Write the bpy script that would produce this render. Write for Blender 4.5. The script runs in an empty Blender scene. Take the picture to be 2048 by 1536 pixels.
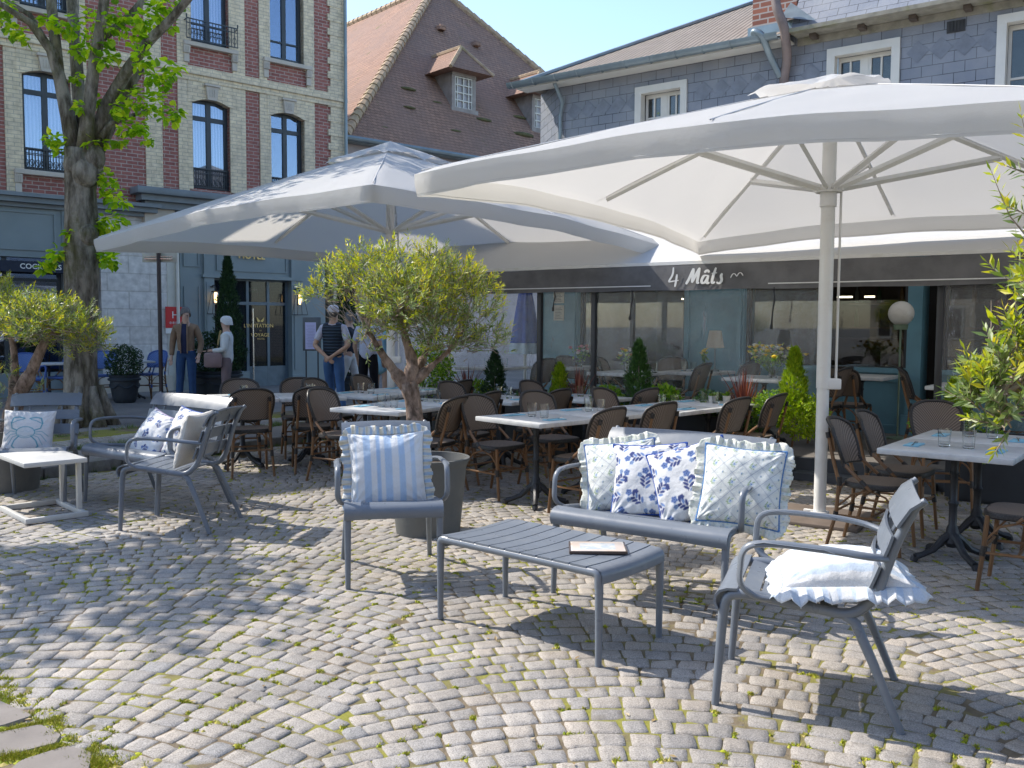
import bpy, bmesh, math, random
import numpy as np
from mathutils import Vector, Matrix, Euler
PI = math.pi
R = math.radians
SC = bpy.context.scene
COL = SC.collection
random.seed(7)
RNG = np.random.default_rng(11)

# ------------------------------------------------------------------ camera
FPX, HOR, ROLL, HC = 1830.0, 647.0, math.radians(0.33), 1.55
PITCH = math.atan((768 - HOR) / FPX)
_F = Vector((0, math.cos(PITCH), -math.sin(PITCH)))
_U0 = Vector((0, math.sin(PITCH), math.cos(PITCH)))
_R0 = Vector((1, 0, 0))
_R = _R0 * math.cos(ROLL) + _U0 * math.sin(ROLL)
_U = _U0 * math.cos(ROLL) - _R0 * math.sin(ROLL)
cam = bpy.data.cameras.new('camera')
camo = bpy.data.objects.new('camera', cam)
COL.objects.link(camo)
m = Matrix.Identity(4)
for i in range(3):
    m[i][0] = _R[i]; m[i][1] = _U[i]; m[i][2] = -_F[i]
m[2][3] = HC
camo.matrix_world = m
cam.sensor_width = 36
cam.lens = 36 * FPX / 2048
cam.clip_end = 500
cam.dof.use_dof = False
SC.camera = camo
SC.render.resolution_x = 1024; SC.render.resolution_y = 768

# ------------------------------------------------------------------ light
SUN_EL, SUN_PHI = R(46), R(25)            # shadows fall towards +x, a little towards the camera
SUN_DIR = Vector((-math.cos(SUN_PHI) * math.cos(SUN_EL), math.sin(SUN_PHI) * math.cos(SUN_EL), math.sin(SUN_EL)))
sl = bpy.data.lights.new('sun', 'SUN'); sl.energy = 3.0; sl.angle = R(0.5); sl.color = (1, .935, .84)
so = bpy.data.objects.new('sun', sl); COL.objects.link(so)
so.rotation_euler = SUN_DIR.to_track_quat('Z', 'Y').to_euler()
W = bpy.data.worlds.new('World'); SC.world = W; W.use_nodes = True
nt = W.node_tree
bg = nt.nodes['Background']
sky = nt.nodes.new('ShaderNodeTexSky'); sky.sky_type = 'NISHITA'; sky.sun_disc = False
sky.sun_elevation = SUN_EL
sky.sun_rotation = math.atan2(SUN_DIR.x, SUN_DIR.y)
sky.air_density = 1.0; sky.dust_density = .7; sky.ozone_density = 2.0
nt.links.new(sky.outputs[0], bg.inputs[0]); bg.inputs[1].default_value = 0.15
SC.view_settings.view_transform = 'Standard'; SC.view_settings.look = 'None'
SC.view_settings.exposure = 1.12; SC.view_settings.gamma = 1
SC.cycles.max_bounces = 8
SC.cycles.transparent_max_bounces = 12

# ------------------------------------------------------------------ helpers
def ray(px, py):
    return _F + _R * ((px - 1024) / FPX) - _U * ((py - 768) / FPX)
def at_z(px, py, z=0.0):
    d = ray(px, py); k = (z - HC) / d.z
    return Vector((d.x * k, d.y * k, z))
def at_y(px, py, Y):
    d = ray(px, py); k = Y / d.y
    return Vector((d.x * k, Y, HC + d.z * k))

def tag(o, label=None, cat=None, group=None, kind=None):
    if label: o['label'] = label
    if cat: o['category'] = cat
    if group: o['group'] = group
    if kind: o['kind'] = kind
    return o
def thing(name, label, cat, loc=(0, 0, 0), rz=0.0, group=None):
    o = bpy.data.objects.new(name, None); COL.objects.link(o)
    o.location = loc; o.rotation_euler = (0, 0, rz); o.empty_display_size = .1
    return tag(o, label, cat, group)
def copy_tree(o, parent=None):
    c = o.copy(); COL.objects.link(c)
    if parent is not None: c.parent = parent
    for ch in list(o.children): copy_tree(ch, c)
    return c

class MB:
    """collects geometry, builds one mesh object"""
    def __init__(s): s.v = []; s.f = []; s.mi = []; s.n = 0; s.m = 0; s.uv = None
    def add(s, verts, faces, mi=None):
        verts = np.asarray(verts, float).reshape(-1, 3)
        s.v.append(verts); b = s.n
        s.f += [tuple(int(i) + b for i in f) for f in faces]
        s.mi += [s.m if mi is None else mi] * len(faces)
        s.n += len(verts); return s
    def box(s, c, size, rz=0.0, rx=0.0, ry=0.0, bev=0.0, mi=None):
        hx, hy, hz = [q / 2 for q in size]
        M = (Matrix.Rotation(rz, 3, 'Z') @ Matrix.Rotation(ry, 3, 'Y') @ Matrix.Rotation(rx, 3, 'X'))
        if bev <= 0:
            P = [(x, y, z) for x in (-hx, hx) for y in (-hy, hy) for z in (-hz, hz)]
            F = [(0, 1, 3, 2), (4, 6, 7, 5), (0, 4, 5, 1), (2, 3, 7, 6), (0, 2, 6, 4), (1, 5, 7, 3)]
        else:
            b = min(bev, hx * .95, hy * .95, hz * .95)
            bm = bmesh.new(); bmesh.ops.create_cube(bm, size=1)
            for q in bm.verts: q.co = Vector((q.co.x * 2 * hx, q.co.y * 2 * hy, q.co.z * 2 * hz))
            bmesh.ops.bevel(bm, geom=bm.edges[:], offset=b, segments=2, affect='EDGES', profile=.5)
            P = [tuple(q.co) for q in bm.verts]; F = [[q.index for q in f.verts] for f in bm.faces]; bm.free()
        P = [M @ Vector(p) + Vector(c) for p in P]
        return s.add([tuple(p) for p in P], F, mi)
    def bb(s, x0, x1, y0, y1, z0, z1, mi=None, bev=0.0):
        return s.box(((x0 + x1) / 2, (y0 + y1) / 2, (z0 + z1) / 2), (abs(x1 - x0), abs(y1 - y0), abs(z1 - z0)), bev=bev, mi=mi)
    def tube(s, pts, r, n=8, cap=True, mi=None, flat=1.0, up=None):
        """swept tube; r a number or list; flat scales the section across 'up'"""
        P = [Vector(p) for p in pts]; k = len(P)
        rr = [r] * k if not hasattr(r, '__len__') else list(r)
        T = []
        for i in range(k):
            a = P[max(i - 1, 0)]; b = P[min(i + 1, k - 1)]
            t = (b - a); T.append(t.normalized() if t.length > 1e-9 else Vector((0, 0, 1)))
        ref = Vector(up) if up is not None else (Vector((0, 0, 1)) if abs(T[0].z) < .9 else Vector((1, 0, 0)))
        N = (ref - T[0] * ref.dot(T[0])).normalized()
        V = []
        for i in range(k):
            if i > 0:
                if up is not None:
                    q = ref - T[i] * ref.dot(T[i])
                    if q.length > .05: N = q.normalized()
                else:
                    N = (N - T[i] * N.dot(T[i])).normalized()
            B = T[i].cross(N)
            for j in range(n):
                a = 2 * PI * j / n
                V.append(P[i] + N * (math.cos(a) * rr[i] * flat) + B * (math.sin(a) * rr[i]))
        F = []
        for i in range(k - 1):
            for j in range(n):
                F.append((i * n + j, i * n + (j + 1) % n, (i + 1) * n + (j + 1) % n, (i + 1) * n + j))
        if cap: F.append(tuple(range(n - 1, -1, -1))); F.append(tuple((k - 1) * n + j for j in range(n)))
        return s.add([tuple(v) for v in V], F, mi)
    def lathe(s, prof, n=20, c=(0, 0, 0), mi=None):
        V = []; F = []
        for (r, z) in prof:
            for j in range(n):
                a = 2 * PI * j / n; V.append((c[0] + r * math.cos(a), c[1] + r * math.sin(a), c[2] + z))
        for i in range(len(prof) - 1):
            for j in range(n):
                F.append((i * n + j, i * n + (j + 1) % n, (i + 1) * n + (j + 1) % n, (i + 1) * n + j))
        return s.add(V, F, mi)
    def disc(s, c, r, n=20, mi=None):
        V = [(c[0] + r * math.cos(2 * PI * j / n), c[1] + r * math.sin(2 * PI * j / n), c[2]) for j in range(n)]
        return s.add(V, [tuple(range(n))], mi)
    def grid(s, A, mi=None, closeu=False, flip=False):
        """A: array (nu,nv,3)"""
        nu, nv, _ = A.shape; F = []
        for i in range(nu if closeu else nu - 1):
            i2 = (i + 1) % nu
            for j in range(nv - 1):
                q = (i * nv + j, i2 * nv + j, i2 * nv + j + 1, i * nv + j + 1)
                F.append(q[::-1] if flip else q)
        return s.add(A.reshape(-1, 3), F, mi)
    def prism(s, poly, y0, y1, mi=None):
        """poly of (x,z) extruded along y"""
        n = len(poly)
        V = [(x, y0, z) for x, z in poly] + [(x, y1, z) for x, z in poly]
        F = [tuple(range(n)), tuple(range(2 * n - 1, n - 1, -1))]
        for i in range(n):
            j = (i + 1) % n; F.append((i, i + n, j + n, j))
        return s.add(V, F, mi)
    def sphere(s, c, r, n=12, k=8, sc=(1, 1, 1), mi=None):
        A = np.zeros((n, k + 1, 3))
        for i in range(n):
            for j in range(k + 1):
                a = 2 * PI * i / n; b = PI * (j / k) - PI / 2
                A[i, j] = (c[0] + r * sc[0] * math.cos(a) * math.cos(b), c[1] + r * sc[1] * math.sin(a) * math.cos(b), c[2] + r * sc[2] * math.sin(b))
        return s.grid(A, mi, closeu=True)
    def build(s, name, mats, parent=None, smooth=True, loc=None, rot=None, ang=40):
        me = bpy.data.meshes.new(name)
        V = np.concatenate(s.v) if s.v else np.zeros((0, 3))
        me.from_pydata(V.tolist(), [], s.f)
        if not isinstance(mats, (list, tuple)): mats = [mats]
        for q in mats: me.materials.append(q)
        if len(mats) > 1: me.polygons.foreach_set('material_index', s.mi)
        if smooth:
            me.polygons.foreach_set('use_smooth', [True] * len(me.polygons))
            try: me.set_sharp_from_angle(angle=R(ang))
            except Exception: pass
        me.update()
        o = bpy.data.objects.new(name, me); COL.objects.link(o)
        if parent is not None: o.parent = parent
        if loc is not None: o.location = loc
        if rot is not None: o.rotation_euler = rot
        return o

def arc(c, r, a0, a1, n, plane='yz', x=0):
    out = []
    for i in range(n + 1):
        a = a0 + (a1 - a0) * i / n
        p, q = c[0] + r * math.cos(a), c[1] + r * math.sin(a)
        out.append((x, p, q) if plane == 'yz' else (p, x, q))
    return out
def smooth_path(pts, r=.05, n=5):
    """round the corners of a polyline"""
    P = [Vector(p) for p in pts]; out = [P[0]]
    for i in range(1, len(P) - 1):
        a, b, c = P[i - 1], P[i], P[i + 1]
        rr = min(r, (a - b).length * .48, (c - b).length * .48)
        p = b + (a - b).normalized() * rr; q = b + (c - b).normalized() * rr
        for k in range(n + 1):
            t = k / n
            out.append(p * (1 - t) ** 2 + b * 2 * t * (1 - t) + q * t * t)
    out.append(P[-1]); return out

# ------------------------------------------------------------------ materials
class NT:
    def __init__(s, name):
        s.m = bpy.data.materials.new(name); s.m.use_nodes = True
        s.t = s.m.node_tree; s.b = s.t.nodes['Principled BSDF']; s.out = s.t.nodes['Material Output']
    def n(s, typ, **k):
        q = s.t.nodes.new(typ)
        for a, b in k.items():
            if a.startswith('i_'):
                q.inputs[a[2:].replace('_', ' ')].default_value = b
            else: setattr(q, a, b)
        return q
    def l(s, a, b): s.t.links.new(a, b)
    def set(s, **k):
        names = dict(col='Base Color', rough='Roughness', metal='Metallic', spec='Specular IOR Level', trans='Transmission Weight', sheen='Sheen Weight', alpha='Alpha', emit='Emission Strength', ecol='Emission Color', coat='Coat Weight', sss='Subsurface Weight')
        for a, b in k.items():
            if a in ('col', 'ecol') and len(b) == 3: b = (*b, 1)
            s.b.inputs[names[a]].default_value = b
    def coord(s, kind='Object', scale=(1, 1, 1), rot=(0, 0, 0), loc=(0, 0, 0)):
        tc = s.n('ShaderNodeTexCoord'); mp = s.n('ShaderNodeMapping')
        mp.inputs['Scale'].default_value = scale; mp.inputs['Rotation'].default_value = rot; mp.inputs['Location'].default_value = loc
        s.l(tc.outputs[kind], mp.inputs[0]); return mp.outputs[0]
    def noise(s, vec, scale, detail=4, rough=.55):
        q = s.n('ShaderNodeTexNoise'); q.inputs['Scale'].default_value = scale; q.inputs['Detail'].default_value = detail; q.inputs['Roughness'].default_value = rough
        if vec is not None: s.l(vec, q.inputs['Vector'])
        return q.outputs['Fac']
    def ramp(s, fac, stops, interp='LINEAR'):
        q = s.n('ShaderNodeValToRGB'); q.color_ramp.interpolation = interp; e = q.color_ramp.elements
        while len(e) < len(stops): e.new(.5)
        for i, (p, c) in enumerate(stops):
            e[i].position = p; e[i].color = (*c, 1) if hasattr(c, '__len__') else (c, c, c, 1)
        s.l(fac, q.inputs[0]); return q.outputs[0]
    def mix(s, fac, a, b, typ='MIX'):
        q = s.n('ShaderNodeMix', data_type='RGBA', blend_type=typ)
        for sock, v in ((q.inputs[0], fac), (q.inputs[6], a), (q.inputs[7], b)):
            if isinstance(v, bpy.types.NodeSocket): s.l(v, sock)
            elif hasattr(v, '__len__'): sock.default_value = (*v, 1) if len(v) == 3 else v
            else: sock.default_value = v
        return q.outputs[2]
    def math(s, op, a, b=0.0, clamp=False):
        q = s.n('ShaderNodeMath', operation=op, use_clamp=clamp)
        for i, v in enumerate((a, b)):
            if isinstance(v, bpy.types.NodeSocket): s.l(v, q.inputs[i])
            else: q.inputs[i].default_value = v
        return q.outputs[0]
    def bump(s, h, strength=.3, dist=.01):
        q = s.n('ShaderNodeBump'); q.inputs['Strength'].default_value = strength; q.inputs['Distance'].default_value = dist
        s.l(h, q.inputs['Height']); s.l(q.outputs[0], s.b.inputs['Normal']); return q
    def base(s, sock): s.l(sock, s.b.inputs['Base Color'])

def mat(name, col, rough=.55, metal=0, var=.15, scale=6, detail=4, bump=.15, bscale=60, bdist=.004, spec=.5, dirt=None, dscale=1.5):
    t = NT(name); t.set(rough=rough, metal=metal, spec=spec)
    v = t.coord()
    n1 = t.noise(v, scale, detail)
    c = t.mix(t.ramp(n1, [(.3, 0.0), (.7, 1.0)]), tuple(q * (1 - var) for q in col), tuple(min(1, q * (1 + var)) for q in col))
    if dirt:
        n2 = t.noise(v, dscale, 6, .65)
        c = t.mix(t.ramp(n2, [(.52, 0.0), (.72, .8)]), c, dirt)
    t.base(c)
    if bump > 0: t.bump(t.noise(v, bscale, 3), bump, bdist)
    rr = t.ramp(t.noise(v, scale * 2.3, 3), [(.3, max(0, rough - .08)), (.7, min(1, rough + .08))])
    t.l(rr, t.b.inputs['Roughness'])
    return t.m
def rnd_tint(t, colsock, amt=.15):
    """small per-object variation"""
    oi = t.n('ShaderNodeObjectInfo')
    return t.mix(t.math('MULTIPLY', oi.outputs['Random'], amt), colsock, (0, 0, 0))
# ------------------------------------------------------------------ ground
KN = np.array([-.835, .55]); KD = np.array([.55, .835]); KV = 8.74       # kerb line: KN.p = KV
RAISE = 0.10
_s1 = at_z(-60, 1346); _s2 = at_z(215, 1543)
def right_of_slabs(x, y, off=0.0):
    dx, dy = _s2.x - _s1.x, _s2.y - _s1.y; L = math.hypot(dx, dy)
    return (dx * (y - _s1.y) - dy * (x - _s1.x)) / L > off

t = NT('granite_setts'); t.set(rough=.72, spec=.35)
v = t.coord()
geo = t.n('ShaderNodeNewGeometry')
isl = geo.outputs['Random Per Island']
c = t.ramp(isl, [(0, (.285, .265, .245)), (.3, (.325, .30, .272)), (.6, (.352, .318, .28)), (.85, (.378, .332, .282)), (1, (.30, .288, .275))])
sp = t.ramp(t.noise(v, 190, 3, .7), [(.36, .6), (.5, 1.0), (.66, 1.4)])
c = t.mix(1.0, c, sp, 'MULTIPLY')
st = t.ramp(t.noise(v, 2.2, 5, .6), [(.35, .82), (.65, 1.08)])
c = t.mix(1.0, c, st, 'MULTIPLY')
c = t.mix(1.0, c, t.ramp(t.noise(v, .55, 4, .6), [(.35, .86), (.65, 1.06)]), 'MULTIPLY')
c = t.mix(t.ramp(t.noise(t.coord(), 38, 5, .7), [(.55, 0), (.72, .45)]), c, (.14, .125, .105))
sepz = t.n('ShaderNodeSeparateXYZ'); t.l(v, sepz.inputs[0])
low = t.math('MULTIPLY', t.ramp(t.math('MULTIPLY_ADD', sepz.outputs[2], 1.0), [(0, 1), (1, 0)]), 1)
edge = t.n('ShaderNodeMapRange'); t.l(sepz.outputs[2], edge.inputs[0])
edge.inputs[1].default_value = -.008; edge.inputs[2].default_value = -.003
c = t.mix(edge.outputs[0], (.135, .112, .075), c)
t.base(c)
hh = t.math('ADD', t.noise(v, 85, 4, .65), t.math('MULTIPLY', t.noise(v, 26, 3), .45))
t.bump(hh, .55, .006)
M_SETT = t.m

t = NT('joint_earth'); t.set(rough=.95, spec=.1); v = t.coord()
c = t.mix(t.ramp(t.noise(v, 9, 5), [(.35, 0), (.65, 1)]), (.13, .105, .07), (.22, .175, .12))
moss = t.ramp(t.noise(v, 1.6, 6, .65), [(.46, 0), (.58, .85)])
c = t.mix(moss, c, t.mix(t.noise(v, 60, 3), (.17, .18, .03), (.33, .31, .06)))
t.base(c); t.bump(t.noise(v, 120, 4), .6, .01)
M_JOINT = t.m

def make_setts(cells, name, z0=0.0, parent=None):
    """cells: array (n,5) cx,cy,half_a,half_b,angle -> one mesh of rounded stones"""
    cells = np.asarray(cells); n = len(cells)
    g = np.array([-1, -.91, -.42, .42, .91, 1.0]); k = len(g)
    Pp, Qq = np.meshgrid(g, g, indexing='ij'); Pp = Pp.ravel(); Qq = Qq.ravel()
    kk = .12
    X = Pp * np.sqrt(1 - kk * Qq ** 2); Y = Qq * np.sqrt(1 - kk * Pp ** 2)
    X = X / math.sqrt(1 - kk * .3); Y = Y / math.sqrt(1 - kk * .3)
    ringv = np.maximum(abs(Pp), abs(Qq))
    zb = np.where(ringv > .95, -.0085, np.where(ringv > .7, -.0012, 0.0))
    J = RNG.uniform(-.13, .13, (n, 4, 2))
    wts = np.stack([(1 - Pp) * (1 - Qq), (1 + Pp) * (1 - Qq), (1 + Pp) * (1 + Qq), (1 - Pp) * (1 + Qq)], 1) / 4
    off = np.einsum('vk,nkc->nvc', wts, J)
    lx = (X[None] + off[:, :, 0] + RNG.uniform(-.035, .035, (n, k * k))) * cells[:, 2:3]
    ly = (Y[None] + off[:, :, 1] + RNG.uniform(-.035, .035, (n, k * k))) * cells[:, 3:4]
    ca, sa = np.cos(cells[:, 4:5]), np.sin(cells[:, 4:5])
    gx = cells[:, 0:1] + lx * ca - ly * sa; gy = cells[:, 1:2] + lx * sa + ly * ca
    tilt = RNG.normal(0, .014, (n, 2))
    gz = z0 + zb[None] + RNG.normal(0, .0014, (n, 1)) + RNG.normal(0, .0016, (n, k * k)) * (ringv < .95) + tilt[:, :1] * lx + tilt[:, 1:] * ly
    V = np.stack([gx, gy, gz], 2).reshape(-1, 3)
    q = []
    for i in range(k - 1):
        for j in range(k - 1):
            q.append((i * k + j, (i + 1) * k + j, (i + 1) * k + j + 1, i * k + j + 1))
    q = np.array(q); F = (q[None] + (np.arange(n) * k * k)[:, None, None]).reshape(-1, 4)
    me = bpy.data.meshes.new(name)
    me.vertices.add(len(V)); me.vertices.foreach_set('co', V.ravel())
    me.loops.add(F.size); me.loops.foreach_set('vertex_index', F.ravel().astype(np.int32))
    me.polygons.add(len(F)); me.polygons.foreach_set('loop_start', np.arange(0, F.size, 4, dtype=np.int32))
    me.polygons.foreach_set('use_smooth', np.ones(len(F), bool))
    me.update(calc_edges=True); me.materials.append(M_SETT)
    o = bpy.data.objects.new(name, me); COL.objects.link(o); tag(o, kind='structure')
    if parent: o.parent = parent
    return o

cells = []
WC, SAG, ROW = 2.5, .42, .112
ANG = R(-4)
caA, saA = math.cos(ANG), math.sin(ANG)
for col in range(-5, 6):
    rnd = random.Random(col + 50)
    for row in range(-10, 190):
        y0 = row * ROW
        # march along the arc
        x = -WC / 2 + rnd.uniform(0, .04)
        while x < WC / 2 - .03:
            sl_ = -SAG * 8 * x / WC ** 2
            L = rnd.uniform(.090, .145)
            dx = L / math.sqrt(1 + sl_ ** 2)
            if x + dx > WC / 2 + .03: dx = WC / 2 + .02 - x; L = dx * math.sqrt(1 + sl_ ** 2)
            if L > .028:
                xm = x + dx / 2; sm = -SAG * 8 * xm / WC ** 2
                lx = xm + col * WC + .35; ly = y0 - SAG * (2 * xm / WC) ** 2 + rnd.uniform(-.005, .005)
                gx = lx * caA - ly * saA; gy = lx * saA + ly * caA
                h = ROW / math.sqrt(1 + sm ** 2)
                if 2.2 < gy < 14.6 and abs(gx) < gy * .56 + 1.6 and KN[0] * gx + KN[1] * gy < KV - .06 \
                        and right_of_slabs(gx, gy, -.02) and .6 * gx + .8 * gy < 9.45:
                    cells.append((gx, gy, L / 2 * .955, h / 2 * .945, math.atan(sm) + ANG + rnd.uniform(-.05, .05)))
            x += dx
make_setts(cells, 'cobblestone_paving')
SETTS = cells

b = MB(); b.add([(-12, -2, -.0055), (14, -2, -.0055), (14, 17, -.0055), (-12, 17, -.0055)], [(0, 1, 2, 3)])
tag(b.build('joint_bed', M_JOINT, smooth=False), kind='structure')
b = MB(); b.add([(-400, -400, -.03), (400, -400, -.03), (400, 400, -.03), (-400, 400, -.03)], [(0, 1, 2, 3)])
tag(b.build('ground', mat('far_ground', (.2, .19, .175), .9, var=.2, scale=.6, bump=.4, bscale=40, bdist=.01), smooth=False), kind='structure')

# raised pavement beyond the kerb
t = NT('pavement_asphalt'); t.set(rough=.85, spec=.25); v = t.coord()
c = t.mix(t.ramp(t.noise(v, .7, 6, .6), [(.35, 0), (.65, 1)]), (.16, .15, .145), (.235, .215, .195))
c = t.mix(1.0, c, t.ramp(t.noise(v, 150, 3, .7), [(.3, .6), (.7, 1.4)]), 'MULTIPLY')
t.base(c); t.bump(t.noise(v, 110, 4), .5, .006)
M_ASPH = t.m
def kpt(s, n, z=RAISE):          # s along the kerb, n metres behind it
    p = KN * (KV + n) + KD * s
    return (float(p[0]), float(p[1]), z)
b = MB(); b.add([kpt(-30, .16), kpt(60, .16), kpt(60, 250), kpt(-30, 250)], [(0, 1, 2, 3)])
tag(b.build('pavement', M_ASPH, smooth=False), kind='structure')
M_KERB = mat('kerb_granite', (.17, .16, .15), .8, var=.25, scale=14, bump=.5, bscale=70, bdist=.006, dirt=(.06, .07, .03), dscale=3)
b = MB(); s = -8.0
while s < 14:
    L = random.uniform(.8, 1.1); p = kpt(s + L / 2, .075)
    b.box((p[0], p[1], .03 + random.uniform(-.004, .004)), (L - .012, .155, .16), rz=math.atan2(KD[1], KD[0]), bev=.015); s += L
tag(b.build('kerb', M_KERB), kind='structure')
# two rows of setts and a darker ragged earth strip behind the kerb
cc = []
for r_ in range(5):
    s = -6
    while s < 12:
        L = random.uniform(.12, .19); p = kpt(s + L / 2, 1.15 + r_ * .14)
        cc.append((p[0], p[1], L / 2 * .93, .062, math.atan2(KD[1], KD[0]) + random.uniform(-.04, .04))); s += L
make_setts(cc, 'kerb_side_setts', RAISE + .012)
b = MB(); b.add([kpt(-8, 1.05, RAISE + .004), kpt(14, 1.05, RAISE + .004), kpt(14, 2.5, RAISE + .004), kpt(-8, 2.5, RAISE + .004)], [(0, 1, 2, 3)])
tag(b.build('earth_strip', M_JOINT, smooth=False), kind='structure')

# sandstone slabs in the near left corner
M_SLAB = mat('slab_stone', (.20, .175, .155), .8, var=.14, scale=5, bump=.35, bscale=90, bdist=.003, dirt=(.2, .17, .14), dscale=2)
SL = [[(-90, 1380), (0, 1404), (68, 1434), (0, 1456), (-90, 1440)],
      [(-70, 1488), (0, 1467), (82, 1451), (124, 1472), (112, 1489), (36, 1508), (-60, 1530)],
      [(38, 1524), (135, 1493), (185, 1506), (181, 1532), (160, 1600), (-40, 1600)],
      [(-260, 1400), (-110, 1385), (-110, 1445), (-260, 1480)]]
b = MB()
for poly in SL:
    P = [at_z(x, y) for x, y in poly]; c0 = sum(P, Vector()) / len(P)
    # round the outline a little
    Q = []
    for i in range(len(P)):
        a, q, e = P[i - 1], P[i], P[(i + 1) % len(P)]
        for tt in (.0, .35, .65, 1.0):
            A_ = q + (a - q) * .12; B_ = q + (e - q) * .12
            Q.append(A_ * (1 - tt) ** 2 + q * 2 * tt * (1 - tt) + B_ * tt * tt)
    n = len(Q); V = []
    for sc, z in ((1.0, -.03), (1.0, .0), (.975, .007)):
        V += [tuple(c0 + (q - c0) * sc + Vector((0, 0, z))) for q in Q]
    F = []
    for k in (0, 1):
        for i in range(n): F.append((k * n + i, k * n + (i + 1) % n, (k + 1) * n + (i + 1) % n, (k + 1) * n + i))
    F.append(tuple(2 * n + i for i in range(n)))
    if (Q[1] - Q[0]).cross(Q[2] - Q[1]).z < 0: F = [f[::-1] for f in F]
    b.add(V, F)
tag(b.build('stone_slabs', M_SLAB), kind='structure')

# moss and grass tufts
t = NT('moss_blade'); t.set(rough=.7, spec=.2)
geo = t.n('ShaderNodeNewGeometry')
t.base(t.ramp(geo.outputs['Random Per Island'], [(0, (.17, .22, .015)), (.5, (.34, .36, .02)), (.8, (.44, .40, .06)), (1, (.46, .36, .14))]))
M_MOSS = t.m
def tufts(name, spots, label, hmin, hmax, m=M_MOSS, bw=.0022, nb=14):
    V = []; F = []; k = 0
    for (x, y, z, r) in spots:
        for _ in range(int(nb * (.5 + r * 20))):
            a = random.uniform(0, 2 * PI); d = r * math.sqrt(random.random())
            px, py = x + d * math.cos(a), y + d * math.sin(a)
            h = random.uniform(hmin, hmax); a2 = random.uniform(0, PI); w = bw * random.uniform(.7, 1.6)
            lx, ly = random.gauss(0, h * .5), random.gauss(0, h * .5)
            V += [(px - w * math.cos(a2), py - w * math.sin(a2), z), (px + w * math.cos(a2), py + w * math.sin(a2), z), (px + lx, py + ly, z + h)]
            F.append((k, k + 1, k + 2)); k += 3
    if m is M_MOSS:
        for (x, y, z, r) in spots:
            for _ in range(2):
                cx_, cy_ = x + random.gauss(0, r * .6), y + random.gauss(0, r * .6); r2 = r * random.uniform(.5, .95); h = random.uniform(.006, .012); a0 = random.random() * 3
                V.append((cx_, cy_, z + h))
                for q in range(6): V.append((cx_ + r2 * random.uniform(.7, 1.2) * math.cos(a0 + q * PI / 3), cy_ + r2 * random.uniform(.7, 1.2) * math.sin(a0 + q * PI / 3), z))
                for q in range(6): F.append((k, k + 1 + q, k + 1 + (q + 1) % 6))
                k += 7
    b = MB(); b.add(V, F); o = b.build(name, m, smooth=False)
    return tag(o, label, 'moss', kind='stuff')
from mathutils import noise as mnoise
spots = []
rr = random.Random(3)
for (cx, cy, a, h, an) in SETTS:
    if cy > 10: continue
    nv = mnoise.noise(Vector((cx * .9, cy * .9, 3.3))) + .5 * mnoise.noise(Vector((cx * 3, cy * 3, 1)))
    dens = max(0.0, min(.9, .30 + nv * .85)) * (1.0 if cy < 6.5 else .55)
    if rr.random() < dens:
        e = rr.choice([(a + .005, 0), (-a - .005, 0), (0, h + .005), (0, -h - .005), (a, h), (-a, h)])
        for k in range(rr.choice([1, 2, 3, 4])):
            j = (e[0] + (rr.uniform(-.9, .9) * a if e[0] == 0 else 0), e[1] + (rr.uniform(-.9, .9) * h if e[1] == 0 else 0))
            spots.append((cx + j[0] * math.cos(an) - j[1] * math.sin(an), cy + j[0] * math.sin(an) + j[1] * math.cos(an), -.005, rr.uniform(.005, .019)))
tufts('joint_moss', spots, 'yellow green moss growing in the joints between the cobbles', .007, .015, nb=26)
sp2 = []
for i in range(110):
    q = rr.random(); P_ = _s1.lerp(_s2, q)
    sp2.append((P_.x + rr.uniform(-.05, .12), P_.y + rr.uniform(-.04, .05), -.005, rr.uniform(.01, .03)))
for (x0, y0, x1, y1) in ((0, 1464, 125, 1440), (36, 1516, 130, 1492), (0, 1516, 40, 1512), (185, 1500, 200, 1536)):
    for i in range(60):
        q = rr.random(); P_ = at_z(x0 + (x1 - x0) * q, y0 + (y1 - y0) * q)
        sp2.append((P_.x + rr.uniform(-.02, .02), P_.y + rr.uniform(-.02, .02), -.005, rr.uniform(.01, .03)))
tufts('slab_moss', sp2, 'moss cushions between the large sandstone slabs in the near left corner', .008, .022, nb=26)
M_GRASS = mat('grass_blade', (.11, .17, .03), .7, var=.4, scale=8, bump=0)
sp3 = []
for i in range(900):
    s = rr.uniform(-4, 9); p = kpt(s, rr.choice([rr.uniform(.95, 1.15), rr.uniform(1.8, 2.5)]), RAISE)
    if mnoise.noise(Vector((p[0] * 1.3, p[1] * 1.3, 0))) > -.12: sp3.append((*p, rr.uniform(.03, .08)))
for i in range(120):
    p = kpt(rr.uniform(-4, 9), -.02, -.008); sp3.append((*p, rr.uniform(.01, .035)))
tag(tufts('grass', sp3, 'short grass growing along the kerb and round the foot of the big tree', .02, .07, M_GRASS, .004, 10), cat='grass')
# ------------------------------------------------------------------ furniture materials
M_GREY = mat('grey_powder_coat', (.15, .17, .20), .34, var=.05, scale=5, bump=.04, bscale=300, bdist=.0008, spec=.5, dirt=(.19, .205, .225), dscale=7)
M_WHITE = mat('white_powder_coat', (.56, .55, .52), .45, var=.04, scale=4, bump=.03, bscale=200, dirt=(.6, .58, .53), dscale=3)
def face(fx, fy): return math.atan2(-fx, fy)

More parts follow.
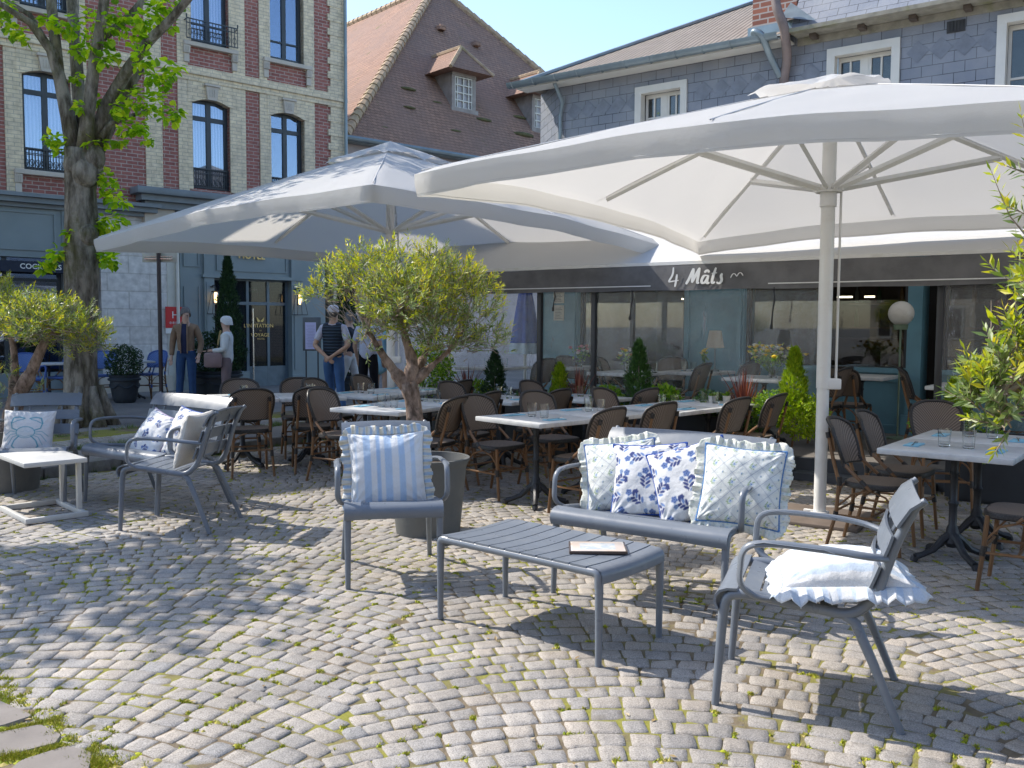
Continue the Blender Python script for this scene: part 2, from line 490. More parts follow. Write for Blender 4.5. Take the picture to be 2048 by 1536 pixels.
def lounge_frame(hw):
    """aluminium garden seat, half width hw, facing +Y; returns dict of MBs"""
    parts = []
    for s in (-1, 1):
        b = MB()
        x0 = s * (hw - .02)
        rail = smooth_path([(x0, .325, 0), (x0, .30, .40), (x0, .285, .462), (x0, .20, .475), (x0, .02, .452), (s * (hw - .035), -.19, .425),
                            (s * (hw - .045), -.27, .50), (s * (hw - .045), -.335, .72), (s * (hw - .04), -.40, .865), (s * (hw - .03), -.435, .895)], .07, 6)
        k = len(rail); rad = [.0155 + .0055 * min(1, max(0, rail[i].z / .4)) for i in range(k)]
        rad = [r * (1 if i < k * .75 else 1 - .35 * (i - k * .75) / (k * .25)) for i, r in enumerate(rad)]
        b.tube(rail, rad, 10)
        parts.append(('side_frame', b))
        b = MB(); b.tube([(s * (hw - .035), -.155, .428), (s * (hw - .034), -.20, .40), (s * (hw - .022), -.27, .25), (s * (hw - .005), -.375, 0)], [.020, .021, .019, .0155], 10)
        b.lathe([(0, 0), (.017, 0), (.017, .006), (0, .006)], 10, (s * (hw - .005), -.375, 0))
        parts.append(('rear_leg', b))
        b = MB(); xa = s * (hw + .035)
        arm = smooth_path([(x0, .10, .465), (s * (hw + .012), .165, .47), (xa, .235, .52), (xa, .225, .685), (xa, .10, .70), (xa, -.12, .69), (s * (hw + .02), -.24, .675), (s * (hw - .045), -.315, .66)], .06, 6)
        b.tube(arm, .0175, 10, flat=.75, up=(1, 0, 0) if False else None)
        # flat hand rest
        A = []
        for i in range(9):
            t = i / 8; y = .18 - .30 * t
            A.append([(xa - s * .02, y, .7045 - .012 * t - (.01 if i in (0, 8) else 0)), (xa, y, .7095 - .012 * t - (.01 if i in (0, 8) else 0)), (xa + s * .02, y, .7045 - .012 * t - (.01 if i in (0, 8) else 0))])
        b.grid(np.array(A), flip=(s < 0))
        parts.append(('armrest', b))
    return parts
def slat_sheet(hw, path, half_t=.006, bow=.0, nx=9):
    """sheet swept along path (list of (y,z)) across the width, with thickness"""
    P = [Vector((0, y, z)) for y, z in path]; k = len(P)
    Nn = []
    for i in range(k):
        t = (P[min(i + 1, k - 1)] - P[max(i - 1, 0)]).normalized(); Nn.append(Vector((0, -t.z, t.y)))
    b = MB()
    ring = []
    top = np.zeros((nx, k, 3)); bot = np.zeros((nx, k, 3))
    for i in range(nx):
        x = -hw + 2 * hw * i / (nx - 1); q = (x / hw) ** 2
        for j in range(k):
            o = Vector((x, 0, 0)) + P[j] + (Nn[j] * bow * (q - .35))
            top[i, j] = o + Nn[j] * half_t; bot[i, j] = o - Nn[j] * half_t
    b.grid(top); b.grid(bot, flip=True)
    for A0, A1 in ((top[:, 0], bot[:, 0]), (bot[:, -1], top[:, -1])):
        b.grid(np.stack([A0, A1], 1), flip=True)
    for A0, A1 in ((bot[0], top[0]), (top[-1], bot[-1])):
        b.grid(np.stack([A0, A1], 1), flip=True)
    return b
def lounge(name, label, cat, loc, rz, hw, group=None):
    t = thing(name, label, cat, loc, rz, group)
    for nm, b in lounge_frame(hw): b.build(nm, M_GREY, t)
    w = hw - .012
    # rolled front slat + five seat slats
    front = slat_sheet(hw, [(.318, .405), (.330, .43), (.328, .455), (.312, .475), (.285, .485), (.245, .487)], .005, -.006)
    front.build('seat_front', M_GREY, t, ang=60)
    b = MB(); ys = [.235, .16, .085, .01, -.065, -.14]
    for i in range(5):
        y0, y1 = ys[i] - .003, ys[i + 1] + .006
        f = lambda y: .484 - .052 * ((.24 - y) / .4) - .012 * math.sin(PI * (.24 - y) / .4)
        q = slat_sheet(w, [(y0, f(y0)), ((y0 + y1) / 2, f((y0 + y1) / 2) + .001), (y1, f(y1))], .005, .010)
        b.add(np.concatenate(q.v), q.f)
    b.build('seat', M_GREY, t, ang=50)
    sl_ = [((-.262, .55), (-.294, .635)), ((-.309, .676), (-.336, .757)), ((-.350, .795), (-.395, .868), (-.435, .898))]
    b = MB()
    for i, path in enumerate(sl_):
        p = [(y + .021, z) for y, z in path]
        if len(p) == 2: p = [p[0], ((p[0][0] + p[1][0]) / 2 - .001, (p[0][1] + p[1][1]) / 2), p[1]]
        q = slat_sheet(hw - .012 + (.012 if i == 2 else 0), p[::-1], .0055, -.016)
        b.add(np.concatenate(q.v), q.f)
    for x in ([-hw * .45, hw * .45] if hw < .4 else [-hw * .6, 0, hw * .6]):
        b.tube([(x, -.262, .54), (x, -.31, .70), (x, -.37, .84)], .008, 6)
    b.build('backrest', M_GREY, t, ang=50)
    return t
HWC = .29
lounge('garden_armchair', 'grey metal armchair facing the camera with a large blue striped ruffled cushion', 'armchair', (-.75, 5.62, 0), face(.2, -.98), HWC, 'grey metal lounge seats')
lounge('garden_armchair', 'grey metal armchair nearest the camera with a striped cushion lying flat on its seat', 'armchair', (1.237, 3.79, 0), face(-.938, .347), HWC, 'grey metal lounge seats')
lounge('garden_armchair', 'grey metal armchair turned left with its slatted back to the bistro chairs', 'armchair', (-2.55, 6.94, 0), face(-.994, .11), HWC, 'grey metal lounge seats')
lounge('garden_armchair', 'grey metal armchair holding the crab cushion behind the white side table', 'armchair', (-4.08, 7.82, 0), face(.25, -.97), HWC, 'grey metal lounge seats')
lounge('garden_bench', 'grey metal two seat bench with four cushions behind the coffee table', 'bench', (.85, 5.18, 0), face(-.56, -.83), .53, 'grey metal lounge seats')
lounge('garden_bench', 'grey metal two seat bench at the kerb with two blue floral cushions', 'bench', (-3.07, 7.79, 0), face(-.56, -.83), .53, 'grey metal lounge seats')

# coffee table
t = thing('coffee_table', 'low grey slatted metal coffee table with a menu lying on it', 'coffee table', (.184, 4.586, 0), R(-40.5))
HL, HW, HT = .525, .28, .45
for sx in (-1, 1):
    for sy in (-1, 1):
        b = MB(); b.tube([(sx * (HL - .02), sy * (HW - .02), 0), (sx * (HL - .02), sy * (HW - .02), .30), (sx * (HL - .022), sy * (HW - .02), .38)], [.0155, .019, .0205], 12)
        b.lathe([(0, 0), (.0165, 0), (.0165, .005), (0, .005)], 10, (sx * (HL - .02), sy * (HW - .02), 0))
        b.lathe([(.0204, .335), (.0212, .338), (.0204, .341)], 12, (sx * (HL - .02), sy * (HW - .02), 0))
        b.build('leg', M_GREY, t)
for sy in (-1, 1):
    b = MB(); pts = smooth_path([(-(HL - .022), sy * (HW - .02), .37), (-(HL - .022), sy * (HW - .02), HT - .022), (HL - .022, sy * (HW - .02), HT - .022), (HL - .022, sy * (HW - .02), .37)], .05, 7)
    b.tube(pts, .021, 12); b.build('rail', M_GREY, t)
for sx in (-1, 1):
    path = [(sx * (HL - .001), .385), (sx * (HL + .001), .415), (sx * (HL - .008), .437), (sx * (HL - .03), .449), (sx * (HL - .075), .452)]
    b = MB(); A = np.zeros((9, len(path), 3)); B2 = A.copy()
    for i in range(9):
        y = -HW + .012 + (2 * HW - .024) * i / 8; sag = -.010 * (1 - (y / HW) ** 2)
        for j, (x, z) in enumerate(path):
            A[i, j] = (x, y, z + sag); B2[i, j] = (x - sx * .008, y, z + sag - .007)
    b.grid(A, flip=sx > 0); b.grid(B2, flip=sx < 0)
    b.grid(np.stack([A[:, 0], B2[:, 0]], 1)); b.grid(np.stack([A[:, -1], B2[:, -1]], 1))
    b.build('end_panel', M_GREY, t, ang=60)
b = MB(); n = 9; w = (2 * (HL - .08)) / n
for k in range(n):
    x0 = -(HL - .08) + k * w + .004; x1 = x0 + w - .009
    T = np.zeros((2, 9, 3)); Bt = T.copy()
    for j in range(9):
        y = -HW + .005 + (2 * HW - .01) * j / 8; z = .453 - .010 * (1 - (y / HW) ** 2)
        T[0, j] = (x0, y, z); T[1, j] = (x1, y, z); Bt[0, j] = (x0, y, z - .011); Bt[1, j] = (x1, y, z - .011)
    b.grid(T); b.grid(Bt, flip=True)
    b.grid(np.stack([T[0], Bt[0]], 0), flip=False); b.grid(np.stack([T[1], Bt[1]], 0), flip=True)
    b.grid(np.stack([T[:, 0], Bt[:, 0]], 1), flip=True); b.grid(np.stack([T[:, -1], Bt[:, -1]], 1))
b.build('slatted_top', M_GREY, t, smooth=False)
# menu on the table
M_MENU = NT('menu_cover'); M_MENU.set(rough=.22, spec=.6); v = M_MENU.coord()
sx_ = M_MENU.n('ShaderNodeSeparateXYZ'); M_MENU.l(v, sx_.inputs[0])
dx_ = M_MENU.math('MAXIMUM', M_MENU.math('MULTIPLY', M_MENU.math('ABSOLUTE', sx_.outputs[0]), 1 / .098), M_MENU.math('MULTIPLY', M_MENU.math('ABSOLUTE', sx_.outputs[1]), 1 / .135))
cc_ = M_MENU.ramp(M_MENU.noise(v, 16, 5), [(.35, (.60, .42, .30)), (.5, (.66, .60, .52)), (.65, (.48, .52, .54))])
cc2 = M_MENU.mix(M_MENU.ramp(M_MENU.noise(v, 30, 4), [(.4, 0), (.6, 1)]), (.62, .60, .57), (.42, .47, .50))
c = M_MENU.mix(M_MENU.ramp(dx_, [(.62, 0), (.66, 1)]), cc2, (.60, .50, .42))
c = M_MENU.mix(M_MENU.ramp(dx_, [(.9, 0), (.93, 1)]), c, cc_)
M_MENU.base(M_MENU.mix(M_MENU.ramp(dx_, [(.965, 0), (.975, 1)]), c, (.07, .045, .035)))
b = MB(); b.box((0, 0, .007), (.205, .28, .014), bev=.003)
_e = at_z(1195, 1093, .46)
tag(b.build('menu_folder', M_MENU.m, loc=(_e.x, _e.y, .4475), rot=(R(.5), 0, R(-40.5 - 52))), 'brown edged menu folder with a pale marbled cover lying on the coffee table', 'menu')

# white C-shaped side table
t = thing('side_table', 'small off white metal side table in front of the crab cushion', 'side table', (-3.69, 6.87, 0), 0)
e1 = Vector((.72, .69, 0)).normalized(); e2 = Vector((-.69, .72, 0)).normalized()
M4 = math.atan2(e1.y, e1.x)
def q_(a, c, z=0): p = e1 * a + e2 * c; return (p.x, p.y, z)
b = MB(); b.box(q_(.23, .36, .452), (.46, .72, .036), rz=M4, bev=.004)
for k in range(1, 4): pass
b.build('table_top', M_WHITE, t)
b = MB()
for a, c, lx, ly in ((.23, .02, .46, .035), (.23, .70, .46, .035), (.0175, .36, .035, .645), (.4425, .36, .035, .645)):
    b.box(q_(a, c, .022), (lx, ly, .04), rz=M4, bev=.003)
b.build('base_frame', M_WHITE, t)
for c in (.16, .56):
    b = MB(); b.box(q_(.4425, c, .2375), (.034, .045, .391), rz=M4, bev=.003); b.build('post', M_WHITE, t)
b = MB(); b.box(q_(.23, .16, .424), (.38, .03, .02), rz=M4); b.box(q_(.23, .56, .424), (.38, .03, .02), rz=M4); b.build('support', M_WHITE, t)
# ------------------------------------------------------------------ cushions
t = NT('cushion_fabric'); t.set(rough=.95, spec=.04, sheen=.1)
a_ = t.n('ShaderNodeAttribute', attribute_name='dye'); v = t.coord()
wv = t.noise(v, 260, 2)
c = t.mix(1.0, a_.outputs['Color'], t.ramp(wv, [(.3, .76), (.7, .92)]), 'MULTIPLY')
t.base(c)
t.bump(t.math('ADD', t.math('MULTIPLY', t.noise(v, 14, 3), 1.6), t.math('MULTIPLY', wv, .25)), .5, .012)
M_FAB = t.m

def paint(me, colors):
    at = me.color_attributes.new('dye', 'FLOAT_COLOR', 'POINT')
    C4 = np.ones((len(colors), 4)); C4[:, :3] = colors; at.data.foreach_set('color', C4.ravel())
def lerpc(C, mask, col): return C * (1 - mask[:, None]) + np.array(col)[None] * mask[:, None]
def sstep(d, w=.02): return np.clip(.5 - d / w, 0, 1)

def p_stripes(base, cols):
    def f(u, v):
        C = np.tile(np.array(base, float), (len(u), 1))
        for x0, x1, cc in cols:
            C = lerpc(C, sstep(np.maximum(x0 - u, u - x1), .02), cc)
        return C
    return f
NAVY, MIDB, SKYB = (.06, .08, .22), (.17, .26, .50), (.36, .50, .72)
def sprig(C, u, v, x, y, s, ang, rnd):
    ca, sa = math.cos(ang), math.sin(ang)
    lu = ((u - x) * ca + (v - y) * sa) / s; lv = (-(u - x) * sa + (v - y) * ca) / s
    near = (abs(lu) < 1.3) & (abs(lv) < 1.4)
    idx = np.where(near)[0]; lu = lu[idx]; lv = lv[idx]; c = C[idx]
    stem = abs(lu - .18 * np.sin(lv * 2.5)) - .03; m_ = sstep(stem, .05) * (lv > -.95) * (lv < .5)
    c = lerpc(c, m_, NAVY)
    for k in range(7):           # leaves
        side = -1 if k % 2 else 1; yy = -.8 + k * .17; an = side * .95
        dx, dy = lu - side * .24, lv - yy
        a1 = dx * math.cos(an) + dy * math.sin(an) * 1.0; b1 = -dx * math.sin(an) + dy * math.cos(an)
        a1, b1 = (dx * math.cos(side * .7) + dy * math.sin(side * .7) * side * side), (-dx * math.sin(side * .7) + dy * math.cos(side * .7))
        c = lerpc(c, sstep((a1 / .30) ** 2 + (b1 / .12) ** 2 - 1, .6), NAVY if k % 4 else MIDB)
    for (fx, fy, fr, cc) in ((.0, .62, .34, MIDB), (-.50, .25, .24, SKYB), (.5, .12, .24, NAVY)):
        r = np.hypot(lu - fx, lv - fy); th = np.arctan2(lv - fy, lu - fx)
        edge = fr * (.72 + .28 * np.abs(np.cos(th * 2.5 + fx * 5)))
        c = lerpc(c, sstep(r - edge, .07), cc)
        c = lerpc(c, sstep(np.abs(r - edge * .62) - .025, .05), NAVY)
        c = lerpc(c, sstep(r - fr * .2, .05), NAVY)
    C[idx] = c; return C
def p_floral(seed, base=(.78, .775, .77), s=.29):
    def f(u, v):
        rnd = random.Random(seed); C = np.tile(np.array(base, float), (len(u), 1))
        for j in range(-2, 3):
            for i in range(-2, 3):
                x = (i + (.5 if j % 2 else 0)) * .68 + rnd.uniform(-.03, .03); y = j * .52 + rnd.uniform(-.03, .03)
                C = sprig(C, u, v, x, y, s, (0, .9, -.9, 1.7)[(i * 2 + j) % 4], rnd)
        return C
    return f
def p_trellis(base=(.77, .78, .73)):
    def f(u, v):
        C = np.tile(np.array(base, float), (len(u), 1)); P = .46
        for a, b in ((u + v, u - v),):
            for w in (a, b):
                d = np.abs((w / P + .5) % 1 - .5) * P / 1.414
                C = lerpc(C, sstep(d - .006, .016) * .75, (.16, .20, .32))
                d2 = np.abs(d - .035); C = lerpc(C, sstep(d2 - .004, .012) * .35, (.45, .5, .5))
        ia = np.floor((u + v) / P); ib = np.floor((u - v) / P)
        ca_ = (ia + .5) * P; cb_ = (ib + .5) * P; cx = (ca_ + cb_) / 2; cy = (ca_ - cb_) / 2
        lu, lv = u - cx, v - cy; big = ((ia + ib) % 2 == 0)
        r = np.hypot(lu, lv)
        fl = np.hypot(lu - .028, lv - .0); th = np.arctan2(lv, lu - .028)
        e = .052 * (.75 + .25 * np.cos(th * 5))
        C = lerpc(C, sstep(fl - e, .012) * big, (.22, .36, .58))
        C = lerpc(C, sstep(np.abs(fl - .026) - .006, .010) * big, (.62, .68, .72))
        C = lerpc(C, sstep(fl - .012, .010) * big, (.06, .10, .32))
        for (gx, gy, an) in ((-.035, .03, .9), (-.045, -.02, .3), (-.01, .065, 1.3), (.02, -.065, -.6), (-.03, -.055, -1.0), (.07, .05, .5)):
            dx, dy = lu - gx, lv - gy; a1 = dx * math.cos(an) + dy * math.sin(an); b1 = -dx * math.sin(an) + dy * math.cos(an)
            C = lerpc(C, sstep((a1 / .038) ** 2 + (b1 / .011) ** 2 - 1, .8) * big, (.25, .38, .16))
        C = lerpc(C, sstep(r - .024, .012) * (~big), (.20, .30, .50))
        C = lerpc(C, sstep(np.hypot(lu - .012, lv + .008) - .012, .01) * (~big), (.3, .42, .2))
        return C
    return f
def seg_d(u, v, pts):
    d = np.full(len(u), 9.0)
    for (x0, y0), (x1, y1) in zip(pts[:-1], pts[1:]):
        dx, dy = x1 - x0, y1 - y0; L = dx * dx + dy * dy + 1e-9
        tt = np.clip(((u - x0) * dx + (v - y0) * dy) / L, 0, 1); d = np.minimum(d, np.hypot(u - x0 - tt * dx, v - y0 - tt * dy))
    return d
def p_crab(u, v):
    C = np.tile(np.array((.74, .73, .73), float), (len(u), 1)); T = (.10, .36, .45)
    def ln(pts, w=.018, o=.9):
        nonlocal C; C = lerpc(C, sstep(seg_d(u, v, pts) - w * .5, .02) * o, T)
    e = (u / .36) ** 2 + ((v - .0) / .24) ** 2
    C = lerpc(C, sstep(np.abs(e - 1) * .16 - .012, .02), T); C = lerpc(C, (e < 1) * .12, T)
    ln([(-.3, .12), (-.1, .22), (.1, .22), (.3, .12)]); ln([(-.28, -.1), (0, -.2), (.28, -.1)], .014)
    ln([(-.22, .05), (-.1, .0), (-.02, .08)], .01, .6); ln([(.22, .05), (.1, .0), (.02, .08)], .01, .6)
    for s in (-1, 1):
        ln([(s * .33, .08), (s * .55, .18), (s * .60, .40)], .05); ln([(s * .60, .40), (s * .52, .62), (s * .30, .66), (s * .10, .60)], .06)
        ln([(s * .55, .40), (s * .36, .50), (s * .14, .56)], .035)
        for k, (a, b_, c_) in enumerate((((.34, .0), (.60, .06), (.86, -.12)), ((.33, -.06), (.58, -.08), (.80, -.34)), ((.30, -.12), (.50, -.2), (.66, -.5)))):
            ln([(s * a[0], a[1]), (s * b_[0], b_[1]), (s * c_[0], c_[1])], .026)
        ln([(s * .24, -.16), (s * .42, -.34), (s * .50, -.56), (s * .40, -.66)], .055)
        ln([(s * .2, .2), (s * .9, .36)], .006, .4); ln([(s * .3, .05), (s * .95, .1)], .006, .35)
    return C

def cushion(label, loc, rot, size, thick, fn, back=(.75, .74, .7), ruffle=None, rw=.05, piping=None, group=None, N=110, seed=0, sagc=0.0, tagc=False, droop=0.0):
    """pillow in its own XY plane, front to +Z; u along x, v along y"""
    rnd = np.random.default_rng(seed)
    t = thing('cushion', label, 'cushion', loc, 0, group)
    t.rotation_euler = rot
    g = np.linspace(-1, 1, N); U, V_ = np.meshgrid(g, g, indexing='ij')
    def outline(U, V_):
        pin = .07
        return U * (1 - pin * (1 - V_ ** 2) * abs(U) ** 3) * size / 2, V_ * (1 - pin * (1 - U ** 2) * abs(V_) ** 3) * size / 2
    X, Y = outline(U, V_)
    prof = np.clip((1 - U ** 2) * (1 - V_ ** 2), 0, 1) ** .42
    ph = rnd.uniform(0, 6, 8)
    wr = np.zeros_like(U)
    # tension wrinkles fanning from the corners and the seams
    for (cx, cy, k) in ((-1, -1, 0), (1, -1, 1), (1, 1, 2), (-1, 1, 3)):
        r = np.hypot(U - cx, V_ - cy); th = np.arctan2(V_ - cy, U - cx)
        wr += np.sin(th * 17 + ph[k] + r * 2) * np.exp(-r * 1.6) * .010 * np.clip(r * 3, 0, 1) * .35
    ed = 1 - np.maximum(abs(U), abs(V_))
    wr += (np.sin(U * 23 + ph[4] + 2 * np.sin(V_ * 3)) * np.exp(-(1 - abs(V_)) * 5) + np.sin(V_ * 21 + ph[5] + 2 * np.sin(U * 3)) * np.exp(-(1 - abs(U)) * 5)) * .0045 * np.clip(ed * 12, 0, 1)
    wr += .012 * np.sin(U * 3.1 + ph[6]) * np.sin(V_ * 2.7 + ph[7]) * prof
    Zt = thick * prof * .58 + wr - sagc * np.exp(-((U - .1) ** 2 + (V_ - 1) ** 2) * 6)
    Zb = -thick * prof * (.5 if not droop else .22)
    for nm, Z, flip in (('front', Zt, False), ('back', Zb, True)):
        b = MB(); A = np.stack([X, Y, Z], 2)
        if nm == 'back': A = A[::4, ::4] if False else A
        b.grid(A, flip=flip); 
        o = b.build('cushion_front' if nm == 'front' else 'cushion_back', M_FAB, t, ang=180)
        cols = fn(U.ravel(), V_.ravel()) if nm == 'front' else np.tile(np.array(back, float), (U.size, 1))
        paint(o.data, cols)
    # perimeter
    M_ = 560; s = np.linspace(0, 4, M_, endpoint=False)
    pu = np.where(s < 1, -1 + 2 * s, np.where(s < 2, 1, np.where(s < 3, 1 - 2 * (s - 2), -1)))
    pv = np.where(s < 1, -1, np.where(s < 2, -1 + 2 * (s - 1), np.where(s < 3, 1, 1 - 2 * (s - 3))))
    ox, oy = outline(pu, pv)
    if ruffle is not None:
        tx = np.roll(ox, -1) - np.roll(ox, 1); ty = np.roll(oy, -1) - np.roll(oy, 1); L = np.hypot(tx, ty) + 1e-9
        nx_, ny_ = ty / L, -tx / L
        k = np.exp(-((np.arange(-14, 15)) / 7.0) ** 2); k /= k.sum()
        nx_ = np.convolve(np.r_[nx_[-14:], nx_, nx_[:14]], k, 'valid'); ny_ = np.convolve(np.r_[ny_[-14:], ny_, ny_[:14]], k, 'valid')
        freq = rnd.uniform(0, 6); fw = s * 2 * PI * 9.0 + 3.0 * np.sin(s * 2.3 + 1) + 2.0 * np.sin(s * 7 + freq) + .9 * np.sin(s * 17)
        rows = 6; A = np.zeros((M_, rows, 3)); cl = np.zeros((M_, rows, 3))
        for j in range(rows):
            q = j / (rows - 1); w = rw * q * (1 + .14 * np.sin(fw * .5))
            A[:, j, 0] = ox + nx_ * w + ty / L * 0 + tx / L * .006 * np.sin(fw * 2) * q
            A[:, j, 1] = oy + ny_ * w + ty / L * .006 * np.sin(fw * 2) * q
            A[:, j, 2] = .014 * np.sin(fw) * (.6 + .5 * np.sin(s * 9.3 + freq)) * q ** .8 + .007 * np.sin(fw * .47 + 1) * q + .004 - droop * q ** 1.5
            cl[:, j] = ruffle(s, np.full(M_, q))
        b = MB(); b.grid(A, closeu=True); o = b.build('ruffle', M_FAB, t, ang=180); paint(o.data, cl.reshape(-1, 3))
        sol = o.modifiers.new('thickness', 'SOLIDIFY'); sol.thickness = .0015
    if piping is not None:
        b = MB(); pts = [(x, y, .004 + .001 * math.sin(i)) for i, (x, y) in enumerate(zip(ox[::2], oy[::2]))]; pts.append(pts[0])
        b.tube(pts, [.0055 + .0012 * (i % 2) for i in range(len(pts))], 6, cap=False); o = b.build('piping', M_FAB, t); paint(o.data, np.tile(np.array(piping, float), (len(o.data.vertices), 1)))
    if tagc:
        b = MB(); b.box((size * .38, -size * .40, thick * .16), (.028, .036, .002), rz=.5, rx=.2); o = b.build('care_tag', M_FAB, t); paint(o.data, np.tile(np.array(tagc, float), (len(o.data.vertices), 1)))
    return t
def up_rot(fx, fy, lean, roll=0.0):
    """cushion stands upright: its +Z looks along (fx,fy) and tips up by lean"""
    M_ = Matrix.Rotation(face(fx, fy) + PI, 4, 'Z') @ Matrix.Rotation(R(90) - lean, 4, 'X') @ Matrix.Rotation(roll, 4, 'Z')
    return M_.to_euler()
WHT, LBL, CRM = (.76, .77, .78), (.47, .60, .77), (.66, .62, .50)
def rf_stripe(s, q):
    k = (s * 11) % 1; C = np.tile(np.array((.72, .71, .66)), (len(s), 1)); C[(k > .42) & (k < .8)] = (.42, .55, .70); C[(k > .12) & (k < .3)] = (.66, .60, .46); return C
def rf_trellis(s, q):
    n = np.sin(s * 61) * np.sin(q * 9 + s * 23); C = np.tile(np.array((.74, .74, .66)), (len(s), 1)); C[n > .7] = (.56, .62, .50); C[n < -.8] = (.50, .56, .62); return C
def rf_white(s, q):
    k = (s * 9) % 1; C = np.tile(np.array((.74, .75, .76)), (len(s), 1)); C[k > .6] = (.60, .68, .78); return C
stripes = p_stripes(WHT, [(-.62, -.44, LBL), (-.29, -.19, (.42, .56, .76)), (-.08, .10, LBL), (.28, .44, LBL), (.60, .72, (.55, .66, .8)), (-.86, -.80, (.62, .7, .8))])
def on(px, py, y): p = at_y(px, py, y); return p
# armchair facing the camera
cushion('blue and white striped cushion with a broad ruffle on the armchair facing the camera', on(775, 940, 5.56), up_rot(.2, -.98, R(16), R(1.5)), .47, .17, stripes, ruffle=rf_stripe, rw=.052, seed=1, sagc=.03, tagc=(.35, .5, .7))
# bench, left to right
BF = (-.50, -.86)
cushion('trellis patterned ruffled cushion at the left end of the four on the bench', on(1243, 952, 5.42), up_rot(-.30, -.95, R(24), R(9)), .43, .17, p_trellis(), ruffle=rf_trellis, rw=.045, piping=(.12, .2, .42), group='patterned cushions on the bench', seed=2)
cushion('white cushion with upright blue floral sprigs and blue cord, second from left on bench', on(1298, 960, 5.28), up_rot(-.38, -.92, R(24), R(5)), .44, .14, p_floral(3), piping=(.05, .11, .40), group='patterned cushions on the bench', seed=3, tagc=(.6, .4, .45))
cushion('blue floral cushion tipped sideways between the cord edged one and the front trellis one', on(1385, 966, 5.10), up_rot(-.42, -.9, R(22), R(19)), .45, .18, p_floral(9), piping=(.05, .11, .40), group='patterned cushions on the bench', seed=4)
cushion('trellis patterned ruffled cushion at the right end of the bench, wholly in view', on(1483, 973, 4.85), up_rot(-.3, -.95, R(22), R(-4)), .43, .15, p_trellis(), ruffle=rf_trellis, rw=.05, piping=(.12, .25, .5), group='patterned cushions on the bench', seed=5)
# flat on the near armchair
cushion('pale striped ruffled cushion lying flat on the seat of the nearest armchair', (1.36, 3.72, .525), (R(-4), R(2), face(-.938, .347) + R(8)), .50, .20, p_stripes((.78, .785, .79), [(a, a + .13, (.58, .67, .78)) for a in (-.9, -.55, -.2, .15, .5, .8)]), ruffle=rf_white, rw=.06, seed=6, droop=.045)
# left group
cushion('white cushion with blue floral sprigs lying at the left of the kerbside bench', on(308, 873, 7.78), up_rot(-.6, -.8, R(30), R(-12)), .44, .15, p_floral(21, s=.22), piping=(.5, .42, .55), seed=7, group='floral cushions on the kerbside bench')
cushion('white cushion with navy floral sprigs and blue cord at the right of the kerbside bench', on(372, 868, 7.42), up_rot(-.6, -.8, R(24), R(-6)), .42, .15, p_floral(33, s=.22), piping=(.08, .14, .42), seed=8, group='floral cushions on the kerbside bench')
cushion('plain cream cushion against the back of the armchair turned left', (-2.42, 6.93, .66), up_rot(-.994, .11, R(17), 0), .42, .14, p_stripes((.68, .65, .60), []), back=(.62, .57, .50), seed=9)
cushion('white cushion printed with a teal crab on the armchair behind the side table', on(57, 868, 7.88), up_rot(.2, -.98, R(17), R(-2)), .42, .15, p_crab, seed=10)
# ------------------------------------------------------------------ dining furniture
t = NT('woven_cane'); t.set(rough=.6, spec=.3); v = t.coord()
sx_ = t.n('ShaderNodeSeparateXYZ'); t.l(v, sx_.inputs[0])
a = t.math('SINE', t.math('MULTIPLY', sx_.outputs[0], 2 * PI / .016))
bz = t.math('ADD', sx_.outputs[2], sx_.outputs[1])
b_ = t.math('SINE', t.math('MULTIPLY', bz, 2 * PI / .016))
w = t.math('MULTIPLY', a, b_)
c = t.mix(t.ramp(w, [(.42, 0), (.60, 1)]), (.065, .05, .042), (.27, .21, .165))
ww = t.math('MULTIPLY', t.math('ADD', w, 1), .5)
c = t.mix(t.ramp(ww, [(.30, 0), (.75, 1)]), (.08, .062, .05), (.30, .23, .18))
t.base(rnd_tint(t, c, .25)); t.bump(ww, .5, .003); M_CANE = t.m
t = NT('woven_binding'); t.set(rough=.45, spec=.4); v = t.coord()
c = t.ramp(t.noise(v, 120, 2), [(.4, (.018, .016, .016)), (.75, (.06, .052, .046))]); t.base(c); t.bump(t.noise(v, 160, 2), .4, .003); M_BIND = t.m
t = NT('bamboo_brown'); t.set(rough=.42, spec=.45); v = t.coord(scale=(1, 1, .35))
c = t.mix(t.noise(v, 26, 4), (.13, .062, .026), (.31, .165, .075)); t.base(rnd_tint(t, c, .3)); t.bump(t.noise(v, 60, 2), .15, .002); M_BAMB = t.m
M_IRON = mat('cast_iron', (.022, .024, .028), .5, var=.3, scale=20, bump=.3, bscale=60, bdist=.003)
t = NT('marble_top'); t.set(rough=.32, spec=.5); v = t.coord(scale=(1, 2.4, 1), rot=(0, 0, .6))
n1 = t.noise(v, 7, 8, .62)
c = t.ramp(n1, [(.30, (.42, .43, .43)), (.46, (.53, .53, .53)), (.6, (.60, .60, .58)), (.8, (.50, .51, .51))]); t.base(c); M_MARB = t.m

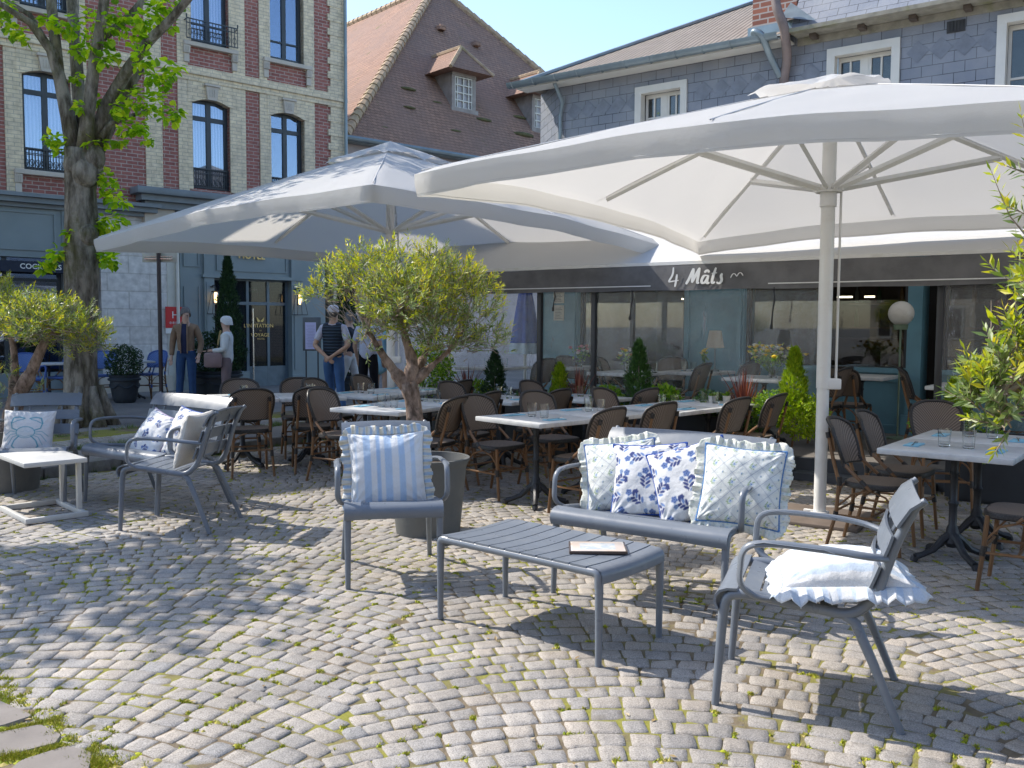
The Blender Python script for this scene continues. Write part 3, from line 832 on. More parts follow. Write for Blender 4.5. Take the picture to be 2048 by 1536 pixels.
def make_chair(cane=M_CANE, bind=M_BIND, wood=M_BAMB, wrapm=M_BIND):
    t = thing('bistro_chair', 'x', 'chair')
    # seat
    b = MB(); n = 28; V = []; F = []
    def se(r, z, k=.0):
        out = []
        for i in range(n):
            a = 2 * PI * i / n; ca, sa = math.cos(a), math.sin(a); e = 3.6
            q = (abs(ca) ** e + abs(sa) ** e) ** (-1 / e)
            x, y = q * ca * .215 * r, q * sa * .205 * r
            x *= (1 + .06 * y / .2)
            out.append((x, y, z))
        return out
    rings = [se(.0, .468), se(.5, .470), se(.84, .474), se(.93, .474)]
    for r_ in rings: V += r_
    for k in range(len(rings) - 1):
        for i in range(n): F.append((k * n + i, k * n + (i + 1) % n, (k + 1) * n + (i + 1) % n, (k + 1) * n + i))
    b.add(V, F); b.build('seat', cane, t)
    b = MB(); V = []; F = []; rings = [se(.93, .474), se(.985, .470), se(1.0, .458), se(1.0, .442), se(.96, .434), se(.0, .436)]
    for r_ in rings: V += r_
    for k in range(len(rings) - 1):
        for i in range(n): F.append((k * n + i, k * n + (i + 1) % n, (k + 1) * n + (i + 1) % n, (k + 1) * n + i))
    b.add(V, F); b.build('seat_border', bind, t)
    # backrest: curved panel with rounded top
    NU, NV = 15, 12; A = np.zeros((NU, NV, 3)); B2 = A.copy()
    def bp(u, q):      # u -1..1 , q 0..1 bottom to top
        hw = .182 + .034 * math.sin(min(1, q * 1.15) * PI / 2)
        top = 1 - .17 * abs(u) ** 3.2
        z = .575 + .315 * q * top
        x = hw * u * (1 - .10 * q ** 6)
        y = -.205 - .30 * (z - .47) - .10 * max(0, z - .72) + .062 * u * u
        return Vector((x, y, z))
    for i in range(NU):
        for j in range(NV):
            p = bp(-1 + 2 * i / (NU - 1), j / (NV - 1)); A[i, j] = p + Vector((0, .006, 0)); B2[i, j] = p - Vector((0, .006, 0))
    b = MB(); b.grid(A, flip=True); b.grid(B2); b.build('backrest', cane, t)
    b = MB(); path = [bp(-1, q / 8) for q in range(0, 8)] + [bp(-1 + 2 * i / 14, 1) for i in range(15)] + [bp(1, q / 8) for q in range(7, -1, -1)]
    b.tube(path, .0125, 8, flat=1.2); b.tube([bp(-1 + 2 * i / 8, 0) for i in range(9)], .008, 6)
    b.build('back_border', bind, t)
    for s in (-1, 1):
        b = MB(); b.tube([(s * .165, -.305, .80), (s * .170, -.262, .62), (s * .178, -.215, .46), (s * .190, -.225, .25), (s * .205, -.285, 0)], [.0125, .0135, .014, .014, .0125], 8)
        lg = b.build('rear_leg', wood, t)
        for p0, p1, rr_ in (((s * .165, -.308, .805), (s * .167, -.298, .765), .016), ((s * .178, -.213, .50), (s * .179, -.212, .44), .0175), ((s * .190, -.225, .26), (s * .192, -.235, .20), .0175)):
            b = MB(); b.tube([p0, p1], rr_, 8); b.build('binding', wrapm, lg)
        b = MB(); b.tube([(s * .185, .165, .45), (s * .190, .180, .25), (s * .197, .205, 0)], [.0145, .014, .0125], 8); lg = b.build('front_leg', wood, t)
        b = MB(); b.tube([(s * .189, .175, .27), (s * .191, .184, .21)], .0175, 8); b.build('binding', wrapm, lg)
        b = MB(); b.tube([(s * .184, -.19, .60), (s * .200, -.13, .55), (s * .212, -.02, .455), (s * .205, .01, .43)], .0125, 8); br = b.build('side_brace', wood, t)
        for p0, p1 in (((s * .183, -.195, .615), (s * .188, -.172, .575)), ((s * .206, -.06, .49), (s * .211, -.025, .458))):
            b = MB(); b.tube([p0, p1], .016, 8); b.build('binding', wrapm, br)
    b = MB(); zs = .235
    for s in (-1, 1): b.tube([(s * .190, -.225, zs), (s * .191, .18, zs - .005)], .009, 6)
    b.tube([(-.19, 0, zs), (.19, 0, zs)], .009, 6); b.tube([(-.19, -.225, zs + .03), (.19, -.225, zs + .03)], .009, 6); b.tube([(-.19, .18, zs + .02), (.19, .18, zs + .02)], .009, 6)
    for s in (-1, 1):
        for yy, nm in ((-.218, 0), (.178, 1)):
            b.tube(arc((s * .05, .30), .135, 0 if s > 0 else PI, PI / 2, 6, 'xz', yy), .007, 6)
        b.tube([(s * .186, .175, .30), (s * .189, .10, .39), (s * .189, 0, .425), (s * .185, -.12, .39), (s * .183, -.215, .30)], .007, 6)
    b.build('stretchers', wood, t)
    return t
CHAIR0 = make_chair(); _used = [False]
def put_chair(x, y, fx, fy, label, group='brown woven bistro chairs', z=0.0):
    o = CHAIR0 if not _used[0] else copy_tree(CHAIR0)
    _used[0] = True
    o.location = (x, y, z); o.rotation_euler = (0, 0, face(fx, fy))
    o['label'] = label; o['group'] = group; o['category'] = 'chair'
    return o

def make_table():
    t = thing('bistro_table', 'x', 'table')
    b = MB(); b.box((0, 0, .731), (.80, .695, .038), bev=.006); b.build('table_top', M_MARB, t, ang=30)
    b = MB(); b.lathe([(0, .71), (.06, .71), (.06, .69), (.028, .67), (.024, .60), (.032, .585), (.024, .57), (.024, .40), (.034, .385), (.026, .36), (.026, .24), (.036, .22), (.045, .16), (.055, .12), (.03, .09), (0, .09)], 14)
    for k in range(4): b.box((.09 * math.cos(k * PI / 2 + PI / 4), .09 * math.sin(k * PI / 2 + PI / 4), .705), (.2, .03, .012), rz=k * PI / 2 + PI / 4)
    b.build('column', M_IRON, t)
    for k in range(4):
        a = k * PI / 2 + PI / 4; b = MB()
        P = [(.02, .17), (.07, .135), (.13, .075), (.20, .045), (.255, .03)]
        b.tube([(r * math.cos(a), r * math.sin(a), z) for r, z in P], [.030, .026, .022, .020, .024], 8)
        b.tube([(.255 * math.cos(a), .255 * math.sin(a), .03), (.27 * math.cos(a), .27 * math.sin(a), 0)], [.026, .022], 8)
        b.build('foot', M_IRON, t)
    return t
TABLE0 = make_table(); _tu = [False]
def put_table(x, y, rz, label, z=0.0, group='marble topped bistro tables'):
    o = TABLE0 if not _tu[0] else copy_tree(TABLE0)
    _tu[0] = True
    o.location = (x, y, z); o.rotation_euler = (0, 0, rz); o['label'] = label; o['group'] = group; return o

t = NT('clear_glass'); t.set(rough=.03, trans=1.0, col=(.97, .985, .98)); t.b.inputs['IOR'].default_value = 1.42; M_GLASS = t.m
b = MB(); b.lathe([(0, .0), (.033, .0), (.035, .004), (.043, .12), (.041, .12), (.0335, .016), (0, .016)], 12)
GLASS_ME = b.build('drinking_glass', M_GLASS, smooth=True, ang=10).data
GL0 = bpy.data.objects['drinking_glass']; _gu = [False]
M_NAP = mat('napkin_blue', (.22, .46, .58), .9, var=.06, scale=10, bump=.2, bscale=200, bdist=.001)
b = MB(); b.box((0, 0, .002), (.20, .095, .004), bev=.001); b.box((.004, .002, .0055), (.19, .088, .003), bev=.001); NAP0 = b.build('napkin', M_NAP); _nu = [False]
M_STEEL = mat('stainless_steel', (.62, .62, .62), .22, metal=1, var=.05, bump=0)
b = MB(); b.tube([(-.10, 0, .002), (-.03, 0, .003), (.03, 0, .006), (.055, 0, .004)], [.006, .003, .003, .008], 6, flat=.3, up=(0, 0, 1))
for k in range(4): b.tube([(.055, -.009 + k * .006, .004), (.075, -.009 + k * .006, .002), (.10, -.009 + k * .006, .007)], .0016, 4)
FORK0 = b.build('fork', M_STEEL); _fu = [False]
def put(proto, used, loc, rz, label, cat, group, rx=0):
    o = proto if not used[0] else proto.copy()
    if used[0]: COL.objects.link(o)
    used[0] = True
    o.location = loc; o.rotation_euler = (rx, 0, rz); tag(o, label, cat, group); return o

UNITS = [  # centre, v direction, phrase, left chair, right chair
    ((.21, 7.79), (.74, .67), 'front table left of the cushioned bench', 1, 1),
    ((.74, 8.29), (.74, .67), 'table behind the bench, left half', 1, 1),
    ((1.50, 8.83), (.71, .704), 'table behind the middle of the bench', 1, 1),
    ((2.01, 9.33), (.71, .704), 'table by the red spiky plant', 0, 1),
    ((-1.19, 8.65), (.49, .87), 'table just left of the olive trunk', 1, 1),
    ((-.84, 9.27), (.49, .87), 'table just right of the olive trunk', 0, 1),
    ((-2.90, 9.80), (.93, .35), 'leftmost table by the kerb', 1, 1),
    ((-2.24, 10.05), (.93, .35), 'second table along the kerb', 1, 1),
    ((-1.66, 10.3), (.5, .866), 'far table under the left parasol', 1, 0),
    ((-1.22, 11.05), (.5, .866), 'farthest table under the left parasol', 1, 1),
    ((-.10, 9.78), (.62, .785), 'far table by the dark conifer', 1, 1),
    ((.80, 9.98), (.66, .75), 'far table by the lime conifer', 1, 1),
    ((2.92, 5.98), (.62, .785), 'near table at the right edge', 1, 0),
    ((3.36, 6.53), (.62, .785), 'second table at the right edge', 1, 1),
]
rj = random.Random(5)
for (cx, cy), (vx, vy), ph, lc, rc in UNITS:
    L = math.hypot(vx, vy); v = (vx / L, vy / L); u = (v[1], -v[0]); rz = math.atan2(u[1], u[0])
    put_table(cx, cy, rz, 'white marbled ' + ph.replace('table', 'bistro table', 1))
    for s, on_ in ((-1, lc), (1, rc)):
        if on_:
            k = .50 + rj.uniform(-.03, .05); dj = rj.uniform(-.04, .04)
            put_chair(cx + s * u[0] * k + v[0] * dj, cy + s * u[1] * k + v[1] * dj, -s * u[0] + rj.uniform(-.08, .08), -s * u[1] + rj.uniform(-.08, .08),
                      'brown woven chair, %s side of the %s' % ('left' if s < 0 else 'right', ph))
    for s in (-1, 1):
        sd = 'left' if s < 0 else 'right'
        put(GL0, _gu, (cx + s * u[0] * .075 + v[0] * .02, cy + s * u[1] * .075 + v[1] * .02, .7505), rj.uniform(0, 1), '%s of two ribbed glasses on the %s' % (sd, ph), 'glass', 'water glasses')
        nx_, ny_ = cx + s * u[0] * .25 - v[0] * .03, cy + s * u[1] * .25 - v[1] * .03; a = rz + PI / 2 + rj.uniform(-.1, .1)
        put(NAP0, _nu, (nx_, ny_, .7505), a, 'folded blue napkin, %s side of the %s' % (sd, ph), 'napkin', 'blue napkins')
        put(FORK0, _fu, (nx_, ny_, .758), a + rj.uniform(.0, .35), 'steel fork, %s side of the %s' % (sd, ph), 'fork', 'forks')
put_chair(3.02, 5.32, -.80, .6, 'brown woven chair nearest the right edge, its seat and curved front legs in view')
put_chair(3.66, 7.72, -.2, -1, 'brown woven chair behind the right edge tables, half hidden by the olive leaves')
# ------------------------------------------------------------------ parasols
def fabric(name, col, trans=.3, tcol=None):
    t = NT(name); v = t.coord()
    d = t.b; t.set(rough=.85, spec=.15)
    c = t.mix(t.noise(v, 1.1, 5), tuple(q * .93 for q in col), tuple(min(1, q * 1.03) for q in col)); t.base(c)
    t.bump(t.math('ADD', t.noise(v, 420, 2), t.math('MULTIPLY', t.noise(v, 5, 5, .6), 2.4)), .5, .012)
    tr = t.n('ShaderNodeBsdfTranslucent'); tr.inputs[0].default_value = (*(tcol or col), 1)
    mx = t.n('ShaderNodeMixShader'); mx.inputs[0].default_value = trans
    t.l(d.outputs[0], mx.inputs[1]); t.l(tr.outputs[0], mx.inputs[2]); t.l(mx.outputs[0], t.out.inputs[0])
    return t.m
M_CANOPY = fabric('canopy_fabric', (.67, .665, .65), .36, (.78, .75, .70))
M_SEAM = mat('seam_thread', (.58, .57, .55), .9, var=.1, bump=0)
M_UWHITE = mat('parasol_white_metal', (.72, .71, .68), .4, var=.04, scale=3, bump=.02, dirt=(.62, .6, .55), dscale=5)
def parasol(loc, rz, a, b_, hc, label, mid=.08, apex=3.50, run=2.62, seed=0, crank=.10, drop=.15, cz=(0, 0, 0, 0)):
    t = thing('parasol', label, 'parasol', loc, rz, 'cream parasols')
    rd = np.random.default_rng(seed); ph = rd.uniform(0, 6, 12)
    n = 28; per = []
    for k, (x0, y0, x1, y1) in enumerate(((-1, -1, 1, -1), (1, -1, 1, 1), (1, 1, -1, 1), (-1, 1, -1, -1))):
        for i in range(n): per.append((x0 + (x1 - x0) * i / n, y0 + (y1 - y0) * i / n, i / n, k))
    NP = len(per)
    zc = hc + drop
    def zat(p, r):
        x, y, tt, k = p
        ze = zc + mid * (1 - (2 * tt - 1) ** 2) + (cz[0] * (1 - x) * (1 - y) + cz[1] * (1 - x) * (1 + y) + cz[2] * (1 + x) * (1 - y) + cz[3] * (1 + x) * (1 + y)) / 4
        sag = abs(math.sin(tt * 2 * PI))              # zero on the ribs (corner, middle)
        z = apex - (apex - ze) * r ** 1.04 - .040 * sag * math.sin(PI * min(1, r * 1.0)) * r
        return z
    rs = [.17, .25, .35, .45, .55, .65, .75, .84, .91, .96, .985, 1.0]
    A = np.zeros((NP, len(rs), 3)); VL = np.zeros((NP, 5, 3))
    for i, p in enumerate(per):
        x, y, tt, k = p; sag = abs(math.sin(tt * 2 * PI))
        for j, r in enumerate(rs):
            z = zat(p, r) + .005 * math.sin(i * .9 + j * 1.3 + ph[k]) * (r > .3)
            z -= .012 * max(0, (r - .93) / .07) ** 2
            A[i, j] = (x * r * a / 2 * (1 if r < .6 else 1 - .022 * sag * (r - .6) / .4), y * r * b_ / 2 * (1 if r < .6 else 1 - .022 * sag * (r - .6) / .4), z)
        base = A[i, -1].copy(); cf_ = min(1, 4 * min(tt, 1 - tt) + .15)
        out = np.array((x, y, 0.)); out /= np.abs(out).max()
        w = .005 * math.sin(i * 1.7 + ph[k + 4]) + .003 * math.sin(i * 3.9 + ph[k])
        for j, (o_, dz) in enumerate(((.0, .0), (-.001, .035), (-.004 + w * .5, .07), (-.012 + w, .105), (-.022 + w * 1.5, drop))):
            q = base + out * (o_ * cf_ if o_ > 0 else o_) * np.array((1, 1, 0)); q[2] = base[2] - dz; VL[i, j] = q
    b = MB(); b.grid(A, closeu=True); cn = b.build('canopy', M_CANOPY, t, ang=180)
    b = MB(); b.grid(VL, closeu=True); b.build('valance', M_CANOPY, cn, ang=180)
    V2 = VL[:, 4] + np.array((0, 0, .018)); 
    for (ofs, zz) in ((1.0, 0),):
        b = MB(); P_ = [tuple(VL[i % NP, 4] * np.array((1.0008, 1.0008, 1)) + np.array((0, 0, .016))) for i in range(NP + 1)]
        b.tube(P_, .0022, 4, cap=False); b.build('hem_seam', M_SEAM, cn)
    for (x, y) in ((-1, -1), (0, -1), (1, -1), (1, 0), (1, 1), (0, 1), (-1, 1), (-1, 0)):
        p_ = (x, y, 0 if x and y else .5, 0); b = MB(); b.tube([(x * r * a / 2, y * r * b_ / 2, zat(p_, r) + .003) for r in rs[:-1]], .0045, 4, cap=False); b.build('panel_seam', M_SEAM, cn)
    # vent cap
    rs2 = [0, .06, .12, .18, .225]; A = np.zeros((NP, len(rs2), 3))
    for i, p in enumerate(per):
        x, y, tt, k = p; sag = abs(math.sin(tt * 2 * PI))
        for j, r in enumerate(rs2):
            z = apex + .085 - (apex - zc) * r * 1.10 + (sag * .045 * (j / 4) ** 2) + .012 * math.sin(ph[k] + j * 2 + i * .7) * (j > 1)
            A[i, j] = (x * r * a / 2, y * r * b_ / 2, z)
    b = MB(); b.grid(A, closeu=True); b.build('vent_cap', M_CANOPY, t, ang=180)
    rib_ends = [(-1, -1), (0, -1), (1, -1), (1, 0), (1, 1), (0, 1), (-1, 1), (-1, 0)]
    for (x, y) in rib_ends:
        tt = 0 if x and y else .5
        p = (x, y, tt, 0)
        f = lambda r: Vector((x * r * a / 2, y * r * b_ / 2, zat(p, r) - .030))
        b = MB(); b.tube([f(.03), f(.3), f(.6), f(.93)], .016, 4, flat=1.6, up=(0, 0, 1)); rib = b.build('rib', M_UWHITE, t, ang=20)
        b = MB(); d = Vector((x * a, y * b_, 0)).normalized(); e = f(.50) - Vector((0, 0, .02))
        b.tube([Vector((d.x * .06, d.y * .06, run)), e], .017, 4, flat=1.7, up=(0, 0, 1)); b.box(tuple(e + Vector((0, 0, .005))), (.03, .03, .06)); b.build('strut', M_UWHITE, rib, ang=20)
    b = MB(); b.lathe([(0, 1.05), (.054, 1.05), (.054, apex - .06), (0, apex - .06)], 20); b.lathe([(.048, 0), (.048, 1.06)], 20); b.build('pole', M_UWHITE, t)
    b = MB(); b.lathe([(.056, run - .14), (.064, run - .14), (.064, run - .03), (.10, run - .03), (.10, run - .015), (.075, run - .012), (.075, run + .03), (.056, run + .03)], 20)
    for (x, y) in rib_ends:
        d = Vector((x * a, y * b_, 0)).normalized(); b.box((d.x * .09, d.y * .09, run + .005), (.05, .02, .05), rz=math.atan2(d.y, d.x))
    b.build('runner', M_UWHITE, t)
    cx, cy = math.cos(-rz) * crank, math.sin(-rz) * crank
    b = MB(); b.tube([(cx, cy, run), (cx, cy, 1.08)], .010, 8); b.build('crank_rod', M_UWHITE, t)
    b = MB(); b.box((cx / 2, cy / 2, 1.085), (.16, .10, .085), rz=-rz, bev=.01); b.build('collar', M_UWHITE, t)
    b = MB(); b.lathe([(.05, .02), (.075, .02), (.075, .06), (.05, .06)], 18); b.build('foot_ring', M_UWHITE, t)
    b = MB(); b.box((0, 0, .01), (.75, .75, .035), bev=.008); b.build('base_plate', mat('parasol_base', (.13, .10, .08), .7, bump=.3), t)
    b = MB(); b.box((-.085, -.02, .055), (.07, .03, .03), bev=.005); b.build('clamp', M_UWHITE, t)
    return t
parasol((2.479, 7.275, 0), -.5877, 4.22, 5.05, 2.41, 'large cream parasol on the right with a thick white pole and crank rod', apex=3.42, seed=1, mid=.11, cz=(.02, -.06, 0, 0))
parasol((-1.54, 11.6, 0), .848, 5.05, 5.35, 2.42, 'cream parasol on the left, dappled by the shadow of the big tree', apex=3.73, run=2.70, seed=4, mid=.08, cz=(.17, 0, -.07, -.02))
# ------------------------------------------------------------------ slate hung cafe building
S_O = Vector((.709, 14.468, 0)); S_RZ = math.atan2(-.6, .8)
def S2W(x, y, z=0): return Vector((S_O.x + .8 * x + .6 * y, S_O.y - .6 * x + .8 * y, z))
house = thing('slate_house', 'blue grey slate hung house above the cafe awning, with white framed windows', 'house', S_O, S_RZ)
t = NT('slate_shingles'); t.set(rough=.45, spec=.5); v = t.coord()
sp = t.n('ShaderNodeSeparateXYZ'); t.l(v, sp.inputs[0]); cb = t.n('ShaderNodeCombineXYZ'); t.l(sp.outputs[0], cb.inputs[0])
t.l(t.math('ADD', sp.outputs[2], t.math('MULTIPLY', sp.outputs[1], .35)), cb.inputs[1])
br = t.n('ShaderNodeTexBrick'); t.l(cb.outputs[0], br.inputs['Vector']); br.offset = .5
br.inputs['Scale'].default_value = 1; br.inputs['Brick Width'].default_value = .24; br.inputs['Row Height'].default_value = .13
br.inputs['Mortar Size'].default_value = .004; br.inputs['Color1'].default_value = (.175, .192, .225, 1); br.inputs['Color2'].default_value = (.215, .23, .262, 1); br.inputs['Mortar'].default_value = (.02, .024, .03, 1)
c = t.mix(t.ramp(t.noise(v, 2.0, 5), [(.4, 0), (.7, .6)]), br.outputs[0], (.30, .305, .31)); t.base(c)
fr = t.math('FRACT', t.math('DIVIDE', t.math('ADD', sp.outputs[2], t.math('MULTIPLY', sp.outputs[1], .35)), .13))
hgt = t.math('ADD', t.math('MULTIPLY', t.math('SUBTRACT', 1.0, fr), 1.0), t.math('MULTIPLY', t.noise(v, 30, 3), .35))
t.bump(hgt, .7, .02); M_SLATE = t.m
M_SLWIN = mat('white_window_paint', (.60, .585, .53), .5, var=.04, bump=.05)
t = NT('window_pane'); t.set(rough=.02, spec=.9, col=(.02, .026, .032))
_tr = t.n('ShaderNodeBsdfTransparent'); _tr.inputs[0].default_value = (.62, .66, .66, 1); _mx = t.n('ShaderNodeMixShader'); _gl = t.n('ShaderNodeBsdfGlossy'); _gl.inputs['Roughness'].default_value = .02; _fr = t.n('ShaderNodeFresnel'); _fr.inputs[0].default_value = 1.7; t.l(_fr.outputs[0], _mx.inputs[0]); t.l(_tr.outputs[0], _mx.inputs[1]); t.l(_gl.outputs[0], _mx.inputs[2]); t.l(_mx.outputs[0], t.out.inputs[0]); M_PANE = t.m
M_ZINC = mat('zinc', (.22, .27, .29), .4, metal=.5, var=.15, scale=4, bump=.05)
M_PIPE = mat('brown_pipe', (.20, .155, .14), .6, var=.2, bump=.1)
M_ROOFB = NT('fibre_roof'); M_ROOFB.set(rough=.85); v = M_ROOFB.coord()
wv = M_ROOFB.n('ShaderNodeTexWave'); wv.wave_type = 'BANDS'; wv.bands_direction = 'X'; wv.inputs['Scale'].default_value = 3.5; wv.inputs['Distortion'].default_value = .3; M_ROOFB.l(v, wv.inputs[0])
c = M_ROOFB.mix(M_ROOFB.noise(v, 5, 6), (.13, .105, .085), (.27, .235, .20)); M_ROOFB.base(c); M_ROOFB.bump(M_ROOFB.math('ADD', wv.outputs[1], M_ROOFB.noise(v, 20, 4)), .6, .03); M_ROOFB = M_ROOFB.m
# facade with window openings
WINS = [(1.38, 2.15, 4.05, 5.0), (4.17, 5.0, 4.0, 5.07), (6.12, 7.1, 3.9, 5.12)]
b = MB()
def wall_with(b, x0, x1, z0, z1, wins, y0=0.0, y1=.30, mi=None):
    xs = sorted(set([x0, x1] + [q for w in wins for q in w[:2] if x0 < q < x1]))
    for xa, xb in zip(xs[:-1], xs[1:]):
        ww = [w for w in wins if w[0] <= xa + 1e-6 and w[1] >= xb - 1e-6]
        if not ww: b.bb(xa, xb, y0, y1, z0, z1, mi)
        else:
            z = z0
            for w in sorted(ww, key=lambda q: q[2]):
                if w[2] > z: b.bb(xa, xb, y0, y1, z, w[2], mi)
                z = w[3]
            if z1 > z: b.bb(xa, xb, y0, y1, z, z1, mi)
wall_with(b, 0, 11, 3.0, 5.35, WINS)
b.add([(0, 0, 3.0), (0, 0, 5.25), (-.6, .35, 5.25), (-.6, .35, 3.0), (-.3, 2.5, 3.0), (-.3, 2.5, 5.25)], [(0, 1, 2, 3), (3, 2, 5, 4)])
b.build('slate_wall', M_SLATE, house, smooth=False)
M_PSL = mat('pale_slate', (.165, .182, .215), .5, var=.2)
for x0, x1, zb in ((.15, 1.3, 4.80), (2.3, 3.4, 4.80), (3.8, 4.1, 4.8), (5.1, 6.0, 4.86)):
    x = x0; b = MB()
    while x < x1 - .1:
        b.add([(x, -.006, zb), (x + .13, -.006, zb - .13), (x + .26, -.006, zb), (x + .13, -.012, zb + .13)], [(0, 1, 2, 3)]); x += .26
    b.build('diamond_slates', M_PSL, house, smooth=False)
for (x0, x1, z0, z1) in WINS:
    wf = MB()
    for q in ((x0 - .03, x0 + .07, z0, z1), (x1 - .07, x1 + .03, z0, z1)): wf.bb(q[0], q[1], -.03, .10, q[2], q[3])
    wf.bb(x0 - .03, x1 + .03, -.032, .102, z1 - .10, z1 + .0)
    xm = (x0 + x1) / 2
    wf.bb(xm - .035, xm + .035, .12, .17, z0, z1 - .10)
    for a_, c_ in ((x0 + .07, xm - .035), (xm + .035, x1 - .07)):
        wf.bb(a_, a_ + .035, .125, .165, z0, z1 - .1); wf.bb(c_ - .035, c_, .125, .165, z0, z1 - .1); wf.bb(a_, c_, .124, .166, z1 - .155, z1 - .1)
        wf.bb((a_ + c_) / 2 - .012, (a_ + c_) / 2 + .012, .13, .16, z0, z1 - .15); wf.bb(a_, c_, .131, .159, z0 + .5, z0 + .525)
    f = wf.build('window', M_SLWIN, house, smooth=False)
    g = MB(); g.bb(x0, x1, .148, .152, z0, z1 - .05); g.build('pane', M_PANE, f, smooth=False)
    g = MB(); g.bb(x0, x1, .35, .36, z0, z1); g.build('net_curtain', mat('net_curtain', (.55, .57, .6), .9), f, smooth=False)
# right part: steep slate roof above a mossy eave
b = MB(); A = [(3.75, -.28, 5.33), (12, -.28, 5.33), (12, 1.5, 8.2), (3.75, 1.5, 8.2)]
b.add(A, [(0, 1, 2, 3)]); b.add([(3.75, -.28, 5.33), (3.75, 1.5, 8.2), (3.75, 1.5, 5.33)], [(0, 1, 2)]); b.build('steep_slate_roof', M_SLATE, house, smooth=False)
b = MB(); b.bb(3.75, 12, -.34, -.0, 5.275, 5.325); b.bb(3.75, 12, -.02, .01, 5.18, 5.27); b.build('eave', mat('mossy_eave', (.25, .235, .19), .9, var=.25, scale=8, dirt=(.16, .17, .05), dscale=3), house, smooth=False)
M_OLDW = mat('old_wood', (.09, .07, .055), .9)
for k in range(6):
    b = MB(); b.bb(3.95 + k * .6, 4.03 + k * .6, -.16, -.02, 5.22, 5.27); b.build('rafter_end', M_OLDW, house, smooth=False)
# left hipped roof
b = MB(); tn = math.tan(R(28)); X0, Y0, Z0 = -.62, -.30, 5.27
t_ = 2.9
b.add([(X0, Y0, Z0), (4.2, Y0, Z0), (4.2, Y0 + t_, Z0 + t_ * tn), (X0 + t_, Y0 + t_, Z0 + t_ * tn), (X0, Y0 + 6, Z0)], [(0, 1, 2, 3), (0, 3, 4)])
b.build('hipped_roof', M_ROOFB, house, smooth=False)
b = MB(); b.tube([(X0, Y0, Z0 + .02), (X0 + t_, Y0 + t_, Z0 + t_ * tn + .02), (X0 + t_ + .4, Y0 + t_, Z0 + t_ * tn + .02)], .035, 6); b.build('hip_ridge', M_ZINC, house)
b = MB(); A = np.zeros((2, 9, 3))
for i, x in enumerate((X0 - .1, 3.62)):
    for j in range(9):
        a = PI + PI * j / 8; A[i, j] = (x, Y0 - .05 + .075 * math.cos(a), Z0 + .02 + .075 * math.sin(a))
b.grid(A); b.grid(A + np.array((0, 0, .004)), flip=True)
for k in range(11): b.tube([(X0 + k * .4, Y0 - .05 + .08 * math.cos(PI + PI * j / 8), Z0 + .02 + .08 * math.sin(PI + PI * j / 8)) for j in range(9)], .009, 4)
b.build('gutter', M_ZINC, house)
b = MB(); b.bb(X0, 3.7, Y0 + .02, .0, Z0 - .06, Z0 - .035); b.build('soffit', M_SLWIN, house, smooth=False)
b = MB(); b.tube([(X0 + .7, -.25, Z0 - .06), (.10, -.06, 4.95), (.06, -.06, 4.75), (.06, -.06, 3.0)], .03, 8); b.build('downpipe', M_ZINC, house)
b = MB(); b.tube(smooth_path([(3.58, -.4, 5.75), (3.62, -.42, 5.55), (3.70, -.36, 5.35), (3.66, -.12, 5.0), (3.60, -.07, 4.8), (3.58, -.07, 3.2)], .12), .06, 10); b.build('downpipe', M_PIPE, house)
b = MB(); b.tube(smooth_path([(3.32, -.36, 5.26), (3.30, -.42, 5.36), (3.42, -.42, 5.30), (3.46, -.2, 5.05), (3.56, -.09, 4.8)], .1), .045, 10); b.build('downpipe', M_ZINC, house)
# chimney
t = NT('chimney_brick'); t.set(rough=.9); v = t.coord(); sp = t.n('ShaderNodeSeparateXYZ'); t.l(v, sp.inputs[0]); cb = t.n('ShaderNodeCombineXYZ'); t.l(t.math('ADD', sp.outputs[0], sp.outputs[1]), cb.inputs[0]); t.l(sp.outputs[2], cb.inputs[1])
br = t.n('ShaderNodeTexBrick'); t.l(cb.outputs[0], br.inputs['Vector']); br.inputs['Scale'].default_value = 1; br.inputs['Brick Width'].default_value = .23; br.inputs['Row Height'].default_value = .075; br.inputs['Mortar Size'].default_value = .01
br.inputs['Color1'].default_value = (.35, .13, .08, 1); br.inputs['Color2'].default_value = (.22, .085, .06, 1); br.inputs['Mortar'].default_value = (.42, .36, .32, 1)
t.base(br.outputs[0]); t.bump(br.outputs[1], -.5, .01); M_CHIM = t.m
b = MB(); b.bb(3.12, 3.72, .0, .9, 5.45, 7.6); b.build('chimney', M_CHIM, house, smooth=False)
b = MB(); b.bb(3.08, 3.76, -.06, .0, 5.38, 5.52); b.add([(3.62, -.30, 5.50), (4.1, -.34, 5.36), (3.66, -.05, 5.75), (3.6, -.02, 5.52)], [(0, 1, 2), (0, 2, 3)]); b.build('lead_flashing', M_ZINC, house, smooth=False)
b = MB(); b.bb(5.55, 5.75, -.02, .01, 5.02, 5.15)
for k in range(5): b.bb(5.57 + k * .036, 5.585 + k * .036, -.03, -.02, 5.03, 5.14)
b.build('air_vent', mat('vent_dark', (.03, .03, .03), .6), house, smooth=False)
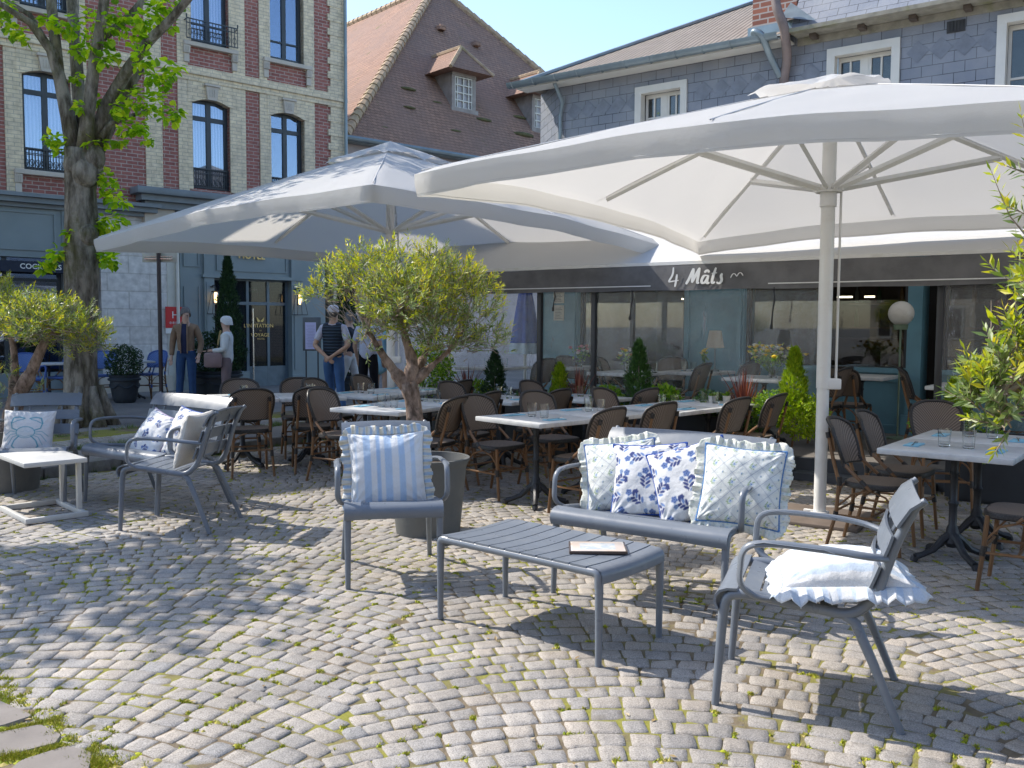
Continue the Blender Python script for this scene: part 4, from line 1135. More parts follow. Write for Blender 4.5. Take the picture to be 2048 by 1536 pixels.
# ---- teal shopfront
M_TEAL = mat('teal_paint', (.12, .265, .335), .42, var=.10, scale=2.5, bump=.06, bscale=40, dirt=(.10, .19, .23), dscale=2)
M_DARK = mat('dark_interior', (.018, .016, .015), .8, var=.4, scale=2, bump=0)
b = MB()
b.bb(-.35, .42, -.06, .30, 0, 3.0); b.bb(2.22, 3.12, -.06, .30, 0, 3.0); b.bb(5.23, 5.40, -.06, .30, 0, 3.0); b.bb(6.9, 7.15, -.06, .3, 0, 3.0); b.bb(9.3, 11, -.06, .3, 0, 3)
for x0, x1 in ((-.35, .42), (2.22, 3.12)):
    for q in (x0 + .03, x1 - .09): b.bb(q, q + .06, -.10, -.06, .3, 2.75)
    b.bb(x0 + .03, x1 - .03, -.101, -.061, .3, .42); b.bb(x0 - .02, x1 + .02, -.14, -.06, .12, .3)
b.bb(5.2, 5.43, -.12, -.06, .2, .45)
b.bb(-.4, 11, -.16, -.06, 2.72, 2.99); b.bb(-.4, 11, -.05, .29, 2.68, 3.0)
b.build('shopfront', M_TEAL, house, smooth=False)
for x0, x1, zs in ((.42, 2.22, .62), (3.12, 5.23, 1.02), (5.62, 6.9, 1.02), (7.15, 9.3, 1.02)):
    p = MB(); p.bb(x0, x1, .0, .25, 0, zs - .06); p.bb(x0, x1, -.08, .26, zs - .06, zs)
    k = max(1, round((x1 - x0) / .8))
    for i in range(k):
        a0 = x0 + (x1 - x0) * i / k + .08; a1 = x0 + (x1 - x0) * (i + 1) / k - .08
        for q in ((a0, a1, .28, .31), (a0, a1, zs - .17, zs - .14), (a0, a0 + .03, .31, zs - .17), (a1 - .03, a1, .31, zs - .17)): p.bb(q[0], q[1], -.02, .0, q[2], q[3])
    pb = p.build('panel', M_TEAL, house, smooth=False)
    w = MB(); w.bb(x0, x0 + .05, .02, .1, zs, 2.68); w.bb(x1 - .05, x1, .02, .1, zs, 2.68); w.bb(x0, x1, .021, .101, 2.25, 2.30)
    w.bb((x0 + x1) / 2 - .025, (x0 + x1) / 2 + .025, .02, .1, zs, 2.68)
    wf = w.build('window', mat('dark_frame', (.03, .03, .032), .5, bump=0), house, smooth=False)
    g = MB(); g.bb(x0 + .05, x1 - .05, .058, .062, zs, 2.66); g.build('pane', M_PANE, wf, smooth=False)
b = MB(); b.bb(5.40, 5.62, .28, .30, .2, 2.7); b.build('dark_doorway', M_DARK, house, smooth=False)
for z in (1.60, 1.87):
    b = MB(); b.bb(-.02, .17, -.075, -.062, z, z + .24); f = b.build('menu_frame', mat('menu_paper', (.60, .56, .46), .8, var=.08, scale=30), house, smooth=False)
    b = MB()
    for k in range(8): b.bb(.01, .14 - .02 * (k % 3), -.0775, -.0755, z + .03 + k * .023, z + .036 + k * .023)
    b.build('menu_text', M_DARK, f, smooth=False)
b = MB(); b.box((.02, -.12, 2.23), (.16, .1, .2), bev=.01); b.build('heater_box', M_SLWIN, house)
# back plane so that no light leaks behind the slate wall
b = MB(); b.bb(0.0, 11, 3.2, 3.3, 0, 2.96); b.bb(0, 11, .31, 3.2, 2.9, 2.96); b.bb(0, .05, .31, 3.2, 0, 2.9); b.bb(10.95, 11, .31, 3.2, 0, 2.9)
b.build('room_walls', mat('brown_room', (.10, .07, .05), .8, var=.3, scale=1.5, bump=0), house, smooth=False)
b = MB(); b.bb(0.05, 10.95, .31, 3.2, 0, .2); b.build('room_floor', mat('room_floor', (.14, .09, .06), .5), house, smooth=False)
b = MB(); b.bb(3.6, 7.4, 2.2, 2.7, .2, 1.3); b.bb(3.5, 7.5, 2.1, 2.75, 1.3, 1.36)
for k in range(3): b.bb(3.6, 7.4, 3.0, 3.19, 1.5 + k * .38, 1.53 + k * .38)
b.build('bar_counter', mat('bar_wood', (.16, .08, .04), .5), house, smooth=False)
for k in range(22):
    b = MB(); x_ = 3.7 + (k % 11) * .34; z_ = 1.53 + (k // 11) * .38; b.lathe([(0, 0), (.035, 0), (.035, .17), (.013, .22), (.013, .28), (0, .28)], 8, (x_, 3.08, z_)); b.build('bottle_row', mat('bottle_%d' % (k % 3), [(.03, .10, .04), (.20, .10, .02), (.25, .26, .24)][k % 3], .2, bump=0) if k < 3 else bpy.data.materials['bottle_%d' % (k % 3)], house)
t = NT('warm_tube'); t.set(emit=5, ecol=(1, .80, .55)); M_WARM = t.m
for x_, w_ in ((3.75, .22), (4.15, .14), (6.2, .3), (1.2, .12), (8.0, .2)):
    b = MB(); b.bb(x_, x_ + w_, 1.9, 1.93, 1.96, 1.985); b.build('lit_bar_lamp', M_WARM, house, smooth=False)
for x_ in (3.9, 4.6, 5.3, 1.5): 
    b = MB(); b.sphere((x_, 1.6, 2.35), .05, 8, 6); b.build('pendant_bulb', M_WARM, house)

# ---- awning
aw = thing('awning', 'long grey and white cafe awning with white lettering on its front flap', 'awning', S_O, S_RZ)
M_AWTOP = fabric('awning_top_fabric', (.76, .75, .72), .25)
t = NT('valance_fabric'); t.set(rough=.75, spec=.2); v = t.coord()
c = t.mix(t.ramp(t.noise(v, 3, 5), [(.35, 0), (.7, 1)]), (.12, .118, .12), (.19, .187, .19)); t.base(c); t.bump(t.math('ADD', t.noise(v, 5, 4), t.math('MULTIPLY', t.noise(v, 300, 2), .1)), .6, .02); M_VAL = t.m
AX0, AX1, AY = -1.15, 11.0, -2.5
n = 60; A = np.zeros((n, 8, 3))
for i in range(n):
    x = AX0 + (AX1 - AX0) * i / (n - 1)
    for j in range(8):
        q = j / 7; A[i, j] = (x, AY + 2.44 * q, 2.25 + 1.1 * q - .05 * math.sin(PI * q) * (.6 + .4 * abs(math.sin(x * 1.9))))
b = MB(); b.grid(A, flip=False); b.build('awning_roof', M_AWTOP, aw)
b = MB(); b.bb(AX0, AX1, AY - .03, AY + .03, 2.225, 2.262); b.build('front_bar', M_UWHITE, aw, smooth=False)
n = 320; A = np.zeros((n, 7, 3))
for i in range(n):
    x = AX0 + (AX1 - AX0) * i / (n - 1)
    seam = min(abs((x - .45) % 1.05), abs(1.05 - (x - .45) % 1.05))
    for j in range(7):
        q = j / 6; A[i, j] = (x, AY - .034 - .012 * math.sin(x * 2.2) * q - .010 * math.exp(-(seam / .03) ** 2) * q, 2.222 - .285 * q + .004 * math.sin(x * 5))
b = MB(); b.grid(A, flip=True); b.build('valance', M_VAL, aw, ang=180)
M_LETTER = mat('letter_white', (.74, .74, .72), .7, var=.03, bump=0)
def vy(x, q=.8): return AY - .040 - .012 * math.sin(x * 2.2) * q - .012
for x0, x1 in ((.62, 3.02), (4.42, 11.0)):
    b = MB(); k = int((x1 - x0) / .2)
    for i in range(k):
        xa, xb = x0 + (x1 - x0) * i / k, x0 + (x1 - x0) * (i + 1) / k
        b.add([(xa, vy(xa), 1.985), (xb, vy(xb), 1.985), (xb, vy(xb), 1.997), (xa, vy(xa), 1.997)], [(0, 1, 2, 3)])
    b.build('white_line', M_LETTER, aw, smooth=False)
def strokes(name, S, x0, z0, sc, w0, y, mats, parent, slant=.0, bold=1.0):
    """brush lettering: list of polylines in letter units"""
    for ch in S:
        b = MB()
        for k, st in enumerate(ch):
            P = [Vector((x0 + (p[0] + p[1] * slant) * sc, y - .0006 * k, z0 + p[1] * sc)) for p in st]
            # Chaikin smoothing
            for _ in range(2):
                if len(P) > 2:
                    Q = [P[0]]
                    for a, c in zip(P[:-1], P[1:]): Q += [a * .75 + c * .25, a * .25 + c * .75]
                    Q.append(P[-1]); P = Q
            V = []; F = []
            for i, p in enumerate(P):
                tt = (P[min(i + 1, len(P) - 1)] - P[max(i - 1, 0)]).normalized()
                nrm = Vector((-tt.z, 0, tt.x)); q = i / (len(P) - 1)
                w = w0 * bold * (.55 + .45 * min(1, 4 * min(q, 1 - q))) * (.62 + .55 * abs(tt.z))
                V += [tuple(p + nrm * w), tuple(p - nrm * w)]
                if i: F.append((2 * i - 2, 2 * i - 1, 2 * i + 1, 2 * i))
            b.add(V, F)
        b.build(name, mats, parent, smooth=False)
four = [[(.30, 1.0), (.28, .60), (.0, .22), (.15, .24), (.62, .30)], [(.52, .62), (.47, .25), (.40, -.05)]]
Mm = [[(.0, .02), (.14, .3), (.30, .95)], [(.30, .95), (.36, .5), (.38, .1)], [(.38, .1), (.55, .6), (.70, .97)], [(.70, .97), (.70, .4), (.72, .05), (.86, .10)]]
aa = [[(.36, .50), (.10, .52), (.0, .2), (.12, .02), (.32, .16), (.40, .52)], [(.40, .52), (.36, .15), (.42, .02), (.56, .10)], [(.10, .68), (.27, .84), (.42, .68)]]
tl = [[(.20, .95), (.10, .3), (.14, .02), (.32, .12)], [(.0, .62), (.34, .64)]]
ss = [[(.26, .60), (.20, .45), (.34, .2), (.20, .0), (.0, .10)]]
strokes('lettering', [four], 3.25, 1.985, .21, .011, vy(3.3) - .004, M_LETTER, aw, 0.0)
for L_, dx in ((Mm, .0), (aa, .98), (tl, 1.58), (ss, 2.0)):
    strokes('lettering', [L_], 3.47 + dx * .182, 1.998, .188, .0145, vy(3.7) - .004, M_LETTER, aw, .20, 1.0)
strokes('gull_mark', [[[(0, .0), (.15, .30), (.35, .38), (.55, .10)], [(.55, .10), (.75, .42), (.95, .40), (1.1, .15)]]], 4.00, 2.06, .13, .0055, vy(4.1) - .004, M_LETTER, aw)
def text_mesh(name, s, size, m_, parent, loc, rot=(R(90), 0, 0), align='LEFT', shear=0, off=0.0, ext=.001):
    cu = bpy.data.curves.new('txt', 'FONT'); cu.body = s; cu.size = size; cu.align_x = align; cu.shear = shear; cu.offset = off; cu.extrude = ext; cu.resolution_u = 3
    o = bpy.data.objects.new('txt', cu); COL.objects.link(o)
    dg = bpy.context.evaluated_depsgraph_get(); me = bpy.data.meshes.new_from_object(o.evaluated_get(dg)); bpy.data.objects.remove(o); bpy.data.curves.remove(cu)
    me.materials.clear(); me.materials.append(m_); o = bpy.data.objects.new(name, me); COL.objects.link(o); o.parent = parent; o.location = loc; o.rotation_euler = rot; return o
text_mesh('lettering', 'Brasserie - Café', .165, M_LETTER, aw, (.60, vy(.5) - .004, 1.995), align='RIGHT')
# awning posts
for x in (1.37, 2.18, 4.96, 6.10, 8.4):
    b = MB(); b.bb(x - .03, x + .03, AY + .05, AY + .11, .2, 2.25, bev=.006); b.build('post', mat('anthracite', (.035, .035, .038), .45, bump=.05), aw)
# ---- clear plastic screens
t = NT('clear_plastic_sheet'); v = t.coord(scale=(1, 1, .22))
t.m.node_tree.nodes.remove(t.b)
tr = t.n('ShaderNodeBsdfTransparent'); gl = t.n('ShaderNodeBsdfGlossy'); gl.inputs['Roughness'].default_value = .06; df = t.n('ShaderNodeBsdfDiffuse'); df.inputs[0].default_value = (.55, .55, .58, 1)
tl_ = t.n('ShaderNodeBsdfTranslucent'); tl_.inputs[0].default_value = (.6, .6, .65, 1); ad = t.n('ShaderNodeMixShader'); ad.inputs[0].default_value = .5; t.l(df.outputs[0], ad.inputs[1]); t.l(tl_.outputs[0], ad.inputs[2])
n1 = t.noise(v, 6, 6, .7); n2 = t.noise(t.coord(scale=(1, 1, 1)), 9, 6, .75)
bp = t.n('ShaderNodeBump'); bp.inputs['Strength'].default_value = .6; bp.inputs['Distance'].default_value = .03; t.l(t.math('ADD', n1, t.math('MULTIPLY', n2, .5)), bp.inputs['Height']); t.l(bp.outputs[0], gl.inputs['Normal'])
m1 = t.n('ShaderNodeMixShader'); m1.inputs[0].default_value = .09; t.l(tr.outputs[0], m1.inputs[1]); t.l(gl.outputs[0], m1.inputs[2])
k1 = t.ramp(n1, [(.50, .015), (.60, .06), (.68, .50)]); k2 = t.ramp(n2, [(.58, 0), (.74, .34)])
m2 = t.n('ShaderNodeMixShader'); t.l(t.math('ADD', k1, k2), m2.inputs[0]); t.l(m1.outputs[0], m2.inputs[1]); t.l(ad.outputs[0], m2.inputs[2]); t.l(m2.outputs[0], t.out.inputs[0])
M_PLAST = t.m
for i, (x0, x1, lb) in enumerate(((-1.1, 1.34, 'clear plastic screen at the left end under the Café lettering'), (1.40, 2.15, 'narrow clear plastic screen between two dark posts'), (2.21, 4.93, 'wide wrinkled clear plastic screen below the big white lettering'), (6.13, 8.37, 'wrinkled clear plastic screen right of the cafe entrance'))):
    k = max(6, int((x1 - x0) * 14)); A = np.zeros((k, 14, 3))
    for a_ in range(k):
        x = x0 + (x1 - x0) * a_ / (k - 1)
        for j in range(14):
            q = j / 13; A[a_, j] = (x, AY + .08 + .018 * math.sin(x * 9 + 2 * math.sin(q * 4)) * q * (1 - .3 * q) + .006 * math.sin(x * 31 + q * 7), 2.2 - (2.2 - .46) * q)
    b = MB(); b.grid(A); o = b.build('plastic_screen', M_PLAST, loc=S_O, rot=(0, 0, S_RZ), ang=180); tag(o, lb, 'screen', 'clear plastic terrace screens')
    sp_ = MB(); 
# ---- deck
dk = thing('terrace_deck', 'raised dark timber terrace deck with a stepped front under the awning', 'deck', S_O, S_RZ)
M_DECK = mat('deck_boards', (.16, .145, .13), .75, var=.2, scale=3, bump=.3, bscale=30, dirt=(.1, .09, .08))
M_DKF = mat('deck_fascia', (.075, .085, .10), .5, var=.12, scale=3, bump=.08)
b = MB(); b.bb(-1.2, 11.2, -2.75, -.06, .0, .205); b.build('deck_floor', M_DECK, dk, smooth=False)
b = MB(); b.bb(-1.2, 11.2, -2.80, -2.752, .0, .20); b.build('fascia', M_DKF, dk, smooth=False)
b = MB(); b.bb(4.9, 6.2, -3.02, -2.802, .0, .075); b.build('step', M_DKF, dk, smooth=False)
# ------------------------------------------------------------------ brick and stone hotel building
B_O = Vector((-4.033, 22.112, 0)); B_RZ = math.atan2(.665, .747)
def brick_mat(name, c1, c2, mo, bw, rh, ms=.008, rough=.85, stain=None):
    t = NT(name); t.set(rough=rough, spec=.25); v = t.coord(); sp = t.n('ShaderNodeSeparateXYZ'); t.l(v, sp.inputs[0]); cb = t.n('ShaderNodeCombineXYZ')
    t.l(t.math('ADD', sp.outputs[0], sp.outputs[1]), cb.inputs[0]); t.l(sp.outputs[2], cb.inputs[1])
    br = t.n('ShaderNodeTexBrick'); t.l(cb.outputs[0], br.inputs['Vector']); br.inputs['Scale'].default_value = 1
    br.inputs['Brick Width'].default_value = bw; br.inputs['Row Height'].default_value = rh; br.inputs['Mortar Size'].default_value = ms; br.inputs['Mortar Smooth'].default_value = .2
    for k, c in (('Color1', c1), ('Color2', c2), ('Mortar', mo)): br.inputs[k].default_value = (*c, 1)
    c = t.mix(1.0, br.outputs[0], t.ramp(t.noise(v, 9, 4), [(.3, .8), (.7, 1.15)]), 'MULTIPLY')
    if stain: c = t.mix(t.ramp(t.noise(v, .8, 7, .65), [(.5, 0), (.75, .55)]), c, stain)
    t.base(c); t.bump(t.math('SUBTRACT', t.math('MULTIPLY', t.noise(v, 60, 3), .3), br.outputs[1]), .5, .01); return t.m
M_RED = brick_mat('red_brick', (.36, .145, .12), (.28, .11, .095), (.42, .34, .30), .22, .075, .009, stain=(.30, .14, .12))
M_CREAM = brick_mat('cream_brick', (.74, .63, .44), (.68, .58, .42), (.50, .44, .34), .22, .075, .008, stain=(.42, .39, .34))
M_STONEW = brick_mat('white_limestone', (.66, .64, .62), (.60, .57, .54), (.50, .47, .44), .85, .36, .012, stain=(.36, .34, .32))
M_STONE = mat('carved_stone', (.52, .47, .40), .85, var=.12, scale=3, bump=.25, bscale=25, bdist=.01, dirt=(.33, .30, .27))
M_BLUEG = mat('blue_grey_paint', (.19, .235, .25), .45, var=.06, scale=2, bump=.05)
M_LEAD = mat('lead_cornice', (.17, .20, .22), .5, var=.12, scale=3, bump=.08)
M_WFR = mat('dark_blue_frame', (.025, .035, .045), .4, var=.05, bump=0)
bb_ = thing('hotel_building', 'tall red brick and cream stone hotel building with dark framed windows', 'building', B_O, B_RZ)
COLS = [(-12.1, -11.3), (-9.45, -8.6), (-6.96, -6.10), (-3.70, -2.86), (-1.90, -1.06)]
W1 = [(a, c, 4.38, 6.30) for a, c in COLS]; W2 = [(a, c, 7.42, 9.45) for a, c in COLS]; W3 = [(a, c, 10.5, 12.2) for a, c in COLS]
b = MB(); wall_with(b, -14, 0, 3.9, 13.2, W1 + W2 + W3, 0, .35); b.build('brick_wall', M_RED, bb_, smooth=False)
b = MB(); b.bb(-14, -13.9, .3, 9, 0, 13.2); b.bb(-.1, 0, .36, 9, 0, 13.2); b.bb(-14, 0, 8.9, 9, 0, 13.2); b.bb(-13.9, -.1, .36, 8.9, 3.9, 4.0); b.build('side_walls', M_CREAM, bb_, smooth=False)
b = MB(); P0, P1 = -.035, .0
segs = [(-.37, .03), (-.98, -.80), (-2.16, -1.98), (-2.78, -2.50), (-4.00, -3.78), (-4.68, -4.34), (-6.02, -5.80), (-7.26, -7.04), (-8.52, -8.28), (-9.75, -9.53), (-11.22, -10.95), (-12.4, -12.18)]
for x0, x1 in segs: b.bb(x0, x1, P0, -.001, 3.9, 13.2)
for a, c in COLS:           # jambs
    for z0, z1 in ((4.36, 6.171), (7.30, 9.321), (10.4, 12)):
        b.bb(a - .09, a, P0 - .004, .22, z0, z1); b.bb(c, c + .09, P0 - .004, .22, z0, z1)
b.build('cream_pilasters', M_CREAM, bb_, smooth=False)
def arch_head(b, a, c, ztop, rise=.11, h=.34, y0=-.045, y1=.24):
    xm, hw = (a + c) / 2, (c - a) / 2
    n = 8; V = []; F = []
    for i in range(n + 1):
        x = a - .09 + (c - a + .18) * i / n; q = min(1, abs(x - xm) / hw); zi = ztop - rise * q * q
        V += [(x, y0, zi), (x, y0, ztop + h), (x, y1, zi), (x, y1, ztop + h)]
    for i in range(n):
        k = i * 4; F += [(k, k + 4, k + 5, k + 1), (k, k + 2, k + 6, k + 4), (k + 1, k + 5, k + 7, k + 3)]
    F += [(0, 1, 3, 2), (n * 4, n * 4 + 2, n * 4 + 3, n * 4 + 1)]
    b.add(V, F)
for a, c in COLS:
    for zt in (6.28, 9.43):
        b = MB(); arch_head(b, a, c, zt); b.build('window_arch', M_CREAM, bb_, smooth=False)
        xm = (a + c) / 2
        k = MB(); k.prism([(xm - .10, zt - .02), (xm + .10, zt - .02), (xm + .14, zt + .26), (xm - .14, zt + .26)], -.11, -.046); k.bb(xm - .17, xm + .17, -.14, -.046, zt + .262, zt + .31)
        for q in (-.05, 0, .05): k.bb(xm + q - .012, xm + q + .012, -.122, -.11, zt + .05, zt + .2)
        k.build('keystone', M_STONE, bb_, smooth=False)
b = MB(); b.bb(-14, .04, -.06, .0, 6.62, 6.74); b.bb(-14, .05, -.10, .0, 6.742, 6.83); b.bb(-14, .04, -.05, -.001, 6.832, 6.92); b.bb(-14, .05, -.1, 0, 9.8, 10.0); b.build('string_course', M_CREAM, bb_, smooth=False)
for a, c in COLS:
    for zs in (7.32, 4.30, 10.4):
        if zs == 4.30 and a > -5: continue
        b = MB(); b.bb(a - .18, c + .18, -.12, .20, zs, zs + .09, bev=.01)
        for x in (a - .11, c + .11):
            b.bb(x - .065, x + .065, -.10, -.02, zs - .16, zs - .002); b.bb(x - .055, x + .055, -.07, -.02, zs - .34, zs - .165)
            for q in (-.03, 0, .03): b.bb(x + q - .007, x + q + .007, -.112, -.10, zs - .14, zs - .03)
        b.build('window_sill', M_STONE, bb_, smooth=False)
# windows: frame with panes and pale curtains
t = NT('curtain'); t.set(rough=.9); v = t.coord(); wv = t.n('ShaderNodeTexWave'); wv.bands_direction = 'X'; wv.inputs['Scale'].default_value = 5; wv.inputs['Distortion'].default_value = 2; t.l(v, wv.inputs[0])
t.base(t.ramp(wv.outputs[1], [(0, (.50, .55, .62)), (1, (.80, .84, .88))])); M_CURT = t.m
t = NT('hotel_glass'); t.set(rough=.02, col=(.03, .05, .075), spec=1.0, coat=.8)
t2 = t.n('ShaderNodeBsdfTransparent'); mx = t.n('ShaderNodeMixShader'); mx.inputs[0].default_value = .30; g2 = t.n('ShaderNodeBsdfGlossy'); g2.inputs['Roughness'].default_value = .015; g2.inputs[0].default_value = (.42, .52, .68, 1); t.l(t2.outputs[0], mx.inputs[1]); t.l(g2.outputs[0], mx.inputs[2]); t.l(mx.outputs[0], t.out.inputs[0]); M_HGL = t.m
t = NT('door_glass'); t.set(rough=.03, col=(.012, .02, .028), spec=.5)
t2 = t.n('ShaderNodeBsdfTransparent'); mx = t.n('ShaderNodeMixShader'); mx.inputs[0].default_value = .6; t.l(t2.outputs[0], mx.inputs[1]); t.l(t.b.outputs[0], mx.inputs[2]); t.l(mx.outputs[0], t.out.inputs[0]); M_DGL = t.m
for fi, WW in enumerate((W1, W2)):
    for ci, (a, c, z0, z1) in enumerate(WW):
        f = MB(); y0, y1 = .12, .19; xm = (a + c) / 2; zt = z1 - .0; tr_ = z0 + (z1 - z0) * .76
        for q in ((a, a + .07, z0, zt), (c - .07, c, z0, zt), (xm - .05, xm + .05, z0, zt)): f.bb(q[0], q[1], y0, y1, q[2], q[3])
        for q in ((z0, z0 + .10), (tr_, tr_ + .09), (zt - .10, zt), (z0 + .42, z0 + .455)):
            for xa, xb in ((a + .07, xm - .05), (xm + .05, c - .07)): f.bb(xa, xb, y0 + .004, y1 - .004, q[0], q[1])
        fo = f.build('window', M_WFR, bb_, smooth=False)
        g = MB(); g.bb(a + .02, c - .02, .152, .158, z0 + .02, zt - .02); g.build('pane', M_HGL, fo, smooth=False)
        if (fi, ci) not in ((0, 4),):
            k = MB(); k.bb(a, c, .27, .28, z0, zt); k.build('curtain', M_CURT if not (fi == 1 and ci == 4) else M_DARK, fo, smooth=False)
        else:
            k = MB(); k.bb(a, c, .30, .31, z0, zt); k.build('dark_room', M_DARK, fo, smooth=False)
        # wrought iron guard
        if (fi, ci) != (1, 4):
            r = MB(); out = -.16 if (fi, ci) in ((1, 3), (1, 2), (1, 1)) else .06; e = .14 if out < 0 else -.005; h = .40
            zb = z0 + (.02 if out < 0 else .03)
            r.bb(a - e, c + e, out, out + .02, zb + h, zb + h + .022); r.bb(a - e, c + e, out, out + .018, zb, zb + .016); r.bb(a - e, c + e, out + .001, out + .017, zb + h - .09, zb + h - .075)
            n = 16
            for k in range(n + 1):
                x = a - e + (c - a + 2 * e) * k / n; r.bb(x - .006, x + .006, out + .003, out + .015, zb, zb + h)
            for k in range(8):
                x = a - e + (c - a + 2 * e) * (k + .5) / 8; r.tube([(x + .04 * math.cos(q * PI / 4), out + .008, zb + .14 + .07 * math.sin(q * PI / 4)) for q in range(9)], .006, 4)
            if out < 0:
                for x in (a - e, c + e): r.tube([(x, out, zb + h + .02), (x, out, zb + h + .09)], .016, 6); r.bb(x - .008, x + .008, out, .0, zb + h - .02, zb + h)
            r.build('window_guard', M_WFR, fo)
# red panels under the second floor windows already wall; corner quoins
b = MB()
for k in range(28): b.bb(-.44, .034, -.045, -.002, 3.95 + k * .33, 4.10 + k * .33)
b.build('corner_quoins', M_CREAM, bb_, smooth=False)
b = MB(); b.tube([(-.02, -.12, 13), (-.02, -.12, 4.6), (.06, -.14, 4.3), (.02, -.12, 4.1), (.02, -.12, 3.2)], .04, 8); b.build('downpipe', M_ZINC, bb_)
# ---- ground floor
b = MB(); b.bb(-5.62, -4.30, -.02, .34, 0, 3.75); b.build('stone_wall', M_STONEW, bb_, smooth=False)
b = MB(); b.bb(-5.7, -4.24, -.10, -.021, 0, .42); b.build('plinth', M_STONE, bb_, smooth=False)
b = MB(); b.bb(-4.30, -4.04, -.04, .34, 0, 3.75); b.build('cream_pier', mat('cream_paint', (.55, .54, .48), .7, var=.06), bb_, smooth=False)
b = MB(); b.tube([(-4.10, -.09, 3.7), (-4.10, -.09, .1)], .035, 8); b.build('downpipe', M_SLWIN, bb_)
# left shop
b = MB()
b.bb(-14, -5.62, -.06, .3, 2.75, 3.72); b.bb(-14, -5.62, -.02, .3, 0, .55)
for x in (-6.2, -8.4, -10.6, -12.8): b.bb(x - .14, x + .14, -.09, .3, 0, 3.7); b.bb(x - .10, x - .07, -.115, -.09, 2.85, 3.6); b.bb(x + .07, x + .10, -.115, -.09, 2.85, 3.6); b.bb(x - .16, x + .16, -.12, -.0, 2.74, 2.84)
for x0, x1 in ((-8.2, -6.4), (-10.4, -8.6), (-6.0, -5.66)):
    b.bb(x0 + .04, x1 - .04, -.085, -.06, 3.58, 3.62); b.bb(x0 + .04, x1 - .04, -.085, -.06, 2.88, 2.92); b.bb(x0 + .04, x0 + .08, -.085, -.06, 2.92, 3.58); b.bb(x1 - .08, x1 - .04, -.085, -.06, 2.92, 3.58)
b.build('shopfront', M_BLUEG, bb_, smooth=False)
b = MB(); b.bb(-14, -4.5, -.34, -.0, 3.86, 3.93); b.bb(-14, -4.55, -.26, .0, 3.76, 3.858); b.bb(-14, -4.6, -.14, .0, 3.68, 3.758); b.build('shop_cornice', M_LEAD, bb_, smooth=False)
for x0, x1 in ((-8.26, -6.34), (-10.46, -8.54), (-12.66, -10.74)):
    f = MB(); f.bb(x0, x0 + .07, .05, .12, .55, 2.75); f.bb(x1 - .07, x1, .05, .12, .55, 2.75); f.bb(x0, x1, .051, .121, 2.3, 2.36); f.bb(x0 + .9, x0 + .97, .05, .12, .55, 2.75)
    fo = f.build('window', M_WFR, bb_, smooth=False)
    g = MB(); g.bb(x0, x1, .082, .088, .55, 2.75); g.build('pane', M_HGL, fo, smooth=False)
    k = MB(); k.bb(x0, x1, .33, .34, .55, 2.75); k.build('dark_room', M_DARK, fo, smooth=False)
M_NAVY = mat('navy_awning', (.018, .025, .045), .8, var=.1, bump=.1)
b = MB(); b.prism([(-8.4, 2.46), (-5.95, 2.46), (-5.95, 2.66), (-8.4, 2.66)], -.34, -.10); b.build('sign_box', M_NAVY, bb_, smooth=False)
text_mesh('lettering', 'COCKTAILS', .135, M_LETTER, bb_, (-7.16, -.345, 2.52), off=.002)
b = MB(); b.bb(-6.1, -5.85, -.05, -.03, 2.12, 2.42); b.bb(-6.08, -5.87, -.053, -.05, 2.14, 2.4); f = b.build('notice', M_SLWIN, bb_, smooth=False)
b = MB(); b.add([(-6.07, -.0545, 2.15), (-6.04, -.0545, 2.15), (-5.88, -.0545, 2.37), (-5.9, -.0545, 2.39)], [(0, 1, 2, 3)]); b.build('red_stripe', mat('sign_red', (.50, .04, .035), .5, var=.05, bump=0), f, smooth=False)
# entrance cornice with carved brackets
b = MB(); b.bb(-5.02, -.3, -.46, .0, 4.12, 4.26, bev=.02); b.bb(-4.90, -.35, -.34, .0, 4.00, 4.118); b.bb(-4.8, -.4, -.24, .0, 3.86, 3.998); b.build('entrance_cornice', M_LEAD, bb_)
for x0 in (-4.78, -1.10):
    b = MB(); b.prism([(x0, 3.45), (x0 + .62, 3.45), (x0 + .62, 3.86), (x0, 3.86)], -.16, .0); b.prism([(x0 + .06, 3.2), (x0 + .5, 3.45), (x0 + .06, 3.45)], -.14, .0); b.build('carved_bracket', M_STONE, bb_, smooth=False)
# hotel entrance front
b = MB()
b.bb(-4.02, -3.52, -.02, .3, 0, 3.86); b.bb(-3.52, -3.30, -.09, .3, 0, 3.5); b.bb(-1.46, -1.20, -.09, .3, 0, 3.5); b.bb(-1.20, -.55, -.02, .3, 0, 3.86); b.bb(-3.30, -1.46, -.02, .3, 2.52, 3.86)
b.bb(-3.56, -1.16, -.12, -.0, 2.50, 2.57); b.bb(-3.5, -1.2, -.14, .0, 3.40, 3.48)
for x in (-3.41, -1.33): b.bb(x - .15, x + .15, -.14, -.09, .05, .35); b.bb(x - .07, x + .07, -.11, -.09, .45, 2.4)
for q in ((-3.22, -1.54, 2.66, 2.69), (-3.22, -1.54, 3.27, 3.30), (-3.22, -3.19, 2.69, 3.27), (-1.57, -1.54, 2.69, 3.27), (-3.95, -3.6, 2.72, 2.75), (-3.95, -3.6, 3.6, 3.63), (-3.95, -3.92, 2.75, 3.6), (-3.63, -3.6, 2.75, 3.6), (-3.95, -3.6, .3, .33), (-3.95, -3.92, .33, 2.3), (-3.63, -3.6, .33, 2.3)): b.bb(q[0], q[1], -.045, -.02, q[2], q[3])
b.bb(-3.30, -2.45, .02, .3, 0, .45)
b.build('entrance_front', M_BLUEG, bb_, smooth=False)
fr = MB()
for x in (-3.30, -2.48, -1.98, -1.52): fr.bb(x, x + .06, .10, .17, .1, 2.52)
